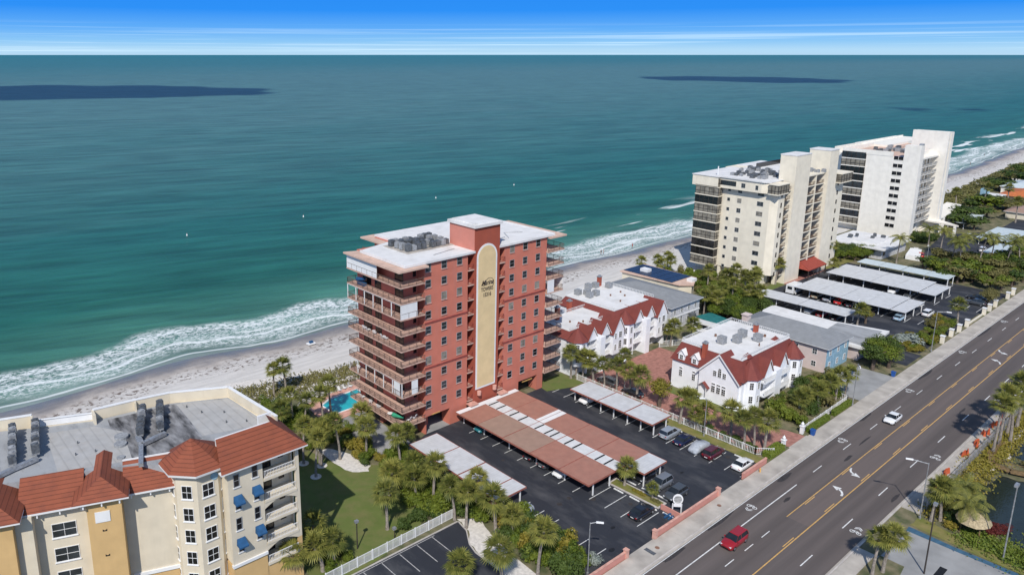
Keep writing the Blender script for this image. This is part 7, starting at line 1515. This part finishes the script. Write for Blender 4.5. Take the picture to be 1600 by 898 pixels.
tag(scrub('ground_cover', [(121.8, 26), (125, 26), (125, 16), (122, 16)], 3000, 4, 'leaf_bush', .6, .2), 'green ground cover by the mini golf grass', 'ground cover')
for (x, y) in scatter([(150, 28), (185, 28), (190, 15), (168, 15), (166, 24), (152, 24)], 3.0, 22): bush(x, y, 1.7, 2.0, vrg.choice(['leaf_olive', 'leaf_bush', 'leaf_yellow']), 'green bush in the mini golf garden at the right edge', 'bushes of the mini golf garden')
# ---- mini golf corner
for i, (x, y, h) in enumerate(((154.4, 30.4, 8.6), (158.1, 30.5, 9.0), (164.9, 30.9, 9.2), (161.5, 29.6, 7.6), (169, 30.4, 8.2))): palm(x, y, h, 'tall palm beyond the road with orange barriers at its foot, %s from the bottom' % ORD[i], 'tall palms beyond the road', 1.15)
palm(103.3, 31.0, 5.4, 'palm at the bottom edge beyond the road, left of a pair', 'pair of palms at the bottom edge', 1.0); palm(105.0, 30.3, 6.0, 'palm at the bottom edge beyond the road, right of a pair', 'pair of palms at the bottom edge', 1.0)
palm(123.5, 30.3, 5.6, 'cabbage palm at the street lamp beyond the road', 'cabbage palms', 1.05); palm(124.6, 29.4, 4.6, 'shorter cabbage palm behind the street lamp beyond the road', 'cabbage palms')
o = coco(126.6, 27.4, 4, 'big feathery date palm beside the thatched hut', 1.05); coco(129.6, 27.6, 4, 'spreading feathery palm at the pond edge', 1.0)
H = thing('thatched_hut', 'small open hut with a pale thatched roof near the pond', 'hut', (125.2, 25.4, 0))
b = MB(); n = 14; ring = lambda r, z: [(125.2 + r * 1.15 * math.cos(2 * math.pi * i / n), 25.4 + r * math.sin(2 * math.pi * i / n), z + .06 * (i % 2)) for i in range(n)]
b.loft(ring(2.3, 2.0), ring(1.7, 2.7), cap=False); b.loft(ring(1.7, 2.7), ring(.5, 3.3)); b.build('thatch', 'thatch', H)
for x, y in ((124, 24.2), (126.5, 24.2), (126.5, 26.6), (124, 26.6)): MB().tube((x, y, 0), (x, y, 2.4), .09).build('post', 'wood', H)
for (x, y) in ((126.5, 23.2), (127.6, 22.6), (128.4, 23.4), (129.3, 22.4)): bush(x, y, 1.0, 1.2, 'leaf_red', 'dark red leaved shrub between the hut and the pond', 'red shrubs')
for (x, y) in scatter([(121.8, 26.6), (124, 28), (128, 29.6), (131.8, 29), (130, 27.2), (126, 26.4)], 1.7, 23): bush(x, y, 1.0, 1.3, vrg.choice(['leaf_bush', 'leaf_yellow', 'leaf_dark']), 'low shrub round the feathery palm', 'shrubs round the feathery palm')
H = thing('boardwalk', 'curved brown timber boardwalk at the right edge by the pond', 'boardwalk', (152, 28, 0))
b = MB(); wallpath(b, [(149.2, 29.2), (153, 30.4), (158, 30.8), (160, 30)], 1.0, .5, .65); wallpath(b, [(149.2, 29.2), (148.8, 26.5), (150.5, 22), (150, 17)], 1.3, .5, .65); b.build('deck_boards', 'wood', H)
railing(H, 149.9, 29.2, 149.5, 26.5, .65, 1.0, 'wood', .5); railing(H, 149.5, 26.5, 151.2, 22, .65, 1.0, 'wood', .5); railing(H, 153, 29.8, 158, 30.2, .65, 1.0, 'wood', .5)
b = MB(); b.tube((159.5, 28.6, 0), (159.5, 28.6, 2.2), .05); b.build
# ---- people on the beach, far off: tiny but standing figures
def person(x, y, label, c=(.05, .08, .2), z=-.3):
    n = 'cloth_%d' % int(c[0] * 1000 + c[1] * 100)
    if n not in M: mat(n, c, .9)
    if 'skin' not in M: mat('skin', (.42, .24, .16), .6); mat('hair', (.05, .03, .02), .9)
    me = bpy.data.meshes.new('person'); V = [(0, 0, .95), (0, 0, 1.2), (0, 0, 1.45), (0, 0, 1.56), (0, .01, 1.72), (.1, 0, .88), (.13, .05, .48), (.13, 0, .05), (-.1, 0, .88), (-.13, -.12, .48), (-.13, -.16, .05), (.19, 0, 1.42), (.24, .03, 1.14), (.24, .12, .9), (-.19, 0, 1.42), (-.24, -.02, 1.14), (-.24, -.02, .88), (.13, .12, .03), (-.13, -.04, .03)]
    E_ = [(0, 1), (1, 2), (2, 3), (3, 4), (0, 5), (5, 6), (6, 7), (0, 8), (8, 9), (9, 10), (2, 11), (11, 12), (12, 13), (2, 14), (14, 15), (15, 16), (7, 17), (10, 18)]
    me.from_pydata(V, E_, []); o = bpy.data.objects.new('person', me); C.objects.link(o); rad = [.15, .13, .15, .055, .1, .1, .065, .045, .1, .065, .045, .06, .045, .035, .06, .045, .035, .04, .04]
    md = o.modifiers.new('skin', 'SKIN'); sv_ = me.skin_vertices[0].data
    for i, r in enumerate(rad): sv_[i].radius = (r, r)
    sv_[0].use_root = True; o.modifiers.new('sub', 'SUBSURF').levels = 1; me.materials.append(M['skin']); o.location = (x, y, z); tag(o, label, 'person', 'people on the beach')
    b = MB(); b.loft([(-.17, -.13, .78), (.17, -.13, .78), (.17, .13, .78), (-.17, .13, .78)], [(-.19, -.15, 1.47), (.19, -.15, 1.47), (.19, .15, 1.47), (-.19, .15, 1.47)]); b.build('shirt', n, o, loc=(0, 0, 0)); MB().tube((0, 0, 1.72), (0, 0, 1.86), .115, .07, 8).build('hair', 'hair', o, loc=(0, 0, 0))
for (p, l, c) in (((211.69, 164.50), 'person in dark clothes walking by the water beyond the red tower', (.03, .03, .05)), ((213.13, 164.48), 'person in pale clothes walking beside the one in dark clothes', (.5, .5, .5)), ((228.17, 162.93), 'person on the sand farther along the beach in red', (.35, .03, .03)), ((640.18, 162.70), 'person wading at the far end of the beach', (.03, .05, .15)), ((579.76, 154.21), 'person standing on the far beach at the water edge', (.1, .1, .1))): person(p[0], p[1], l, c)
H = thing('beach_mat', 'white and blue beach mat and parasol on the sand left of the red tower', 'beach mat', (*(86.42, 155.02), 0)); X_ = (86.42, 155.02)
MB().box(X_[0] - 1, X_[0] + 1, X_[1] - .7, X_[1] + .7, .02, .25).build('mat', 'white', H); MB().box(X_[0] - .4, X_[0] + .5, X_[1] - .3, X_[1] + .4, .26, .7).build('bag', 'blue_cloth', H)
H = thing('swim_buoy', 'small buoy', 'buoy', (0, 0, 0)); 
ring = lambda z, r: [(r * math.cos(2 * math.pi * i / 10), r * math.sin(2 * math.pi * i / 10), z) for i in range(10)]
MB().loft(ring(0, .5), ring(.5, .42)).loft(ring(.5, .42), ring(1.4, .12)).build('float', 'white', H, loc=(0, 0, 0)); MB().loft(ring(1.4, .1), ring(1.9, .1)).build('top_mark', 'orange_plastic', H, loc=(0, 0, 0))
for i, (p, l) in enumerate((((107.21, 289.28), 'small white buoy off the beach, leftmost'), ((161.08, 291.00), 'small white buoy above the corner of the red tower'), ((235.28, 288.01), 'small buoy right above the red tower roof'), ((293.17, 290.15), 'small buoy right of the tower roof'))):
    o = H if i == 0 else copy_tree(H); o.location = (p[0], p[1], -.6); o.scale = (.6, .6, .6); o['label'] = l; o['group'] = 'swim buoys'
# ---- clouds beyond the frame whose shadows darken two patches of sea
cm_ = bpy.data.materials.new('cloud'); cm_.use_nodes = True; cm_.node_tree.nodes['Principled BSDF'].inputs['Base Color'].default_value = (.85, .85, .87, 1); cm_.node_tree.nodes['Principled BSDF'].inputs['Roughness'].default_value = 1; M['cloud'] = cm_
def cloud(px, py, sx, sy, rz, seed, n=16):
    hgt = 2000; k = hgt / math.tan(R(SUN_EL)); cx = px + math.cos(R(SUN_AZ)) * k; cy = py + math.sin(R(SUN_AZ)) * k; rg = random.Random(seed)
    bm = bmesh.new()
    for i in range(n):
        a = rg.uniform(-1, 1); q = (a * sx, rg.uniform(-1, 1) * sy * (1 - a * a * .7), 0); r = rg.uniform(.28, .5) * sy * 1.1
        mt = Matrix.Translation(q) @ Matrix.Diagonal((r * 1.5, r, r * .35, 1)); bmesh.ops.create_icosphere(bm, subdivisions=3, radius=1, matrix=mt)
    for v in bm.verts: v.co += Vector((math.sin(v.co.y / 23 + 1) + math.sin(v.co.x / 11), math.cos(v.co.x / 29) + math.sin(v.co.y / 9), 0)) * 16
    me = bpy.data.meshes.new('cloud'); bm.to_mesh(me); bm.free(); me.materials.append(cm_); o = bpy.data.objects.new('cloud', me); C.objects.link(o); o.location = (cx, cy, hgt); o.rotation_euler = (0, 0, R(rz)); o['kind'] = 'stuff'; tag(o, 'flat fair weather cloud high above, outside the picture', 'cloud')
cloud(360, 1650, 270, 230, -50, 3, 34); cloud(2140, 1190, 90, 240, -30, 5, 30); cloud(1130, 360, 60, 14, -25, 8, 9)
